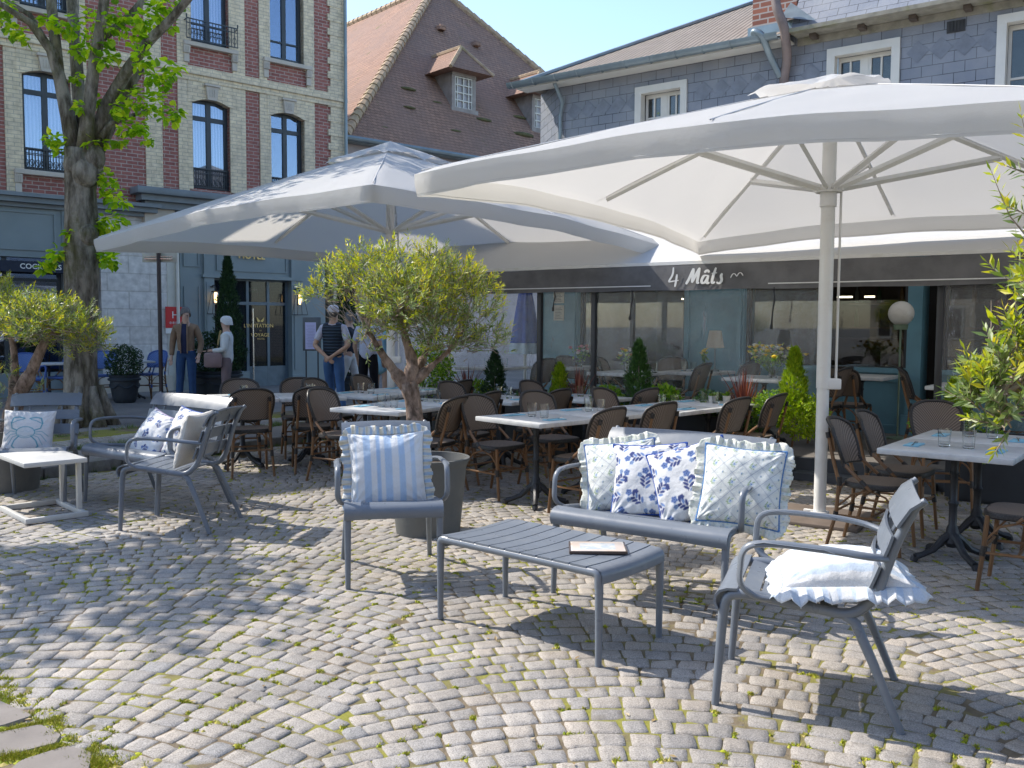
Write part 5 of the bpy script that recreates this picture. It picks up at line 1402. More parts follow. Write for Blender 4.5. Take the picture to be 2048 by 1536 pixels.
fr.bb(-3.24, -1.52, .104, .166, 1.93, 2.0); fr.bb(-2.42, -1.98, .104, .166, .1, .55); fr.bb(-1.92, -1.52, .104, .166, .1, .55); fr.bb(-3.24, -1.52, .104, .166, 2.46, 2.52)
dr = fr.build('glass_door', mat('door_grey', (.12, .16, .19), .4, bump=0), bb_, smooth=False)
g = MB(); g.bb(-3.24, -1.5, .132, .138, .45, 2.5); g.build('pane', M_DGL, dr, smooth=False)
g = MB(); g.tube([(-2.36, .04, .25), (-2.36, .04, 1.85)], .018, 8); g.box((-2.36, .07, .4), (.02, .07, .02)); g.box((-2.36, .07, 1.7), (.02, .07, .02)); g.build('door_handle', M_STEEL, dr)
b = MB(); b.bb(-3.3, -1.46, 1.6, 1.62, 0, 2.6); b.bb(-3.3, -1.46, .4, 1.6, -.0, .1); b.build('lobby', M_DARK, bb_, smooth=False)
b = MB(); b.lathe([(.10, .1), (.10, 2.5)], 14, (-2.2, .9, 0)); b.build('lobby_column', M_STONE, bb_)
M_GOLD = mat('gold_leaf', (.62, .44, .16), .4, metal=.4, var=.1, bump=0)
text_mesh('lettering', "L'INVITATION", .115, M_GOLD, dr, (-1.83, .095, 1.43), align='RIGHT', off=.001)
text_mesh('lettering', 'au', .06, M_GOLD, dr, (-2.15, .095, 1.345), align='CENTER')
text_mesh('lettering', 'VOYAGE', .115, M_GOLD, dr, (-1.93, .095, 1.22), align='RIGHT', off=.001)
text_mesh('lettering', 'HOTEL', .06, M_GOLD, dr, (-2.14, .095, 1.15), align='CENTER')
b = MB()
for s in (-1, 1): b.add([(-2.15, .094, 1.57), (-2.15 + s * .09, .094, 1.66), (-2.15 + s * .085, .094, 1.59), (-2.15 + s * .05, .094, 1.55)], [(0, 1, 2, 3) if s > 0 else (3, 2, 1, 0)])
b.build('butterfly_mark', M_GOLD, dr, smooth=False)
text_mesh('gold_letters', 'HOTEL', .20, M_GOLD, bb_, (-2.42, -.07, 2.95), align='CENTER', off=.004, ext=.01)
b = MB(); b.bb(-2.42, -2.15, .20, .22, 2.22, 2.34); ex = b.build('exit_sign', mat('exit_green', (.03, .22, .12), .6, bump=0), bb_, smooth=False)
b = MB(); b.bb(-2.40, -2.31, .196, .199, 2.24, 2.32); b.add([(-2.28, .196, 2.28), (-2.22, .196, 2.32), (-2.22, .196, 2.24)], [(0, 1, 2)]); b.bb(-2.22, -2.17, .196, .199, 2.265, 2.295); b.build('exit_symbol', M_LETTER, ex, smooth=False)
# lamps
M_BLK = mat('black_iron', (.012, .012, .014), .5, var=.1, bump=0)
t = NT('lit_bulb'); t.set(col=(1, .8, .5), emit=2.2, ecol=(1, .62, .25)); M_BULB = t.m
for x in (-3.36, -1.36):
    lt = thing('wall_lantern', 'black wall lantern with a glowing bulb left of the hotel door' if x < -2 else 'black wall lantern with a glowing bulb right of the hotel door', 'lamp', B_O + Vector((.747 * x - .665 * -.12, .665 * x + .747 * -.12, 2.2)), B_RZ, 'hotel wall lanterns')
    f = MB(); f.lathe([(0, -.0), (.05, -.0), (.05, .02), (0, .02)], 10, (0, .02, .09)); f.tube(smooth_path([(0, .03, .10), (0, -.06, .14), (0, -.16, .10), (0, -.16, .02)], .05), .012, 6)
    for sx in (-1, 1):
        for sy in (-1, 1): f.tube([(sx * .06, -.16 + sy * .06, -.0), (sx * .13, -.16 + sy * .13, -.48)], .006, 4)
    for sy in (-1, 1): f.tube([(-.13, -.16 + sy * .13, -.48), (.13, -.16 + sy * .13, -.48)], .006, 4); f.tube([(sy * .13, -.29, -.48), (sy * .13, -.03, -.48)], .006, 4)
    f.box((0, -.16, .0), (.13, .13, .02)); f.build('lantern_frame', M_BLK, lt)
    f = MB(); f.lathe([(0, -.02), (.045, -.02), (.045, -.16), (.03, -.24), (0, -.25)], 12, (0, -.16, 0)); f.build('bulb', M_BULB, lt)
    f = MB(); f.lathe([(.06, -.01), (.065, -.02), (.065, -.26), (.06, -.27)], 12, (0, -.16, 0)); f.build('glass_shade', M_GLASS, lt)
# red H sign
sg = MB(); sg.prism([(-4.36, 1.42), (-3.96, 1.42), (-3.96, 1.78), (-4.02, 1.86), (-4.36, 1.86)], -.075, -.055); so_ = sg.build('hotel_plate', mat('plate_red', (.55, .03, .03), .45, var=.04, bump=0), loc=B_O, rot=(0, 0, B_RZ), smooth=False)
tag(so_, 'red plate with a white H and four stars on the pale pier', 'sign')
text_mesh('lettering', 'H', .21, M_LETTER, so_, (-4.16, -.078, 1.62), align='CENTER')
for k in range(4): text_mesh('star', '*', .13, M_LETTER, so_, (-4.26 + k * .06, -.078, 1.46), align='CENTER')
sg = MB(); sg.bb(-4.36, -3.98, -.072, -.055, 1.30, 1.41); sg.build('white_strip', M_LETTER, so_, smooth=False)
# ------------------------------------------------------------------ old tiled house
H_O = Vector((-4.47, 25.0, 0)); H_RZ = B_RZ
th = thing('tiled_house', 'old house with a steep brown tiled hip roof and two little dormers', 'house', H_O, H_RZ)
t = NT('clay_tiles'); t.set(rough=.85, spec=.2); v = t.coord(); sp = t.n('ShaderNodeSeparateXYZ'); t.l(v, sp.inputs[0])
cb = t.n('ShaderNodeCombineXYZ'); t.l(t.math('ADD', sp.outputs[0], t.math('MULTIPLY', sp.outputs[1], .6)), cb.inputs[0]); t.l(sp.outputs[2], cb.inputs[1])
br = t.n('ShaderNodeTexBrick'); t.l(cb.outputs[0], br.inputs['Vector']); br.inputs['Scale'].default_value = 1; br.inputs['Brick Width'].default_value = .17; br.inputs['Row Height'].default_value = .10; br.inputs['Mortar Size'].default_value = .006
for k, c in (('Color1', (.38, .225, .155)), ('Color2', (.28, .17, .12)), ('Mortar', (.08, .05, .04))): br.inputs[k].default_value = (*c, 1)
c = t.mix(t.ramp(t.noise(v, .55, 7, .65), [(.38, 0), (.62, .75)]), br.outputs[0], (.25, .165, .13))
c = t.mix(t.ramp(t.noise(v, 3.5, 6, .7), [(.58, 0), (.7, .7)]), c, (.33, .22, .16))
c = t.mix(t.ramp(t.noise(v, 1.7, 7, .7), [(.64, 0), (.70, .9)]), c, (.13, .13, .04))
t.base(c); frz = t.math('FRACT', t.math('DIVIDE', sp.outputs[2], .10)); t.bump(t.math('ADD', t.math('SUBTRACT', 1.0, frz), t.math('MULTIPLY', t.noise(v, 14, 4), .8)), .9, .05); M_TILE = t.m
ZE, ZR, XL, YP = 6.6, 13.6, 14.0, 5.4
E0, E1 = (-.25, -.3, ZE - .1), (XL + .25, -.3, ZE - .1); PK = (7, YP, ZR); PB = (7, 26, ZR); BL = (-.25, 31, ZE - .1); BR = (XL + .25, 31, ZE - .1)
def sagrid(A_, B_, C_, D_, n, mi=None):   # roof face with a slightly wavy surface
    G_ = np.zeros((n, n, 3)); A_, B_, C_, D_ = [np.array(q, float) for q in (A_, B_, C_, D_)]
    for i in range(n):
        for j in range(n):
            u, w = i / (n - 1), j / (n - 1); p = (A_ * (1 - u) + B_ * u) * (1 - w) + (D_ * (1 - u) + C_ * u) * w
            p[2] += .07 * mnoise.noise(Vector((p[0] * .5, p[1] * .5, 0))) * (0 < i < n - 1) * (0 < j < n - 1); G_[i, j] = p
    return G_
b = MB(); b.grid(sagrid(E0, E1, PK, PK, 24)); b.grid(sagrid(BL, E0, PK, PB, 24)); b.grid(sagrid(E1, BR, PB, PK, 10)); b.build('roof', M_TILE, th)
M_RIDGE = mat('ridge_tiles', (.40, .29, .19), .9, var=.3, scale=6, bump=.3, dirt=(.2, .19, .09))
def ridge(p, q, name='ridge'):
    p, q = Vector(p), Vector(q); n = int((q - p).length / .33); b = MB()
    for i in range(n):
        a, c = p.lerp(q, i / n), p.lerp(q, (i + 1.12) / n); b.tube([a, c], [.155, .125], 8)
    return b.build(name, M_RIDGE, th)
ridge(E0, PK); ridge(PK, E1); ridge(PK, PB)
b = MB(); b.bb(0, XL, 0, 8, 0, ZE - .1); b.build('wall', mat('mauve_render', (.40, .34, .33), .9, var=.12, scale=1.2, bump=.3, bscale=12, bdist=.02, dirt=(.28, .24, .23)), th, smooth=False)
b = MB(); b.bb(-.3, XL + .3, -.32, -.0, ZE - .24, ZE - .14); b.tube([(-.35, -.38, ZE - .16), (XL + .3, -.38, ZE - .16)], .07, 8); b.build('gutter', M_ZINC, th)
b = MB()
for k in range(6): b.bb(.3 + k * .0, 13.5, -.02, -.001, 4.3, 4.6) if k == 0 else None
b.build('timber_band', mat('pale_timber', (.45, .34, .27), .9), th, smooth=False)
def roof_hit(px, py):
    """point of the front roof slope seen at a pixel, in house coordinates"""
    d = ray(px, py); ca, sa = math.cos(-H_RZ), math.sin(-H_RZ)
    o = Vector((0, 0, HC)) - H_O; ol = Vector((o.x * ca - o.y * sa, o.x * sa + o.y * ca, o.z)); dl = Vector((d.x * ca - d.y * sa, d.x * sa + d.y * ca, d.z))
    sl = (ZR - ZE + .1) / (YP + .3)      # z = ZE-.1 + (y+.3)*sl
    k = (ZE - .1 + (ol.y + .3) * sl - ol.z) / (dl.z - dl.y * sl); return ol + dl * k
for (px, py, W_, H_) in ((928, 222, .95, 1.25), (1085, 262, .95, 1.25)):
    p = roof_hit(px, py); x0, y0, z0 = p; dm = MB(); hw = W_ / 2; dpt = 1.6
    dm.bb(x0 - hw, x0 - hw + .12, y0, y0 + dpt, z0 - .1, z0 + H_); dm.bb(x0 + hw - .12, x0 + hw, y0, y0 + dpt, z0 - .1, z0 + H_); dm.bb(x0 - hw - .05, x0 + hw + .05, y0 - .06, y0 + .1, z0 - .12, z0 + .06)
    dm.bb(x0 - hw, x0 + hw, y0 - .02, y0 + .08, z0 + H_ - .22, z0 + H_)
    d0 = dm.build('dormer', mat('weathered_dormer', (.30, .27, .25), .9, var=.2, scale=4, bump=.3), th, smooth=False)
    w = MB(); 
    for xx in (x0 - hw + .12, x0 - .02, x0 + hw - .16): w.bb(xx, xx + .04, y0 + .02, y0 + .06, z0 + .06, z0 + H_ - .22)
    for k in range(5): zz = z0 + .06 + k * (H_ - .32) / 4; w.bb(x0 - hw + .12, x0 + hw - .12, y0 + .022, y0 + .058, zz, zz + .035)
    for xx in (x0 - hw * .55, x0 + hw * .38): w.bb(xx, xx + .03, y0 + .02, y0 + .058, z0 + .06, z0 + H_ - .22)
    w.build('window', M_SLWIN, d0, smooth=False); g = MB(); g.bb(x0 - hw + .1, x0 + hw - .1, y0 + .07, y0 + .08, z0, z0 + H_ - .1); g.build('pane', mat('dusty_pane', (.32, .30, .31), .3), d0, smooth=False)
    rr_ = MB(); zt = z0 + H_; o = .38; V = [(x0 - hw - o, y0 - .42, zt - .12), (x0 + hw + o, y0 - .42, zt - .12), (x0 + hw + o, y0 + dpt, zt - .12), (x0 - hw - o, y0 + dpt, zt - .12), (x0, y0 + .15, zt + .72), (x0, y0 + dpt + .4, zt + .72)]
    rr_.add(V, [(0, 1, 4), (1, 2, 5, 4), (3, 0, 4, 5), (0, 3, 2, 1)]); rr_.build('dormer_roof', M_TILE, d0, smooth=False)
    q = MB(); q.tube([V[0], V[4]], .06, 6); q.tube([V[1], V[4]], .06, 6); q.tube([V[4], V[5]], .08, 6); q.build('ridge', M_RIDGE, d0)
for px, py in ((787, 75), (948, 88), (690, 112)):
    pass
for px, py in ((950, 92), (880, 60)):
    p = roof_hit(px, py); b = MB(); b.box((p.x, p.y - .05, p.z + .05), (.28, .3, .18), bev=.05); b.build('roof_vent', M_TILE, th)
for px, py, s in ((818, 178, 1), (875, 205, .7), (968, 240, 1.2), (1040, 235, 1.1), (1048, 270, 1.6), (820, 215, .8), (912, 262, .8), (770, 255, .6)):
    p = roof_hit(px, py); b = MB(); b.sphere((p.x, p.y + .03, p.z), .20 * s, 10, 5, (1.5, .5, .30)); b.build('moss_clump', M_MOSS2 if 'M_MOSS2' in globals() else globals().setdefault('M_MOSS2', mat('roof_moss', (.10, .095, .04), .95, var=.3, scale=8, bump=.8, bscale=20, bdist=.03)), th)
# ------------------------------------------------------------------ foliage tools
def leaf_mat(name, stops, trans=.35, rough=.45, spec=.4):
    t = NT(name); t.set(rough=rough, spec=spec); g = t.n('ShaderNodeNewGeometry')
    c = t.ramp(g.outputs['Random Per Island'], stops); t.base(c)
    tr = t.n('ShaderNodeBsdfTranslucent'); t.l(t.mix(1.0, c, (1.5, 1.6, .7), 'MULTIPLY'), tr.inputs[0])
    mx = t.n('ShaderNodeMixShader'); mx.inputs[0].default_value = trans; t.l(t.b.outputs[0], mx.inputs[1]); t.l(tr.outputs[0], mx.inputs[2]); t.l(mx.outputs[0], t.out.inputs[0]); return t.m
M_LIN = leaf_mat('linden_leaf', [(0, (.14, .27, .015)), (.4, (.28, .44, .02)), (.75, (.48, .60, .03)), (1, (.66, .66, .05))], .62)
M_OLV = leaf_mat('olive_leaf', [(0, (.09, .14, .045)), (.4, (.16, .23, .07)), (.7, (.26, .32, .13)), (1, (.42, .45, .30))], .30, .38, .5)
M_OLY = leaf_mat('young_olive_leaf', [(0, (.24, .32, .03)), (.45, (.42, .44, .03)), (.8, (.46, .42, .03)), (1, (.55, .42, .03))], .4, .4)
M_TWIG = mat('twig_bark', (.30, .235, .185), .85, var=.25, scale=15, bump=.2)
M_DGRN = leaf_mat('dark_conifer', [(0, (.012, .035, .014)), (.6, (.025, .065, .022)), (1, (.05, .10, .03))], .1, .6)
M_MGRN = leaf_mat('mid_conifer', [(0, (.03, .08, .02)), (.6, (.06, .14, .03)), (1, (.10, .19, .05))], .2, .6)
M_LIME = leaf_mat('lime_conifer', [(0, (.14, .24, .01)), (.6, (.27, .38, .015)), (1, (.42, .48, .03))], .35, .6)
M_BUSH = leaf_mat('bright_bush', [(0, (.08, .2, .02)), (.6, (.2, .36, .03)), (1, (.38, .46, .04))], .35)
M_REDL = leaf_mat('red_blade', [(0, (.09, .02, .018)), (.5, (.18, .045, .035)), (1, (.36, .14, .10))], .25, .4)
M_BARK = NT('linden_bark'); _t = M_BARK; _t.set(rough=.95, spec=.1); v = _t.coord(scale=(1, 1, .28))
c = _t.mix(_t.ramp(_t.noise(v, 9, 6, .65), [(.38, 0), (.62, 1)]), (.085, .07, .052), (.32, .28, .225))
c = _t.mix(_t.ramp(_t.noise(_t.coord(), 2.2, 6, .7), [(.5, 0), (.66, .75)]), c, (.10, .095, .03)); _t.base(c)
_t.bump(_t.math('ADD', _t.noise(v, 14, 6, .7), _t.math('MULTIPLY', _t.noise(v, 40, 4), .4)), .9, .05); M_BARK = _t.m
HEART = [(0, 0, 0), (-.40, .18, .05), (-.46, .52, .10), (0, 1.05, -.05), (.46, .52, .10), (.40, .18, .05)]
HF = [(0, 3, 2, 1), (0, 5, 4, 3)]
LANC = [(0, 0, 0), (-.11, .45, .03), (0, 1, -.02), (.11, .45, .03)]
LFc = [(0, 3, 2), (0, 2, 1)]
def add_leaf(V, F, p, d, up, s, shape=LANC, faces=LFc):
    y = d.normalized(); z = (up - y * up.dot(y))
    z = z.normalized() if z.length > 1e-4 else Vector((1, 0, 0)); x = y.cross(z); k = len(V)
    for a, b_, c_ in shape: V.append(tuple(p + x * (a * s) + y * (b_ * s) + z * (c_ * s)))
    F += [tuple(i + k for i in f) for f in faces]
def rvec(r): return Vector((r.gauss(0, 1), r.gauss(0, 1), r.gauss(0, 1))).normalized()
def wiggle(p, q, n, amp, r):
    p, q = Vector(p), Vector(q); L = (q - p).length; out = [p]
    for i in range(1, n): out.append(p.lerp(q, i / n) + rvec(r) * amp * L)
    out.append(q); return out

# ------------------------------------------------------------------ linden tree
DT = 12.7
def T_(px, py, dy=0.0): return at_y(px, py, DT + dy)
lin = thing('linden_tree', 'tall pollarded linden with mossy trunk and bright yellow green sprouts', 'tree', (-5.95, DT, RAISE))
LO = Vector((-5.95, DT, RAISE))
def loc(v_): return tuple(Vector(v_) - LO)
tr = MB(); rl = random.Random(12)
trunk = [(166, 862, .34), (165, 840, .285), (163, 800, .235), (161, 730, .215), (162, 650, .21), (163, 560, .225), (164, 500, .235), (163, 440, .215), (161, 380, .20), (164, 330, .225), (166, 300, .24)]
tr.tube([loc(T_(x, y)) for x, y, r in trunk], [r for _, _, r in trunk], 20)
for k in range(7):
    a = k * 2 * PI / 7 + .3; tr.tube([(.20 * math.cos(a), .20 * math.sin(a), .55), (.27 * math.cos(a), .27 * math.sin(a), .2), (.40 * math.cos(a), .40 * math.sin(a), -.06)], [.05, .10, .09], 8)
for (x, y, r, dy) in ((170, 345, .19, -.08), (176, 470, .13, -.12), (186, 315, .16, -.05), (150, 330, .15, -.1), (190, 340, .10, 0)): tr.sphere(loc(T_(x, y, dy)), r, 12, 8, (1, 1, 1.2))
tr.build('trunk', M_BARK, lin, ang=180)
limbs = [
 [(152, 315, 0, .15), (135, 230, 0, .12), (118, 150, 0, .10), (102, 100, 0, .085), (60, 45, -.2, .06), (0, 8, -.4, .045), (-60, -60, -.8, .035), (-110, -200, -1.2, .02)],
 [(118, 150, 0, .09), (108, 60, .1, .09), (100, -20, .2, .08), (85, -160, .4, .06), (60, -330, .5, .03)],
 [(100, 95, 0, .05), (60, 30, .3, .045), (10, 0, .5, .04), (-60, -40, .8, .02)],
 [(165, 310, .1, .14), (158, 200, .3, .11), (150, 80, .5, .10), (140, -40, .7, .085), (150, -200, 1.0, .05), (120, -380, 1.2, .025)],
 [(170, 305, -.1, .15), (176, 230, -.1, .11), (188, 130, -.15, .095), (205, 30, -.2, .085), (215, -60, -.2, .075), (250, -220, -.2, .045), (260, -380, -.3, .02)],
 [(190, 300, .1, .15), (212, 215, .1, .12), (255, 140, .0, .095), (295, 85, .0, .085), (345, 35, -.1, .07), (395, -25, -.2, .06), (470, -120, -.4, .04), (560, -240, -.7, .02)],
 [(205, 75, .2, .07), (240, 50, .2, .065), (270, 20, .3, .06), (310, -30, .4, .05), (340, -160, .7, .03)],
 [(185, 320, .2, .13), (225, 245, .3, .09), (265, 165, .3, .07), (285, 135, .3, .05)],
 [(203, 275, 0, .07), (222, 248, 0, .05), (262, 232, -.05, .035), (300, 218, -.1, .02)],
 [(300, -10, .2, .04), (275, -40, -.3, .035), (330, -200, -1.0, .02)],
]
for L_ in limbs:
    b = MB(); b.tube([loc(T_(x, y, dy)) for x, y, dy, r in L_], [r * .80 for *_, r in L_], 12); b.build('limb', M_BARK, lin, ang=180)
V, F = [], []
cl_ = [(150, 50, 30), (185, 45, 26), (215, 55, 24), (120, 55, 12), (235, 30, 18), (262, 48, 26), (292, 38, 26), (282, 85, 20), (316, 22, 22), (335, 8, 16), (222, 108, 18), (205, 120, 14), (285, 115, 22), (305, 150, 24), (345, 135, 18), (330, 165, 14), (262, 195, 24), (235, 215, 18), (285, 205, 22), (318, 205, 22), (338, 232, 16), (350, 225, 10), (255, 250, 18), (282, 248, 12), (112, 280, 14), (122, 298, 12), (100, 275, 10), (185, 285, 9), (205, 288, 8), (190, 345, 16), (212, 362, 18), (225, 385, 18), (238, 400, 12), (215, 440, 20), (232, 440, 14), (205, 455, 14), (140, 465, 10), (115, 505, 14), (100, 520, 12), (85, 535, 8), (210, 505, 14), (225, 522, 14), (212, 520, 10), (160, 215, 9), (150, 155, 10), (35, 65, 12), (5, 40, 16), (50, 78, 8), (190, 200, 8), (10, 10, 14), (95, 40, 10), (240, 280, 9), (275, 262, 10), (298, 280, 8), (340, 50, 10), (365, 8, 12), (180, 90, 16), (160, 100, 14)]
for (x, y, s) in cl_:
    c0 = T_(x, y, rl.uniform(-.25, .1)); R_ = s * .0069 * 1.1
    for _ in range(int(7 + s * 1.4)):
        o = rvec(rl) * R_ * rl.random() ** .5; p = c0 + Vector((o.x, o.y * .8, o.z))
        d = (o.normalized() * .7 + Vector((rl.gauss(0, .4), rl.gauss(0, .4), -.35))); add_leaf(V, F, p, d, rvec(rl) * .6 + Vector((0, 0, 1)), rl.uniform(.055, .125), HEART, HF)
for i in range(1500):       # crown above the picture
    L_ = rl.choice(limbs); k = rl.randrange(max(1, len(L_) - 4), len(L_)); x, y, dy, r = L_[k]
    if y > -60: continue
    c0 = T_(x, y, dy) + rvec(rl) * .85
    if c0.z < 6.9 or c0.x > -4.7: continue
    for _ in range(16):
        o = rvec(rl) * .30 * rl.random() ** .5; add_leaf(V, F, c0 + o, o + Vector((0, 0, -.2)), rvec(rl) + Vector((0, 0, 1)), rl.uniform(.07, .13), HEART, HF)
b = MB(); b.add([loc(v_) for v_ in V], F); b.build('leaves', M_LIN, lin, smooth=False)
# the neighbouring linden just outside the left edge, whose shade falls on the paving
ln2 = thing('linden_tree', 'second linden standing left of the view, shading the near left paving', 'tree', (-8.05, 7.45, RAISE))
b = MB(); b.tube([(0, 0, -.1), (.02, 0, 1.5), (-.03, .05, 3.2), (0, 0, 4.4)], [.26, .2, .18, .15], 14); b.build('trunk', M_BARK, ln2, ang=180)
V, F = [], []; rl = random.Random(4)
for i in range(12):
    a = rl.uniform(0, 2 * PI); e = Vector((1.5 * math.cos(a) * rl.uniform(.4, 1), 1.0 * math.sin(a) * rl.uniform(.5, 1), rl.uniform(4.6, 6.6)))
    b = MB(); b.tube(wiggle((0, 0, 3.4), e, 4, .05, rl), [.10, .07, .05, .035, .02], 8); b.build('limb', M_BARK, ln2, ang=180)
    for _ in range(9):
        c0 = e + rvec(rl) * .55
        for _ in range(19):
            o = rvec(rl) * .36 * rl.random() ** .5; add_leaf(V, F, c0 + o, o + Vector((0, 0, -.2)), rvec(rl) + Vector((0, 0, 1)), rl.uniform(.09, .15), HEART, HF)
b = MB(); b.add(V, F); b.build('leaves', M_LIN, ln2, smooth=False)

# ------------------------------------------------------------------ olive trees
M_POT = mat('zinc_pot', (.115, .118, .115), .6, var=.15, scale=3, bump=.15, bscale=30, dirt=(.17, .165, .15), dscale=3)
M_SOIL = mat('soil', (.05, .035, .025), .95, var=.3, bump=.6, bscale=40, bdist=.02)
M_OBARK = NT('olive_bark'); _t = M_OBARK; _t.set(rough=.9, spec=.15); v = _t.coord(scale=(1, 1, .45))
c = _t.mix(_t.ramp(_t.noise(v, 22, 6, .65), [(.35, 0), (.62, 1)]), (.11, .075, .055), (.34, .25, .20)); c = _t.mix(_t.ramp(_t.noise(_t.coord(), 9, 5), [(.58, 0), (.66, .8)]), c, (.06, .05, .04)); _t.base(c); _t.bump(_t.noise(v, 30, 5, .7), .8, .02); M_OBARK = _t.m
LANW = [(0, 0, 0), (-.155, .48, .04), (0, 1, -.02), (.155, .48, .04)]
def olive(label, base, Dm, trunks, blobs, n, seed, leafsize=(.035, .058), pot=(.31, .235, .56), shoots=(), potlabel=None, fine=1.0, yl=.35, lf=LANC):
    t = thing('olive_tree', label, 'tree', (base[0], base[1], 0), 0, 'potted olive trees'); r = random.Random(seed); O = Vector((base[0], base[1], 0))
    if pot:
        p_ = thing('plant_pot', potlabel, 'pot', (base[0], base[1], 0), 0)
        b = MB(); b.lathe([(0, 0), (pot[1], 0), (pot[1] + .004, .02), (pot[0] - .025, pot[2] - .07), (pot[0] - .02, pot[2] - .05), (pot[0], pot[2] - .02), (pot[0], pot[2]), (pot[0] - .025, pot[2]), (pot[0] - .03, pot[2] - .03), (pot[0] - .05, pot[2] - .12)], 36); b.build('pot_body', M_POT, p_)
        b = MB(); b.disc((0, 0, pot[2] - .07), pot[0] - .035, 24); b.build('soil', M_SOIL, p_)
    P = lambda x, y, dy=0: at_y(x, y, Dm + dy) - O
    for T in trunks:
        b = MB(); pts = [P(x, y, dy) if not isinstance(x, Vector) else x for x, y, dy, _ in T]; b.tube(smooth_path(pts, .05, 3), None or [T[min(len(T) - 1, int(i * (len(T) - 1) / max(1, (len(smooth_path(pts, .05, 3)) - 1)) + .5))][3] for i in range(len(smooth_path(pts, .05, 3)))], 14)
        b.build('trunk' if T is trunks[0] else 'branch', M_OBARK, t, ang=180)
    V, F, V2, F2 = [], [], [], []; tw = MB()
    hubs = [T[-1][0] if isinstance(T[-1][0], Vector) else P(*T[-1][:3]) for T in trunks]
    def sprig(p, d, L, nl, young):
        d = d.normalized(); bend = Vector((0, 0, .25)) + rvec(r) * .15; pts = [p]
        for k in range(3): pts.append(pts[-1] + (d + bend * (k / 2)).normalized() * L / 3)
        tw.tube(pts, [.0022, .0018, .0013, .0008], 3, cap=False)
        for k in range(nl):
            q = (k + .5) / nl; i = min(2, int(q * 3)); pp = pts[i].lerp(pts[i + 1], q * 3 - i); td = (pts[i + 1] - pts[i]).normalized()
            s_ = rvec(r); s_ = (s_ - td * s_.dot(td)).normalized()
            for sg in (1, -1):
                ld = (td * r.uniform(.5, .9) + s_ * sg * r.uniform(.5, 1)); tgt = (V2, F2) if (young and q > .35) else (V, F)
                add_leaf(*tgt, pp, ld, td + rvec(r) * .3, r.uniform(*leafsize) * (.75 if q > .8 else 1), lf)
        add_leaf(*((V2, F2) if young else (V, F)), pts[-1], td, rvec(r), leafsize[0] * .8)
    W_ = [bb[3] ** 2 * (bb[4] if len(bb) > 4 else 1) for bb in blobs]
    for i in range(n):
        bl = r.choices(blobs, W_)[0]; c0 = P(bl[0], bl[1], bl[2]); o = rvec(r); o.z = o.z * .85 + (.10 if r.random() < .7 else 0)
        rad = bl[3] * (r.random() ** .38); p = c0 + Vector((o.x * rad, o.y * rad, o.z * rad * .8))
        d = o + Vector((0, 0, .75)) + rvec(r) * .5; hz = p.z - (min(P(b2[0], b2[1], 0).z for b2 in blobs))
        sprig(p, d, r.uniform(.07, .14) * fine, r.choice([4, 5, 6]), r.random() < yl + .45 * max(0, min(1, hz / .45)))
    for (x0, y0, x1, y1, dy, nl) in shoots:
        a, c_ = P(x0, y0, dy), P(x1, y1, dy); tw.tube(wiggle(a, c_, 4, .03, r), [.0035, .003, .0025, .0018, .001], 4, cap=False)
        for k in range(nl):
            q = (k + .5) / nl; pp = a.lerp(c_, q); td = (c_ - a).normalized(); s_ = rvec(r); s_ = (s_ - td * s_.dot(td)).normalized()
            for sg in (1, -1): add_leaf(*((V2, F2) if q > .6 else (V, F)), pp, td * r.uniform(.5, 1) + s_ * sg * .9, td + rvec(r) * .4, r.uniform(*leafsize) * (1.1 - .4 * q), lf)
        add_leaf(V2, F2, c_, td, rvec(r), leafsize[0])
    for i in range(int(n * .28)):     # bare inner twigs
        bl = r.choices(blobs, W_)[0]; c0 = P(bl[0], bl[1], bl[2]); e = c0 + Vector((r.gauss(0, .45), r.gauss(0, .45), r.uniform(-.75, .35))) * bl[3]
        h = min(hubs, key=lambda q_: (q_ - e).length); s0 = h.lerp(e, r.uniform(.25, .75)) + rvec(r) * .05
        tw.tube(wiggle(s0, e, 3, .10, r), [.0042, .0032, .0022, .0012], 3, cap=False)
    for i in range(int(14 + n * .02)):
        bl = r.choices(blobs, W_)[0]; c0 = P(bl[0], bl[1], bl[2]); h = min(hubs, key=lambda q_: (q_ - c0).length); tw.tube(wiggle(h, c0 + rvec(r) * bl[3] * .4, 4, .07, r), [.013, .010, .008, .005, .003], 5, cap=False)
    tw.build('twigs', M_TWIG, t, ang=180)
    b = MB(); b.add(V, F); b.build('leaves', M_OLV, t, smooth=False)
    if V2: b = MB(); b.add(V2, F2); b.build('young_leaves', M_OLY, t, smooth=False)
    return t
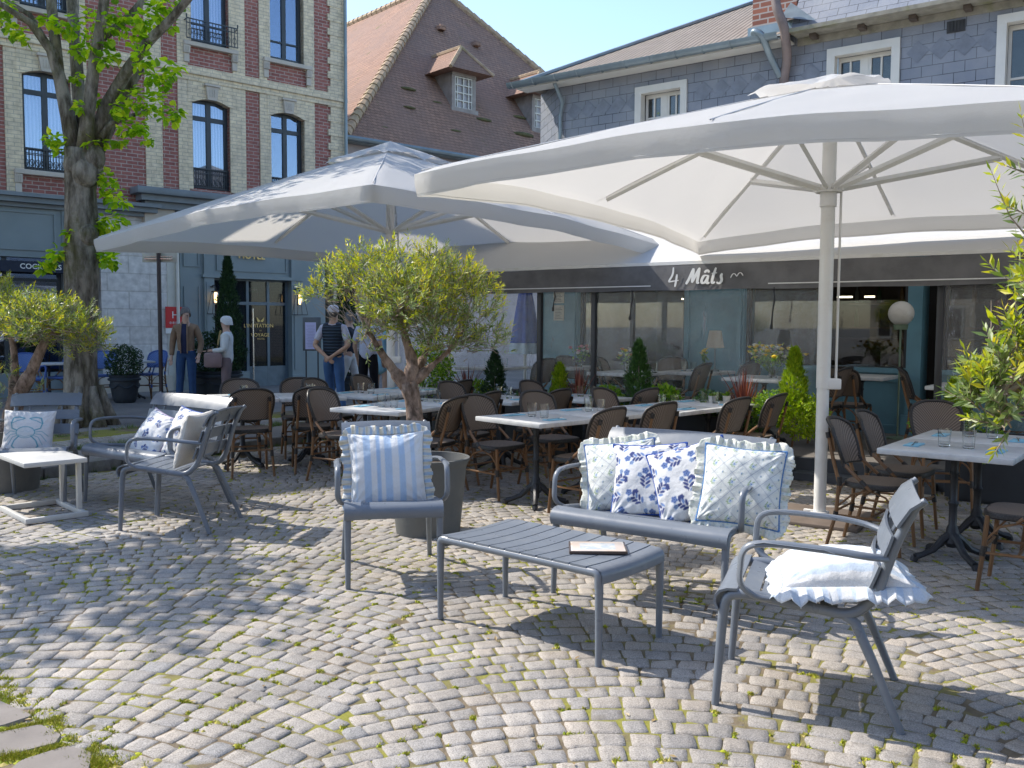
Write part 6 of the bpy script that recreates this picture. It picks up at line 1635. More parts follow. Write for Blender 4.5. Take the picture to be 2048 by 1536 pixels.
olive('round headed potted olive tree with yellow green shoots behind the striped cushion armchair', (-.62, 6.74), 6.74,
      [[(845, 925, 0, .075), (832, 860, 0, .064), (826, 800, 0, .060), (816, 765, 0, .066)],
       [(818, 780, 0, .05), (785, 738, 0, .034), (762, 705, -.02, .028), (735, 660, -.05, .02)], [(818, 775, 0, .055), (826, 725, .03, .042), (812, 680, .03, .03), (800, 640, .03, .02)], [(822, 768, 0, .04), (860, 735, .05, .028), (900, 700, .08, .018)], [(820, 770, .05, .035), (850, 710, .25, .02), (870, 650, .3, .015)]],
      [(815, 590, 0, .30), (740, 560, -.05, .25), (685, 565, 0, .18), (640, 590, 0, .11), (885, 570, 0, .25), (940, 610, .05, .24), (975, 660, .05, .16), (850, 650, -.1, .27), (900, 680, 0, .20), (775, 645, -.05, .19), (730, 690, -.1, .09), (790, 530, 0, .18), (715, 520, 0, .11), (870, 525, 0, .14), (930, 560, 0, .16), (820, 600, .35, .28), (800, 600, -.32, .27), (990, 690, 0, .09)],
      1350, 5, potlabel='round grey zinc pot holding the olive behind the striped cushion armchair', shoots=[(700, 560, 725, 478, 0, 12), (775, 540, 790, 480, 0, 10), (845, 540, 842, 486, 0, 10), (660, 600, 622, 540, 0, 9), (980, 640, 1010, 620, 0, 8), (935, 540, 945, 500, 0, 8)])
olive('wide low olive tree on a leaning forked trunk at the left edge', (-4.62, 8.36), 8.36,
      [[(10, 935, 0, .085), (14, 880, 0, .08), (24, 830, 0, .08), (36, 790, 0, .075)], [(32, 800, 0, .065), (62, 745, 0, .05), (86, 690, 0, .042), (105, 660, .05, .032)], [(28, 810, 0, .05), (30, 745, .05, .035), (28, 700, .05, .03), (18, 660, .1, .025)], [(100, 665, 0, .03), (135, 660, 0, .02), (165, 665, 0, .012)]],
      [(30, 625, 0, .30), (85, 640, 0, .32), (140, 655, 0, .28), (180, 670, .0, .18), (200, 690, 0, .10), (-30, 620, 0, .36), (0, 600, .1, .2), (60, 650, -.35, .28), (110, 650, .3, .26), (160, 700, 0, .12), (65, 780, 0, .09, .5), (10, 760, -.1, .15, .6), (-10, 800, 0, .16, .5)],
      1000, 8, leafsize=(.038, .062), potlabel='grey zinc pot with the leaning olive beside the crab cushion armchair', shoots=[(0, 590, 12, 550, 0, 8), (110, 640, 140, 585, 0, 9), (150, 640, 162, 608, 0, 6), (195, 690, 222, 655, 0, 8), (60, 800, 80, 770, 0, 7)], yl=.3)
olive('near olive tree reaching into the right edge with large grey green leaves', (2.25, 3.25), 3.05,
      [[(Vector((0, 0, .45)), 0, 0, .05), (Vector((0, -.05, .8)), 0, 0, .045), (Vector((-.12, -.16, 1.08)), 0, 0, .042), (Vector((-.19, -.2, 1.215)), 0, 0, .036)], [(2260, 850, 0, .03), (2160, 800, 0, .018), (2060, 770, 0, .010), (2000, 790, 0, .006)], [(2260, 850, 0, .03), (2180, 640, 0, .02), (2100, 480, 0, .012), (2060, 380, 0, .006)]],
      [(2010, 790, 0, .115), (1975, 770, .02, .07), (2050, 740, 0, .13), (2040, 830, .0, .09), (1950, 800, 0, .045), (2110, 700, 0, .18), (2150, 560, 0, .2, .6), (2130, 420, 0, .14, .5), (2010, 850, .05, .05)],
      230, 14, lf=LANW, leafsize=(.044, .066), potlabel='zinc pot of the near olive tree just outside the right edge', fine=.8, yl=.28,
      shoots=[(2045, 770, 2030, 592, 0, 9), (2070, 520, 1983, 343, 0, 11), (2075, 400, 2042, 228, 0, 9), (2060, 350, 2008, 330, .02, 5), (1985, 800, 1925, 735, 0, 8), (1975, 790, 1930, 700, .03, 9), (2060, 640, 2012, 660, 0, 6), (2070, 560, 2020, 500, 0, 6), (1990, 850, 1935, 835, 0, 6), (2020, 860, 1990, 905, .0, 5), (2060, 620, 2035, 480, .05, 6), (1960, 820, 1915, 780, .02, 6)])

# ------------------------------------------------------------------ planters and their plants
def SXp(px, yl):          # house-local x on the vertical plane y=yl seen at pixel column px
    d = ray(px, 700); n = (S_O + Vector((.6, .8, 0)) * yl).dot(Vector((.6, .8, 0))); k = n / (d.x * .6 + d.y * .8); p = Vector((d.x * k, d.y * k, 0)) - S_O
    return p.x * .8 - p.y * .6
M_PLANTER = mat('planter_anthracite', (.030, .034, .040), .5, var=.15, scale=4, bump=.1)
PY = -3.02
px_ = [-.95, .15, 1.25, 2.35, 3.45, 6.35, 7.5]
for i, x in enumerate(px_):
    w = 1.04; c0 = S2W(x + w / 2, PY)
    t = thing('planter_box', 'long dark planter box, %s from the left along the terrace front' % ('first', 'second', 'third', 'fourth', 'fifth', 'sixth', 'seventh')[i], 'planter', c0, S_RZ, 'dark planter boxes')
    b = MB(); h = .60
    for q in ((-w / 2, w / 2, -.18, -.155), (-w / 2, w / 2, .155, .18), (-w / 2, -w / 2 + .025, -.154, .154), (w / 2 - .025, w / 2, -.154, .154)): b.bb(q[0], q[1], q[2], q[3], 0.03, h)
    b.bb(-w / 2 + .03, w / 2 - .03, -.15, .15, 0, .03); b.build('planter_body', M_PLANTER, t, smooth=False)
    b = MB(); b.bb(-w / 2 + .026, w / 2 - .026, -.153, .153, h - .06, h - .04); b.build('soil', M_SOIL, t, smooth=False)
def plant_thing(name, label, cat, p, group=None): return thing(name, label, cat, p, 0, group)
def conifer(px, h, r_, m_, label, z=.56, seed=0, yl=PY, n=900, world=None, name='conifer', base=0.0):
    if world is None: h *= 1.2; r_ *= 1.15
    p = world or S2W(SXp(px, yl), yl, z); t = plant_thing(name, label, 'shrub', p, None); r = random.Random(seed); V, F = [], []
    for i in range(n):
        q = r.random() ** .8; zz = base + (h - base) * q; rr = r_ * (1 - q) ** .75 * (.75 + .35 * r.random()) * (1 + .15 * math.sin(zz * 19)) * (1 if q > .12 else .6 + q * 3); a = r.uniform(0, 2 * PI)
        p0 = Vector((rr * math.cos(a), rr * math.sin(a), zz)); d = Vector((math.cos(a), math.sin(a), 1.5)) + rvec(r) * .6
        for _ in range(3): add_leaf(V, F, p0 + rvec(r) * .015, d + rvec(r) * .6, Vector((math.cos(a), math.sin(a), 0)) + rvec(r) * .3, r.uniform(.03, .055) * (1 + h * .2), [(0, 0, 0), (-.17, .4, .03), (0, 1, 0), (.17, .4, .03)])
    b = MB(); b.add(V, F); b.build('foliage', m_, t, smooth=False)
    b = MB(); b.tube([(0, 0, -.03), (0, 0, h * .8)], [.012, .004], 5); b.build('stem', M_TWIG, t); return t
def ball(px, r_, m_, label, z=.56, seed=0, yl=PY, n=700, world=None, sc=(1, 1, .85), ls=(.025, .045), name='shrub', shape=None):
    if world is None: r_ *= 1.3; n = int(n * 1.4)
    p = world or S2W(SXp(px, yl), yl, z); t = plant_thing(name, label, 'shrub', p); r = random.Random(seed); V, F = [], []
    for i in range(n):
        o = rvec(r); rad = r_ * (r.random() ** .3) * (1 + .18 * mnoise.noise(o * 2.2 + Vector((seed, 0, 0)))); p0 = Vector((o.x * rad * sc[0], o.y * rad * sc[1], r_ * sc[2] * .9 + o.z * rad * sc[2]))
        for _ in range(3): add_leaf(V, F, p0 + rvec(r) * .012, o + rvec(r) * .9, rvec(r) + Vector((0, 0, .6)), r.uniform(*ls), [(0, 0, 0), (-.26, .5, .04), (0, 1, 0), (.26, .5, .04)])
    b = MB(); b.add(V, F); b.build('foliage', m_, t, smooth=False)
    b = MB()
    for k in range(6): b.tube(wiggle((0, 0, -.02), Vector((r.uniform(-.5, .5) * r_, r.uniform(-.5, .5) * r_, r_ * sc[2])), 3, .08, r), [.006, .005, .004, .002], 4)
    b.build('stems', M_TWIG, t); return t
def blades(px, h, m_, label, z=.56, seed=0, yl=PY, n=34, spread=.8, w=.012, world=None, name='spiky_plant'):
    p = world or S2W(SXp(px, yl), yl, z); t = plant_thing(name, label, 'plant', p); r = random.Random(seed); V, F = [], []
    for i in range(n):
        a = r.uniform(0, 2 * PI); s = r.random() * spread; L = h * r.uniform(.6, 1.05); k = len(V); N_ = 5
        for j in range(N_ + 1):
            q = j / N_; rr = .015 + s * L * (q ** 1.3) * .75; zz = L * (q - .25 * s * q * q); ww = w * (1 - q ** 2.2) + .0008; dx, dy = math.cos(a), math.sin(a)
            V += [(rr * dx - dy * ww, rr * dy + dx * ww, zz), (rr * dx + dy * ww, rr * dy - dx * ww, zz + .003)]
            if j: F.append((k + 2 * j - 2, k + 2 * j - 1, k + 2 * j + 1, k + 2 * j))
    b = MB(); b.add(V, F); b.build('blades', m_, t, smooth=False); return t
conifer(990, .52, .16, M_DGRN, 'dark green conifer left of the lime one in the planters', seed=1, n=800)
conifer(1120, .42, .13, M_LIME, 'small lime green cone conifer near the middle of the terrace front', seed=2, n=600)
conifer(1278, .66, .17, M_MGRN, 'bushy dark green conifer under the hanging cord of the wide screen', seed=3, n=900)
conifer(1590, .62, .15, M_LIME, 'bright lime conifer just left of the thick parasol pole', seed=4, n=1100)
ball(1606, .20, M_LIME, 'lime green spreading bush at the foot of the lime conifer', seed=41, n=700, z=.45)
blades(935, .50, M_REDL, 'pinkish red spiky plant at the left of the terrace front', seed=5, n=36)
blades(1160, .52, M_REDL, 'dark red spiky plant beside the small lime conifer', seed=6, n=34)
blades(1490, .56, M_REDL, 'red spiky plant left of the yellow flowering plant', seed=7, n=46)
ball(860, .26, M_BUSH, 'bright yellow green bush right of the olive trunk', seed=8, n=600, sc=(.9, .9, 1.3), ls=(.03, .06), z=.5)
ball(955, .13, M_BUSH, 'small yellow green bush beside the dark conifer', seed=9, n=300)
ball(1330, .15, M_BUSH, 'low leafy green plant in the middle planter', seed=10, n=260, ls=(.04, .07))
ball(1540, .15, M_BUSH, 'low green plant between the red spikes and the lime conifer', seed=11, n=260)
ball(1420, .14, M_MGRN, 'low dark leafy plant under the wide screen', seed=12, n=260)
ball(1215, .13, M_BUSH, 'pale ivy leaved plant in the third planter', seed=13, n=200, ls=(.04, .07))
ball(1060, .12, M_MGRN, 'low green filler plant between two conifers', seed=14, n=220)
conifer(1915, .42, .16, M_LIME, 'lime green conifer behind the right edge tables', seed=15, n=700)
ball(1870, .12, M_BUSH, 'round leaved green plant at the entrance end of the right planter', seed=16, n=160, ls=(.05, .09))
ball(1985, .16, M_BUSH, 'leafy green plant under the right edge table', seed=17, n=260, z=.3)
# trailing greenery hanging off the planter end
p = S2W(4.52, PY - .16, .60); t = plant_thing('trailing_plant', 'small leaved vine hanging down the end of the planter by the parasol pole', 'plant', p); r = random.Random(18); V, F = [], []
for i in range(60):
    x, y = r.uniform(-.22, .14), r.uniform(-.06, .06); L = r.uniform(.15, .56); 
    for k in range(int(L * 70)): add_leaf(V, F, Vector((x + r.gauss(0, .02), y - .02 + r.gauss(0, .02), -L * k / (L * 70))), rvec(r), rvec(r), r.uniform(.014, .028), [(0, 0, 0), (-.4, .5, .03), (0, 1, 0), (.4, .5, .03)])
b = MB(); b.add(V, F); b.build('vines', M_MGRN, t, smooth=False)
# ------------------------------------------------------------------ people
def skin_mesh(name, verts, edges, radii, mats, parent, root=0, sub=2):
    me = bpy.data.meshes.new('tmp'); me.from_pydata([tuple(v) for v in verts], edges, []); o = bpy.data.objects.new('tmp', me); COL.objects.link(o)
    o.modifiers.new('s', 'SKIN'); 
    if not me.skin_vertices:
        bpy.context.view_layer.objects.active = o; me.attributes.new('x', 'FLOAT', 'POINT')
    sv = me.skin_vertices[0].data
    for i, r in enumerate(radii): sv[i].radius = r if hasattr(r, '__len__') else (r, r); sv[i].use_root = (i == root)
    sb = o.modifiers.new('b', 'SUBSURF'); sb.levels = sub; sb.render_levels = sub
    dg = bpy.context.evaluated_depsgraph_get(); m2 = bpy.data.meshes.new_from_object(o.evaluated_get(dg)); bpy.data.objects.remove(o)
    m2.name = name; m2.materials.clear()
    for q in (mats if isinstance(mats, (list, tuple)) else [mats]): m2.materials.append(q)
    m2.polygons.foreach_set('use_smooth', [True] * len(m2.polygons))
    o = bpy.data.objects.new(name, m2); COL.objects.link(o)
    if parent: o.parent = parent
    return o
class SK:
    def __init__(s): s.v = []; s.e = []; s.r = []
    def a(s, p, r, prev=None):
        s.v.append(Vector(p)); s.r.append(r); i = len(s.v) - 1
        if prev is not None: s.e.append((prev, i))
        return i
    def chain(s, pts, prev=None):
        for p, r in pts: prev = s.a(p, r, prev)
        return prev
M_SKIN = mat('skin', (.52, .33, .25), .55, var=.08, scale=12, bump=.03)
def cloth(name, col, **k): return mat(name, col, .85, var=k.get('var', .12), scale=k.get('scale', 7), bump=k.get('bump', .35), bscale=k.get('bs', 18), bdist=.012, spec=.2)
def person(label, loc, rz, H, pose, top, bottom, shoe, hair, extra=None, short=False, headturn=0.0, group='people in front of the hotel'):
    """pose: dict with hand positions hl, hr, elbows el, er, feet fl, fr, knees kl, kr in units of height 1.75, facing +Y"""
    t = thing('person', label, 'person', loc, rz, group); k = H / 1.75; t.scale = (k, k, k)
    S = SK(); pelvis = S.a((0, 0, .94), (.135, .10)); w = S.a((0, 0, 1.08), (.13, .095), pelvis); ch = S.a((0, .0, 1.28), (.15, .105), w); sh = S.a((0, -.01, 1.42), (.11, .07), ch)
    nk = S.a((0, .0, 1.50), .060, sh); hx = math.sin(headturn) ; hy = math.cos(headturn)
    h0 = S.a((0 + .01 * hx, .012, 1.565), (.068, .076), nk); h1 = S.a((.012 * hx, .012 * hy, 1.635), (.082, .098), h0); h2 = S.a((0, .0, 1.70), (.070, .086), h1)
    S.a((.10 * hx, .10 * hy, 1.625), .013, h1)           # nose
    for s, side in ((-1, 'l'), (1, 'r')):
        e, hnd, kn, ft = pose['e' + side], pose['h' + side], pose['k' + side], pose['f' + side]
        a = S.a((s * .165, -.01, 1.40), .062, sh); b_ = S.a(Vector((s * .19, -.01, 1.38)).lerp(Vector(e), .5), .048, a); e_ = S.a(e, .042, b_); f_ = S.a(Vector(e).lerp(Vector(hnd), .5), .038, e_); wr = S.a(hnd, .025, f_)
        d = (Vector(hnd) - Vector(e)).normalized(); side_v = d.cross(Vector((0, 1, 0)) if abs(d.y) < .8 else Vector((0, 0, 1))).normalized()
        pl = S.a(Vector(hnd) + d * .05, (.034, .018), wr)
        for j in range(4): S.chain([(Vector(hnd) + d * .095 + side_v * (.022 - j * .015), .0095), (Vector(hnd) + d * (.13 + .01 * (j in (1, 2))) + side_v * (.025 - j * .016) + Vector((0, .012, 0)), .0085), (Vector(hnd) + d * (.155 + .012 * (j in (1, 2))) + side_v * (.025 - j * .016) + Vector((0, .03, 0)), .007)], pl)
        S.chain([(Vector(hnd) + d * .05 + side_v * .036, .011), (Vector(hnd) + d * .085 + side_v * .052, .009)], pl)
        hp = S.a((s * .085, 0, .90), .088, pelvis); th = S.a(Vector((s * .095, 0, .86)).lerp(Vector(kn), .5), .078, hp); k_ = S.a(kn, .056, th); cf = S.a(Vector(kn).lerp(Vector(ft), .42) + Vector((0, -.015, 0)), .052, k_); an = S.a(Vector(ft) + Vector((0, 0, .085)), .036, cf)
        S.a(Vector(ft) + Vector((0, .14, .03)), (.038, .026), an)
    skin_mesh('body', S.v, S.e, S.r, M_SKIN, t)
    # trousers
    S = SK(); p0 = S.a((0, 0, .95), (.155, .12)); S.a((0, 0, 1.03), (.15, .112), p0)
    for s, side in ((-1, 'l'), (1, 'r')):
        kn, ft = pose['k' + side], pose['f' + side]
        hp = S.a((s * .088, 0, .88), .100, p0); th = S.a(Vector((s * .095, 0, .86)).lerp(Vector(kn), .5), .092, hp); k_ = S.a(kn, .076, th); cf = S.a(Vector(kn).lerp(Vector(ft), .5), .070, k_); S.a(Vector(ft) + Vector((0, 0, .10)), .066, cf)
    skin_mesh('trousers', S.v, S.e, S.r, bottom, t)
    for s, side in ((-1, 'l'), (1, 'r')):
        ft = Vector(pose['f' + side]); S = SK(); S.chain([(ft + Vector((0, -.055, .045)), (.045, .045)), (ft + Vector((0, .03, .045)), (.047, .045)), (ft + Vector((0, .11, .035)), (.048, .034)), (ft + Vector((0, .185, .028)), (.036, .026))]); skin_mesh('shoe', S.v, S.e, S.r, shoe, t, sub=2)
    # upper garment
    S = SK(); p0 = S.a((0, -.005, pose.get('hem', .90)), pose.get('hemr', (.175, .135))); w = S.a((0, 0, 1.08), (.165, .130), p0); ch = S.a((0, .0, 1.28), (.178, .132), w); sh = S.a((0, -.01, 1.42), (.125, .088), ch); S.a((0, -.005, 1.49), (.068, .066), sh)
    for s, side in ((-1, 'l'), (1, 'r')):
        e, hnd = Vector(pose['e' + side]), Vector(pose['h' + side]); a = S.a((s * .17, -.01, 1.395), .080, sh); m_ = S.a(Vector((s * .195, -.01, 1.37)).lerp(e, .45), .068, a)
        if not short: e_ = S.a(e, .060, m_); f_ = S.a(e.lerp(hnd, .5), .052, e_); S.a(e.lerp(hnd, .93), .044, f_)
        else: S.a(Vector((s * .195, -.01, 1.37)).lerp(e, .75), .062, m_)
    skin_mesh('jacket' if not short else 'shirt', S.v, S.e, S.r, top, t)
    # face: eyes, ears, mouth
    Rh = Matrix.Rotation(-headturn, 3, 'Z')
    for s in (-1, 1):
        b = MB(); c_ = Rh @ Vector((s * .030, .082, 0)) + Vector((0, 0, 1.645)); b.sphere(tuple(c_), .010, 8, 6); b.build('eye', M_DARK, t)
        b = MB(); c_ = Rh @ Vector((s * .078, .0, 0)) + Vector((0, 0, 1.635)); b.sphere(tuple(c_), .024, 8, 6, (.4, .7, 1.2)); b.build('ear', M_SKIN, t)
    b = MB(); c_ = Rh @ Vector((0, .083, 0)) + Vector((0, 0, 1.585)); b.sphere(tuple(c_), .018, 8, 5, (1.2, .5, .3)); b.build('mouth', mat('lips', (.36, .15, .13), .6), t)
    if hair:
        col, kind = hair; b = MB(); A = np.zeros((18, 9, 3))
        for i in range(18):
            for j in range(9):
                a = 2 * PI * i / 18; q = j / 8; front = max(0, math.sin(a)); low = (1.66 if kind == 'cap' else 1.60) + front * .075
                zz = low + (1.782 - low) * math.sin(q * PI / 2); rr = math.cos(q * PI / 2) ** .6 if q < 1 else 0
                fl = (1.10 if kind == 'puffy' else 1.0) * (1 + .04 * math.sin(a * 7 + j))
                v_ = Rh @ Vector((.096 * rr * math.cos(a) * fl, .110 * rr * math.sin(a) * fl - .008, 0)); A[i, j] = (v_.x, v_.y, zz + (.008 if kind == 'puffy' else 0))
        b.grid(A, closeu=True)
        if kind == 'cap':
            q = MB(); q.sphere((0, -.035, 1.645), .088, 12, 8, (1, .82, .85)); q.build('hair', M_HAIRG, t)
        if kind == 'cap': b.box((0, .13 * 1, 1.695), (.15, .10, .012), bev=.005)
        b.build('cap' if kind == 'cap' else 'hair', col, t, ang=180)
    if extra: extra(t)
    return t
STAND = dict(el=(-.25, -.03, 1.10), er=(.25, -.03, 1.10), hl=(-.24, .06, .86), hr=(.25, .05, .86), kl=(-.105, .02, .50), kr=(.105, .03, .50), fl=(-.11, 0, 0), fr=(.13, .06, 0))
M_JK = cloth('tan_leather_jacket', (.25, .165, .11)); M_JEAN = cloth('dark_jeans', (.035, .075, .17)); M_JEAN2 = cloth('blue_jeans', (.06, .13, .29)); M_SHOE = mat('pale_shoe', (.55, .54, .52), .6, bump=.05)
M_HAIRG = mat('grey_hair', (.14, .13, .125), .8, var=.3, scale=60, bump=.5, bscale=120); M_HAIRW = mat('white_hair', (.62, .62, .62), .8, var=.12, scale=60, bump=.5, bscale=120)
def openfront(t):
    b = MB(); A = np.zeros((5, 7, 3))
    for i in range(5):
        for j in range(7):
            q = j / 6; x = -.055 + .11 * i / 4; z = .93 + .54 * q; y = .131 + .018 * math.sin(q * PI * .9) - (x * x) * 2 - .035 * max(0, q - .75) * 4; A[i, j] = (x, y, z)
    b.grid(A, flip=True); b.build('polo_shirt', cloth('navy_polo', (.025, .03, .07)), t, ang=180)
    for s in (-1, 1):
        b = MB(); b.tube([(s * .058, .150, .93), (s * .062, .160, 1.2), (s * .055, .125, 1.42), (s * .05, .06, 1.50), (0, -.055, 1.515)], [.010, .011, .012, .014, .014], 6); b.build('jacket_edge', M_JK, t)
pm = at_z(374, 806, RAISE)
person('grey haired man in a tan jacket and dark jeans, standing and looking sideways', pm, face(.10, -1), 1.68, dict(STAND, hem=.90, el=(-.27, -.03, 1.12), hl=(-.25, .07, .90)), M_JK, M_JEAN, M_SHOE, (M_HAIRG, 'short'), openfront, headturn=-.5)
def lady(t):
    b = MB(); b.tube([(-.055, .095, 1.648), (-.028, .103, 1.648), (.0, .104, 1.652), (.028, .103, 1.648), (.055, .095, 1.648)], [.016, .022, .008, .022, .016], 8, flat=.4, up=(0, 1, 0)); b.build('sunglasses', M_BLK, t)
    b = MB(); b.tube([(-.04, .10, 1.5), (-.03, .15, 1.3), (-.05, .17, 1.15)], [.022, .02, .012], 6, flat=.4); b.build('scarf', cloth('ochre_scarf', (.35, .26, .12)), t)
pl = at_z(455, 812, RAISE)
person('white haired woman in a white cardigan and mauve trousers, standing in profile', pl, face(-1, -.12), 1.52, dict(STAND, el=(-.24, .0, 1.12), hl=(-.14, .26, 1.10), er=(.24, -.03, 1.12), hr=(.16, .20, 1.12), hem=.80, hemr=(.18, .15)), cloth('white_cardigan', (.62, .64, .64)), cloth('mauve_trousers', (.20, .15, .155)), M_SHOE, (M_HAIRW, 'puffy'), lady, headturn=0)
hb = thing('handbag', 'mauve leather handbag hanging from the forearm of the white haired woman', 'handbag', pl + Vector((-.17, -.20, .80)), R(12))
b = MB(); A = np.zeros((13, 9, 3))
b.box((0, 0, 0), (.30, .10, .26), bev=.045); b.build('bag_body', mat('mauve_leather', (.24, .165, .165), .5, bump=.3, bscale=25), hb)
b = MB(); b.tube([(-.11, 0, .12), (-.08, 0, .24), (0, .0, .30), (.08, 0, .24), (.11, 0, .12)], .009, 6); b.build('handle', M_BLK, hb)
M_WTEE = cloth('white_polo', (.55, .57, .72)); M_VEST = NT('navy_quilted_vest'); _t = M_VEST; _t.set(rough=.6); v = _t.coord(); sp = _t.n('ShaderNodeSeparateXYZ'); _t.l(v, sp.inputs[0])
w_ = _t.math('ABSOLUTE', _t.math('SINE', _t.math('MULTIPLY', sp.outputs[2], PI / .05))); _t.base(_t.mix(w_, (.008, .014, .03), (.02, .045, .085))); _t.bump(w_, .8, .02); M_VEST = _t.m
def vest(t):
    S = SK(); p0 = S.a((0, -.005, .88), (.190, .150)); w = S.a((0, 0, 1.08), (.185, .150), p0); ch = S.a((0, .0, 1.28), (.192, .148), w); sh = S.a((0, -.01, 1.42), (.142, .100), ch); S.a((0, -.005, 1.515), (.080, .078), sh)
    for s in (-1, 1): S.a((s * .15, -.01, 1.41), .076, sh)
    skin_mesh('quilted_vest', S.v, S.e, S.r, M_VEST, t)
pc = at_z(668, 826, RAISE)
person('man seen from behind in a white cap and navy quilted vest, hands clasped behind', pc, face(.12, 1), 1.70, dict(STAND, el=(-.29, -.10, 1.12), hl=(-.05, -.20, .93), er=(.29, -.10, 1.12), hr=(.05, -.21, .95), kr=(.12, -.05, .50), fr=(.20, -.16, 0), kl=(-.10, .10, .52), fl=(-.08, .22, 0)), M_WTEE, M_JEAN2, M_SHOE, (mat('white_cap', (.66, .64, .72), .8, bump=.1), 'cap'), vest, short=True)
pd = at_z(737, 815, RAISE)
person('person seen from behind in a loose lavender white shirt and black trousers', pd, face(.3, 1), 1.68, dict(STAND, hem=.82, hemr=(.20, .16)), M_WTEE, cloth('black_trousers', (.012, .012, .018)), M_BLK, (mat('dark_hair', (.03, .02, .015), .8, bump=.4), 'short'), short=True)
pe = at_z(700, 800, RAISE)
person('person in white trousers mostly hidden behind the man with the cap', pe, face(-1, .2), 1.62, dict(STAND, kl=(-.1, .12, .5), fl=(-.1, .25, 0), kr=(.1, -.08, .5), fr=(.1, -.22, 0)), cloth('dark_top', (.03, .035, .05)), cloth('white_trousers', (.55, .55, .55)), M_SHOE, (M_HAIRG, 'short'), short=True)
pf = at_z(763, 806, RAISE)
person('person in a pale blue dress half hidden behind the white parasol pole', pf, face(-.4, -1), 1.55, dict(STAND, hem=.55, hemr=(.24, .20)), cloth('pale_blue_dress', (.25, .45, .58)), M_SKIN, M_BLK, (M_HAIRG, 'short'), short=True)
# ------------------------------------------------------------------ street furniture and small things
pp = at_z(323, 805, RAISE)
sp_ = thing('sign_post', 'dark brown metal post carrying the back of a cream road sign', 'sign post', pp)
b = MB(); b.tube([(0, 0, 0), (0, 0, 2.72)], .036, 12); b.tube([(0, 0, -.0), (0, 0, .04)], .06, 12); b.build('pole', mat('brown_pole', (.045, .03, .028), .5, bump=.05), sp_)
b = MB(); b.box((0, .045, 2.62), (.62, .014, .24), bev=.006); p = b.build('sign_plate', mat('sign_back', (.48, .45, .38), .6, var=.1), sp_)
b = MB(); b.box((0, .0, 2.56), (.50, .03, .02)); b.box((0, .0, 2.60), (.50, .025, .008)); b.build('clamp', M_STEEL, p)
b = MB(); b.box((-.20, .036, 2.68), (.12, .002, .035)); b.build('sticker', mat('sticker_blue', (.25, .35, .5), .5), p)
# white dome camera on the corner
# menu stand
pn = at_z(625, 806, RAISE); ms = thing('menu_stand', 'slim grey lit menu stand on two black legs by the hotel entrance', 'menu stand', pn, R(8))
for s in (-1, 1):
    b = MB(); b.tube([(s * .105, 0, 0), (s * .105, 0, .95)], .012, 8); b.build('leg', M_BLK, ms)
b = MB(); b.box((0, 0, 1.24), (.32, .05, .60), bev=.008); b.box((0, 0, .01), (.34, .28, .02)); b.build('panel', mat('stand_grey', (.11, .12, .125), .5), ms)
b = MB(); b.box((-.02, -.027, 1.21), (.19, .004, .48)); pg = b.build('menu_sheet', mat('lilac_paper', (.62, .60, .85), .6, var=.02, bump=0), ms)
b = MB()
for k in range(15): b.box((-.02, -.030, 1.02 + k * .027), (.10 + .05 * ((k * 7) % 3) / 2, .001, .005))
b.build('menu_text', mat('faint_text', (.35, .33, .5), .8, bump=0), pg)
# plant tubs before the hotel
M_TUB = mat('dark_tub', (.028, .036, .045), .5, var=.2, scale=5, bump=.2)
def tub(px, py, r, h, label, bellied=True):
    p = at_z(px, py, RAISE); t = thing('plant_pot', label, 'pot', p)
    b = MB(); b.lathe([(0, 0), (r * .62, 0), (r * .72, .03), (r * .80, h * .2), (r * .92, h * .6), (r * .94, h * .78), (r * 1.06, h * .80), (r * 1.08, h * .86), (r * .96, h * .90), (r * 1.02, h), (r * .9, h), (r * .86, h * .86)], 28)
    if bellied:
        for k in range(6):
            a = k * PI / 3; b.tube([(r * .93 * math.cos(a + q * .26 - .52), r * .93 * math.sin(a + q * .26 - .52), h * (.66 - .12 * math.sin(q * PI / 4))) for q in range(5)], .018, 5)
    b.build('pot_body', M_TUB, t); b = MB(); b.disc((0, 0, h * .86), r * .88, 20); b.build('soil', M_SOIL, t); return p
p1 = tub(250, 805, .26, .50, 'round dark tub with swags holding the clipped ball by the pale wall')
ball(0, .32, M_DGRN, 'dark clipped ball shrub in the tub by the pale wall', world=p1 + Vector((0, 0, .42)), seed=21, n=1500, sc=(1, 1, 1))
p2 = tub(432, 800, .46, .55, 'wide dark tub behind the standing couple')
ball(0, .46, M_DGRN, 'broad dark shrub in the wide tub behind the standing couple', world=p2 + Vector((.0, 0, .42)), seed=22, n=1900, sc=(1.15, 1, 1), ls=(.035, .06))
conifer(0, 2.2, .34, M_DGRN, 'tall dark conifer rising from the wide tub left of the hotel door', world=p2 + Vector((.22, .1, .45)), seed=23, n=2600)
p3 = at_z(692, 792, RAISE)
tub(692, 792, .30, .45, 'dark tub of the tall shrub right of the hotel entrance')
conifer(0, 2.35, .36, M_DGRN, 'tall dark conifer right of the hotel entrance behind the man in the cap', world=p3 + Vector((0, 0, .35)), seed=24, n=2600)
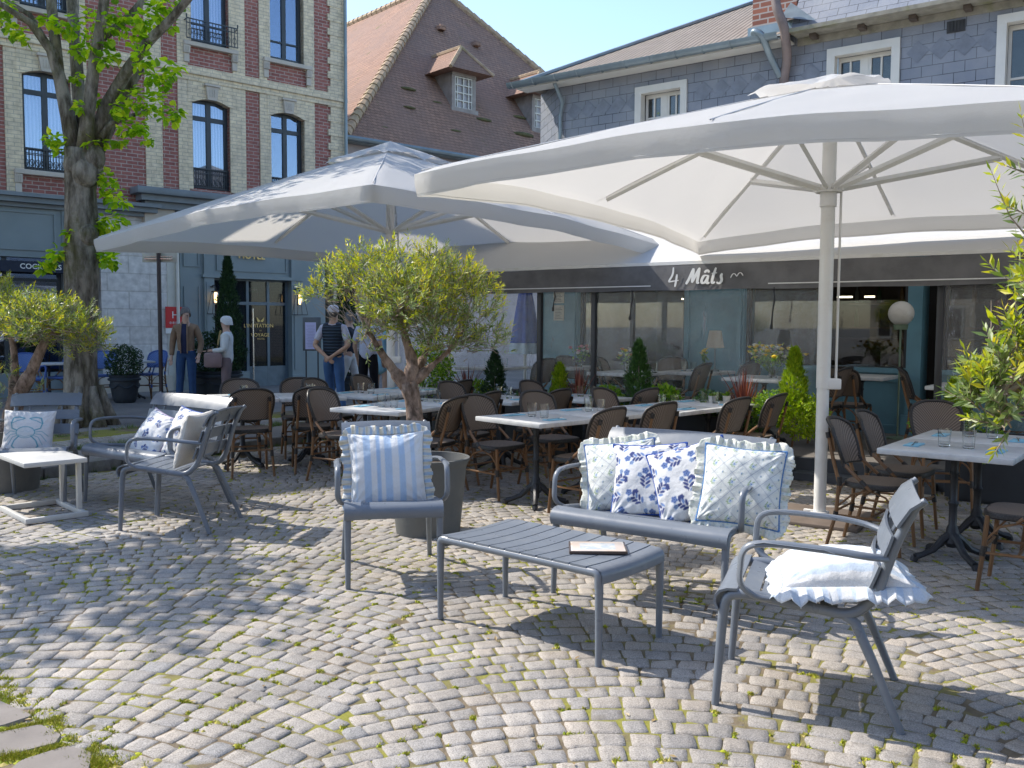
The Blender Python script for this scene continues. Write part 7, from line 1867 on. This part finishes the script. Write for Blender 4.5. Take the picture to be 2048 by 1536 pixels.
# blue wicker chairs and table
t = NT('blue_weave'); t.set(rough=.6); v = t.coord(); s1 = t.n('ShaderNodeSeparateXYZ'); t.l(v, s1.inputs[0])
w = t.math('MULTIPLY', t.math('SINE', t.math('MULTIPLY', s1.outputs[0], 2 * PI / .02)), t.math('SINE', t.math('MULTIPLY', t.math('ADD', s1.outputs[2], s1.outputs[1]), 2 * PI / .02)))
t.base(t.ramp(w, [(.3, (.05, .11, .32)), (.7, (.30, .40, .60))])); M_BLUEW = t.m
M_BLUEB = mat('blue_binding', (.05, .10, .30), .5, bump=.1)
BC = make_chair(M_BLUEW, M_BLUEB, M_BAMB, M_BLUEB); BC.name = 'blue_bistro_chair'
b = MB()
for s in (-1, 1):
    b = MB(); b.tube([(s * .20, -.20, .66), (s * .25, .0, .68), (s * .235, .14, .62), (s * .20, .18, .46)], .013, 8); b.build('armrest', M_BLUEB, BC)
def bl(first, px, py, fx, fy, label):
    o = BC if first else copy_tree(BC); p = at_z(px, py, RAISE); o.location = p; o.rotation_euler = (0, 0, face(fx, fy)); tag(o, label, 'chair', 'blue wicker armchairs by the wall')
bl(True, 215, 800, .5, -.85, 'blue and white wicker armchair between the big tree and the round tub')
bl(False, 300, 796, -.3, -.95, 'blue and white wicker armchair right of the round tub')
bl(False, 128, 806, -.3, -.9, 'blue and white wicker armchair just behind the trunk of the big tree')
bl(False, 60, 812, .6, -.8, 'blue and white wicker armchair behind the leaning olive')
p = at_z(100, 806, RAISE); o = put_table(p.x, p.y, .7, 'small bistro table between the blue chairs behind the olive', z=RAISE, group='pavement tables by the wall'); o.scale = (.8, .8, .95)
p = at_z(268, 798, RAISE); o = put_table(p.x, p.y, .7, 'small bistro table behind the round tub by the wall', z=RAISE, group='pavement tables by the wall'); o.scale = (.8, .8, .95)
# ---- things on the deck
ZD = .205
def deck(px, yl): return S2W(SXp(px, yl), yl, ZD)
dt = [(985, -2.05, 'left end'), (1130, -1.25, 'between the two dark posts'), (1255, -2.0, 'below the hanging cord'), (1395, -1.2, 'holding the table lamp'), (1530, -1.95, 'with the yellow flowers'), (1725, -.75, 'by the globe lamp'), (1945, -1.9, 'right of the entrance')]
for px, yl, ph in dt:
    p = deck(px, yl); put_table(p.x, p.y, S_RZ + PI / 2, 'marbled table on the terrace deck, %s' % ph, z=ZD, group='tables behind the clear screens')
dc = [(905, -1.9, 1, 0), (1060, -2.15, -1, .1), (1155, -.9, 0, 1), (1245, -1.2, 1, .3), (1365, -2.05, -1, 0), (1335, -.75, .2, -1), (1465, -1.15, -1, .2), (1640, -1.9, -1, .1), (1700, -1.55, .1, 1), (1868, -1.55, .9, .2), (2040, -1.3, -1, 0)]
for i, (px, yl, fx, fy) in enumerate(dc):
    p = deck(px, yl); wx, wy = .8 * fx + .6 * fy, -.6 * fx + .8 * fy
    ph = ('at the left end', 'beside the left post', 'behind the middle post', 'behind the middle conifer', 'behind the wide screen', 'against the window', 'before the teal pilaster', 'left of the parasol pole', 'in the entrance, back turned', 'right of the globe lamp', 'at the right edge')[i]
    put_chair(p.x, p.y, wx, wy, 'brown woven chair on the deck %s' % ph, 'woven chairs on the terrace deck', z=ZD)
TT = ZD + .7505
for i, (px, yl) in enumerate(((975, -2.05), (1010, -2.0), (1120, -1.3), (1148, -1.2), (1290, -2.0), (1310, -2.0), (1368, -1.3), (1388, -1.3), (1550, -2.0), (1575, -1.95), (1915, -1.9), (1935, -1.9))):
    p = deck(px, yl); put(GL0, _gu, (p.x, p.y, TT), 0, 'water glass on a deck table, number %d from the left' % (i + 1) if False else ('left' if i % 2 == 0 else 'right') + ' glass on the deck table %s' % dt[(0, 1, 2, 3, 4, 6)[i // 2]][2], 'glass', 'glasses on the deck tables')
def flowers(px, yl, label, cols, h=.28, n=14, r_=.08, seed=0, tulip=False):
    p = deck(px, yl); t = thing('flower_vase', label, 'flowers', (p.x, p.y, TT)); r = random.Random(seed)
    b = MB(); b.lathe([(0, 0), (.035, 0), (.042, .03), (.035, .08), (.028, .11), (.034, .125), (.030, .125), (.024, .11), (.030, .03), (0, .006)], 14); b.build('vase', M_GLASS, t)
    V, F = [], []; st = MB()
    for i in range(n):
        o = Vector((r.gauss(0, r_), r.gauss(0, r_), h * r.uniform(.7, 1.1))); st.tube([(0, 0, .03), tuple(o * .6), tuple(o)], .0022, 3)
        for _ in range(7): add_leaf(V, F, o * r.uniform(.5, 1.0) + rvec(r) * .03, rvec(r), Vector((0, 0, 1)), r.uniform(.03, .065), [(0, 0, 0), (-.3, .5, .04), (0, 1, 0), (.3, .5, .04)])
        hd = MB(); m_ = cols[i % len(cols)]; hd.sphere(tuple(o), r.uniform(.014, .026), 7, 5, (1, 1, .8)); 
        for k in range(6): a = k * PI / 3; hd.add([tuple(o), tuple(o + Vector((math.cos(a) * .028, math.sin(a) * .028, .012))), tuple(o + Vector((math.cos(a + .5) * .032, math.sin(a + .5) * .032, .004))), tuple(o + Vector((math.cos(a + 1) * .028, math.sin(a + 1) * .028, .012)))], [(0, 1, 2, 3)])
        hd.build('flower', m_, t)
    st.build('stems', M_MGRN, t); b = MB(); b.add(V, F); b.build('leaves', M_BUSH, t, smooth=False)
M_PINK = mat('pink_petal', (.60, .22, .25), .7, bump=0); M_WHP = mat('white_petal', (.68, .66, .58), .7, bump=0); M_YEL = mat('yellow_petal', (.75, .52, .02), .7, bump=0); M_ORG = mat('orange_petal', (.75, .30, .02), .7, bump=0)
flowers(1160, -1.3, 'vase of pink and white flowers on the deck table between the posts', [M_PINK, M_WHP, M_PINK], seed=1)
flowers(1255, -2.05, 'vase of white and orange flowers behind the middle conifer', [M_WHP, M_ORG, M_YEL], seed=2, n=10)
flowers(1545, -2.05, 'spreading bunch of bright yellow flowers on the deck table', [M_YEL, M_YEL, M_WHP], h=.34, n=46, r_=.17, seed=3)
flowers(1410, -1.3, 'slim bunch of yellow flowers beside the table lamp', [M_YEL, M_YEL], n=6, r_=.03, seed=4)
flowers(1965, -1.9, 'vase of pale tulips on the right deck table', [M_WHP, M_PINK], n=7, r_=.09, seed=5)
# table lamp and globe lamp
p = deck(1430, -1.15); t = thing('table_lamp', 'small lamp with a cream cone shade on a deck table', 'lamp', (p.x, p.y, TT))
b = MB(); b.lathe([(.115, .30), (.075, .52), (.072, .52), (.112, .30)], 24); b.build('lamp_shade', fabric('shade_fabric', (.72, .66, .56), .4), t); b = MB(); b.lathe([(0, 0), (.06, 0), (.06, .02), (.012, .035), (.012, .46), (0, .46)], 14); b.build('lamp_stand', M_ZINC, t)
p = deck(1800, -.55); t = thing('globe_lamp', 'floor lamp with a white glass globe on a thin green pole', 'lamp', p)
b = MB(); b.sphere((0, 0, 1.49), .145, 28, 18); b.build('globe', mat('opal_glass', (.70, .67, .62), .3, var=.02, bump=0), t); M_GPOLE = mat('green_pole', (.16, .22, .15), .45, bump=0)
b = MB(); b.lathe([(0, 0), (.13, 0), (.13, .015), (.012, .03), (.012, 1.34), (.085, 1.36), (.075, 1.30), (0, 1.30)], 20); b.build('pole', M_GPOLE, t)
# interior lights seen through the panes
M_WARM = NT('warm_bar'); M_WARM.set(emit=2.5, ecol=(1, .78, .5)); M_WARM = M_WARM.m
# hanging cords with a buckle on the screens
for px, L_ in ((1262, .33), (1545, .42), (1108, .22)):
    x = SXp(px, -2.56); t = thing('hanging_cord', 'short black cord hanging from the awning %s' % ('over the middle conifer' if px == 1262 else 'left of the thick parasol pole' if px == 1545 else 'in front of the pale teal pilaster'), 'cord', S2W(x, -2.56, 1.95), S_RZ)
    b = MB(); b.tube([(0, 0, 0), (.01, 0, -L_ * .3), (-.008, 0, -L_ * .6), (-.02, 0, -L_)], [.006, .012, .007, .012], 6); b.build('cord', M_BLK, t); b = MB(); b.box((-.02, 0, -L_), (.03, .015, .05), bev=.004); b.build('buckle', M_BLK, t)
# closed blue parasol beyond the left screen
p = Vector((.22, 15.5, 0)); t = thing('closed_parasol', 'closed blue parasol with a white fringe beyond the left plastic screen', 'parasol', p)
b = MB(); A = np.zeros((32, 12, 3))
for i in range(32):
    for j in range(12):
        q = j / 11; a = 2 * PI * i / 32; r = (.04 + .17 * q ** .8) * (1 + .22 * math.cos(a * 8)) ; A[i, j] = (r * math.cos(a), r * math.sin(a), 2.35 - 1.15 * q)
b.grid(A, closeu=True); c_ = b.build('folded_canopy', cloth('blue_cloth', (.07, .12, .42)), t, ang=180)
b = MB(); A = np.zeros((32, 3, 3))
for i in range(32):
    for j in range(3): a = 2 * PI * i / 32; r = (.215 + .01 * j) * (1 + .2 * math.cos(a * 8)); A[i, j] = (r * math.cos(a), r * math.sin(a), 1.22 - .09 * j)
b.grid(A, closeu=True); b.build('fringe', mat('fringe_white', (.55, .65, .72), .9), c_, ang=180)
b = MB(); b.tube([(0, 0, 0), (0, 0, 2.45)], .025, 10); b.build('pole', M_UWHITE, t)
# dry leaves and bits lying on the setts
V, F = [], []; r = random.Random(77)
for i in range(170):
    y = r.uniform(3, 9); x = r.uniform(-.55, .5) * y; add_leaf(V, F, Vector((x, y, .004)), Vector((r.gauss(0, 1), r.gauss(0, 1), .08)), Vector((r.gauss(0, .2), r.gauss(0, .2), 1)), r.uniform(.012, .034), [(0, 0, 0), (-.25, .45, .06), (0, 1, 0), (.25, .45, .06)])
b = MB(); b.add(V, F); tag(b.build('fallen_leaves', leaf_mat('dry_leaf', [(0, (.20, .12, .05)), (.6, (.42, .30, .14)), (1, (.55, .45, .30))], .1), smooth=False), 'small dry leaves and bits scattered over the cobbles', 'leaves', kind='stuff')
# two succulents on the far table
for i, px in enumerate((1424, 1453)):
    q = at_z(px, 805, .7505); t = thing('succulent_pot', 'small white pot with a succulent, %s of two by the red plant' % ('left' if i == 0 else 'right'), 'pot', q, 0, 'succulent pots')
    b = MB(); b.lathe([(0, 0), (.035, 0), (.042, .07), (.038, .07), (.034, .05), (0, .05)], 14); b.build('pot_body', M_SLWIN, t); V, F = [], []; r = random.Random(i)
    for k in range(26): add_leaf(V, F, Vector((0, 0, .06)), rvec(r) + Vector((0, 0, 1.1)), rvec(r), r.uniform(.04, .08), [(0, 0, 0), (-.2, .5, .04), (0, 1, 0), (.2, .5, .04)])
    b = MB(); b.add(V, F); b.build('leaves', M_BUSH, t, smooth=False)
# ------------------------------------------------------------------ houses behind the viewer (they show in the window reflections)
rb = random.Random(9)
for i in range(6):
    w = rb.uniform(6.5, 8.5); x = -24 + i * 8.6; h = rb.uniform(7.5, 10)
    col = [(.50, .44, .34), (.30, .13, .10), (.55, .52, .47), (.22, .25, .28), (.48, .36, .26), (.36, .18, .13)][i]
    t = thing('town_house', 'town house behind the camera, %s in the row' % ('first', 'second', 'third', 'fourth', 'fifth', 'sixth')[i], 'house', (x, -13 - rb.uniform(0, 1), 0), 0, 'houses across the square')
    b = MB(); b.bb(-w / 2, w / 2, -6, 0, 0, h); b.build('wall', mat('far_wall_%d' % i, col, .9, var=.1), t, smooth=False)
    b = MB(); b.prism([(-w / 2 - .3, h), (w / 2 + .3, h), (0, h + 3.4)], -6.2, .3); b.build('roof', M_TILE, t, smooth=False)
    for fz in (.9, 3.9, 6.6):
        if fz + 1.6 > h: continue
        for k in range(3):
            f = MB(); xx = -w / 2 + w * (k + .5) / 3; f.bb(xx - .55, xx + .55, .001, .05, fz, fz + 1.6); wf = f.build('window', M_SLWIN, t, smooth=False)
            g = MB(); g.bb(xx - .45, xx + .45, .051, .06, fz + .1, fz + 1.5); g.build('pane', M_DARK, wf, smooth=False)
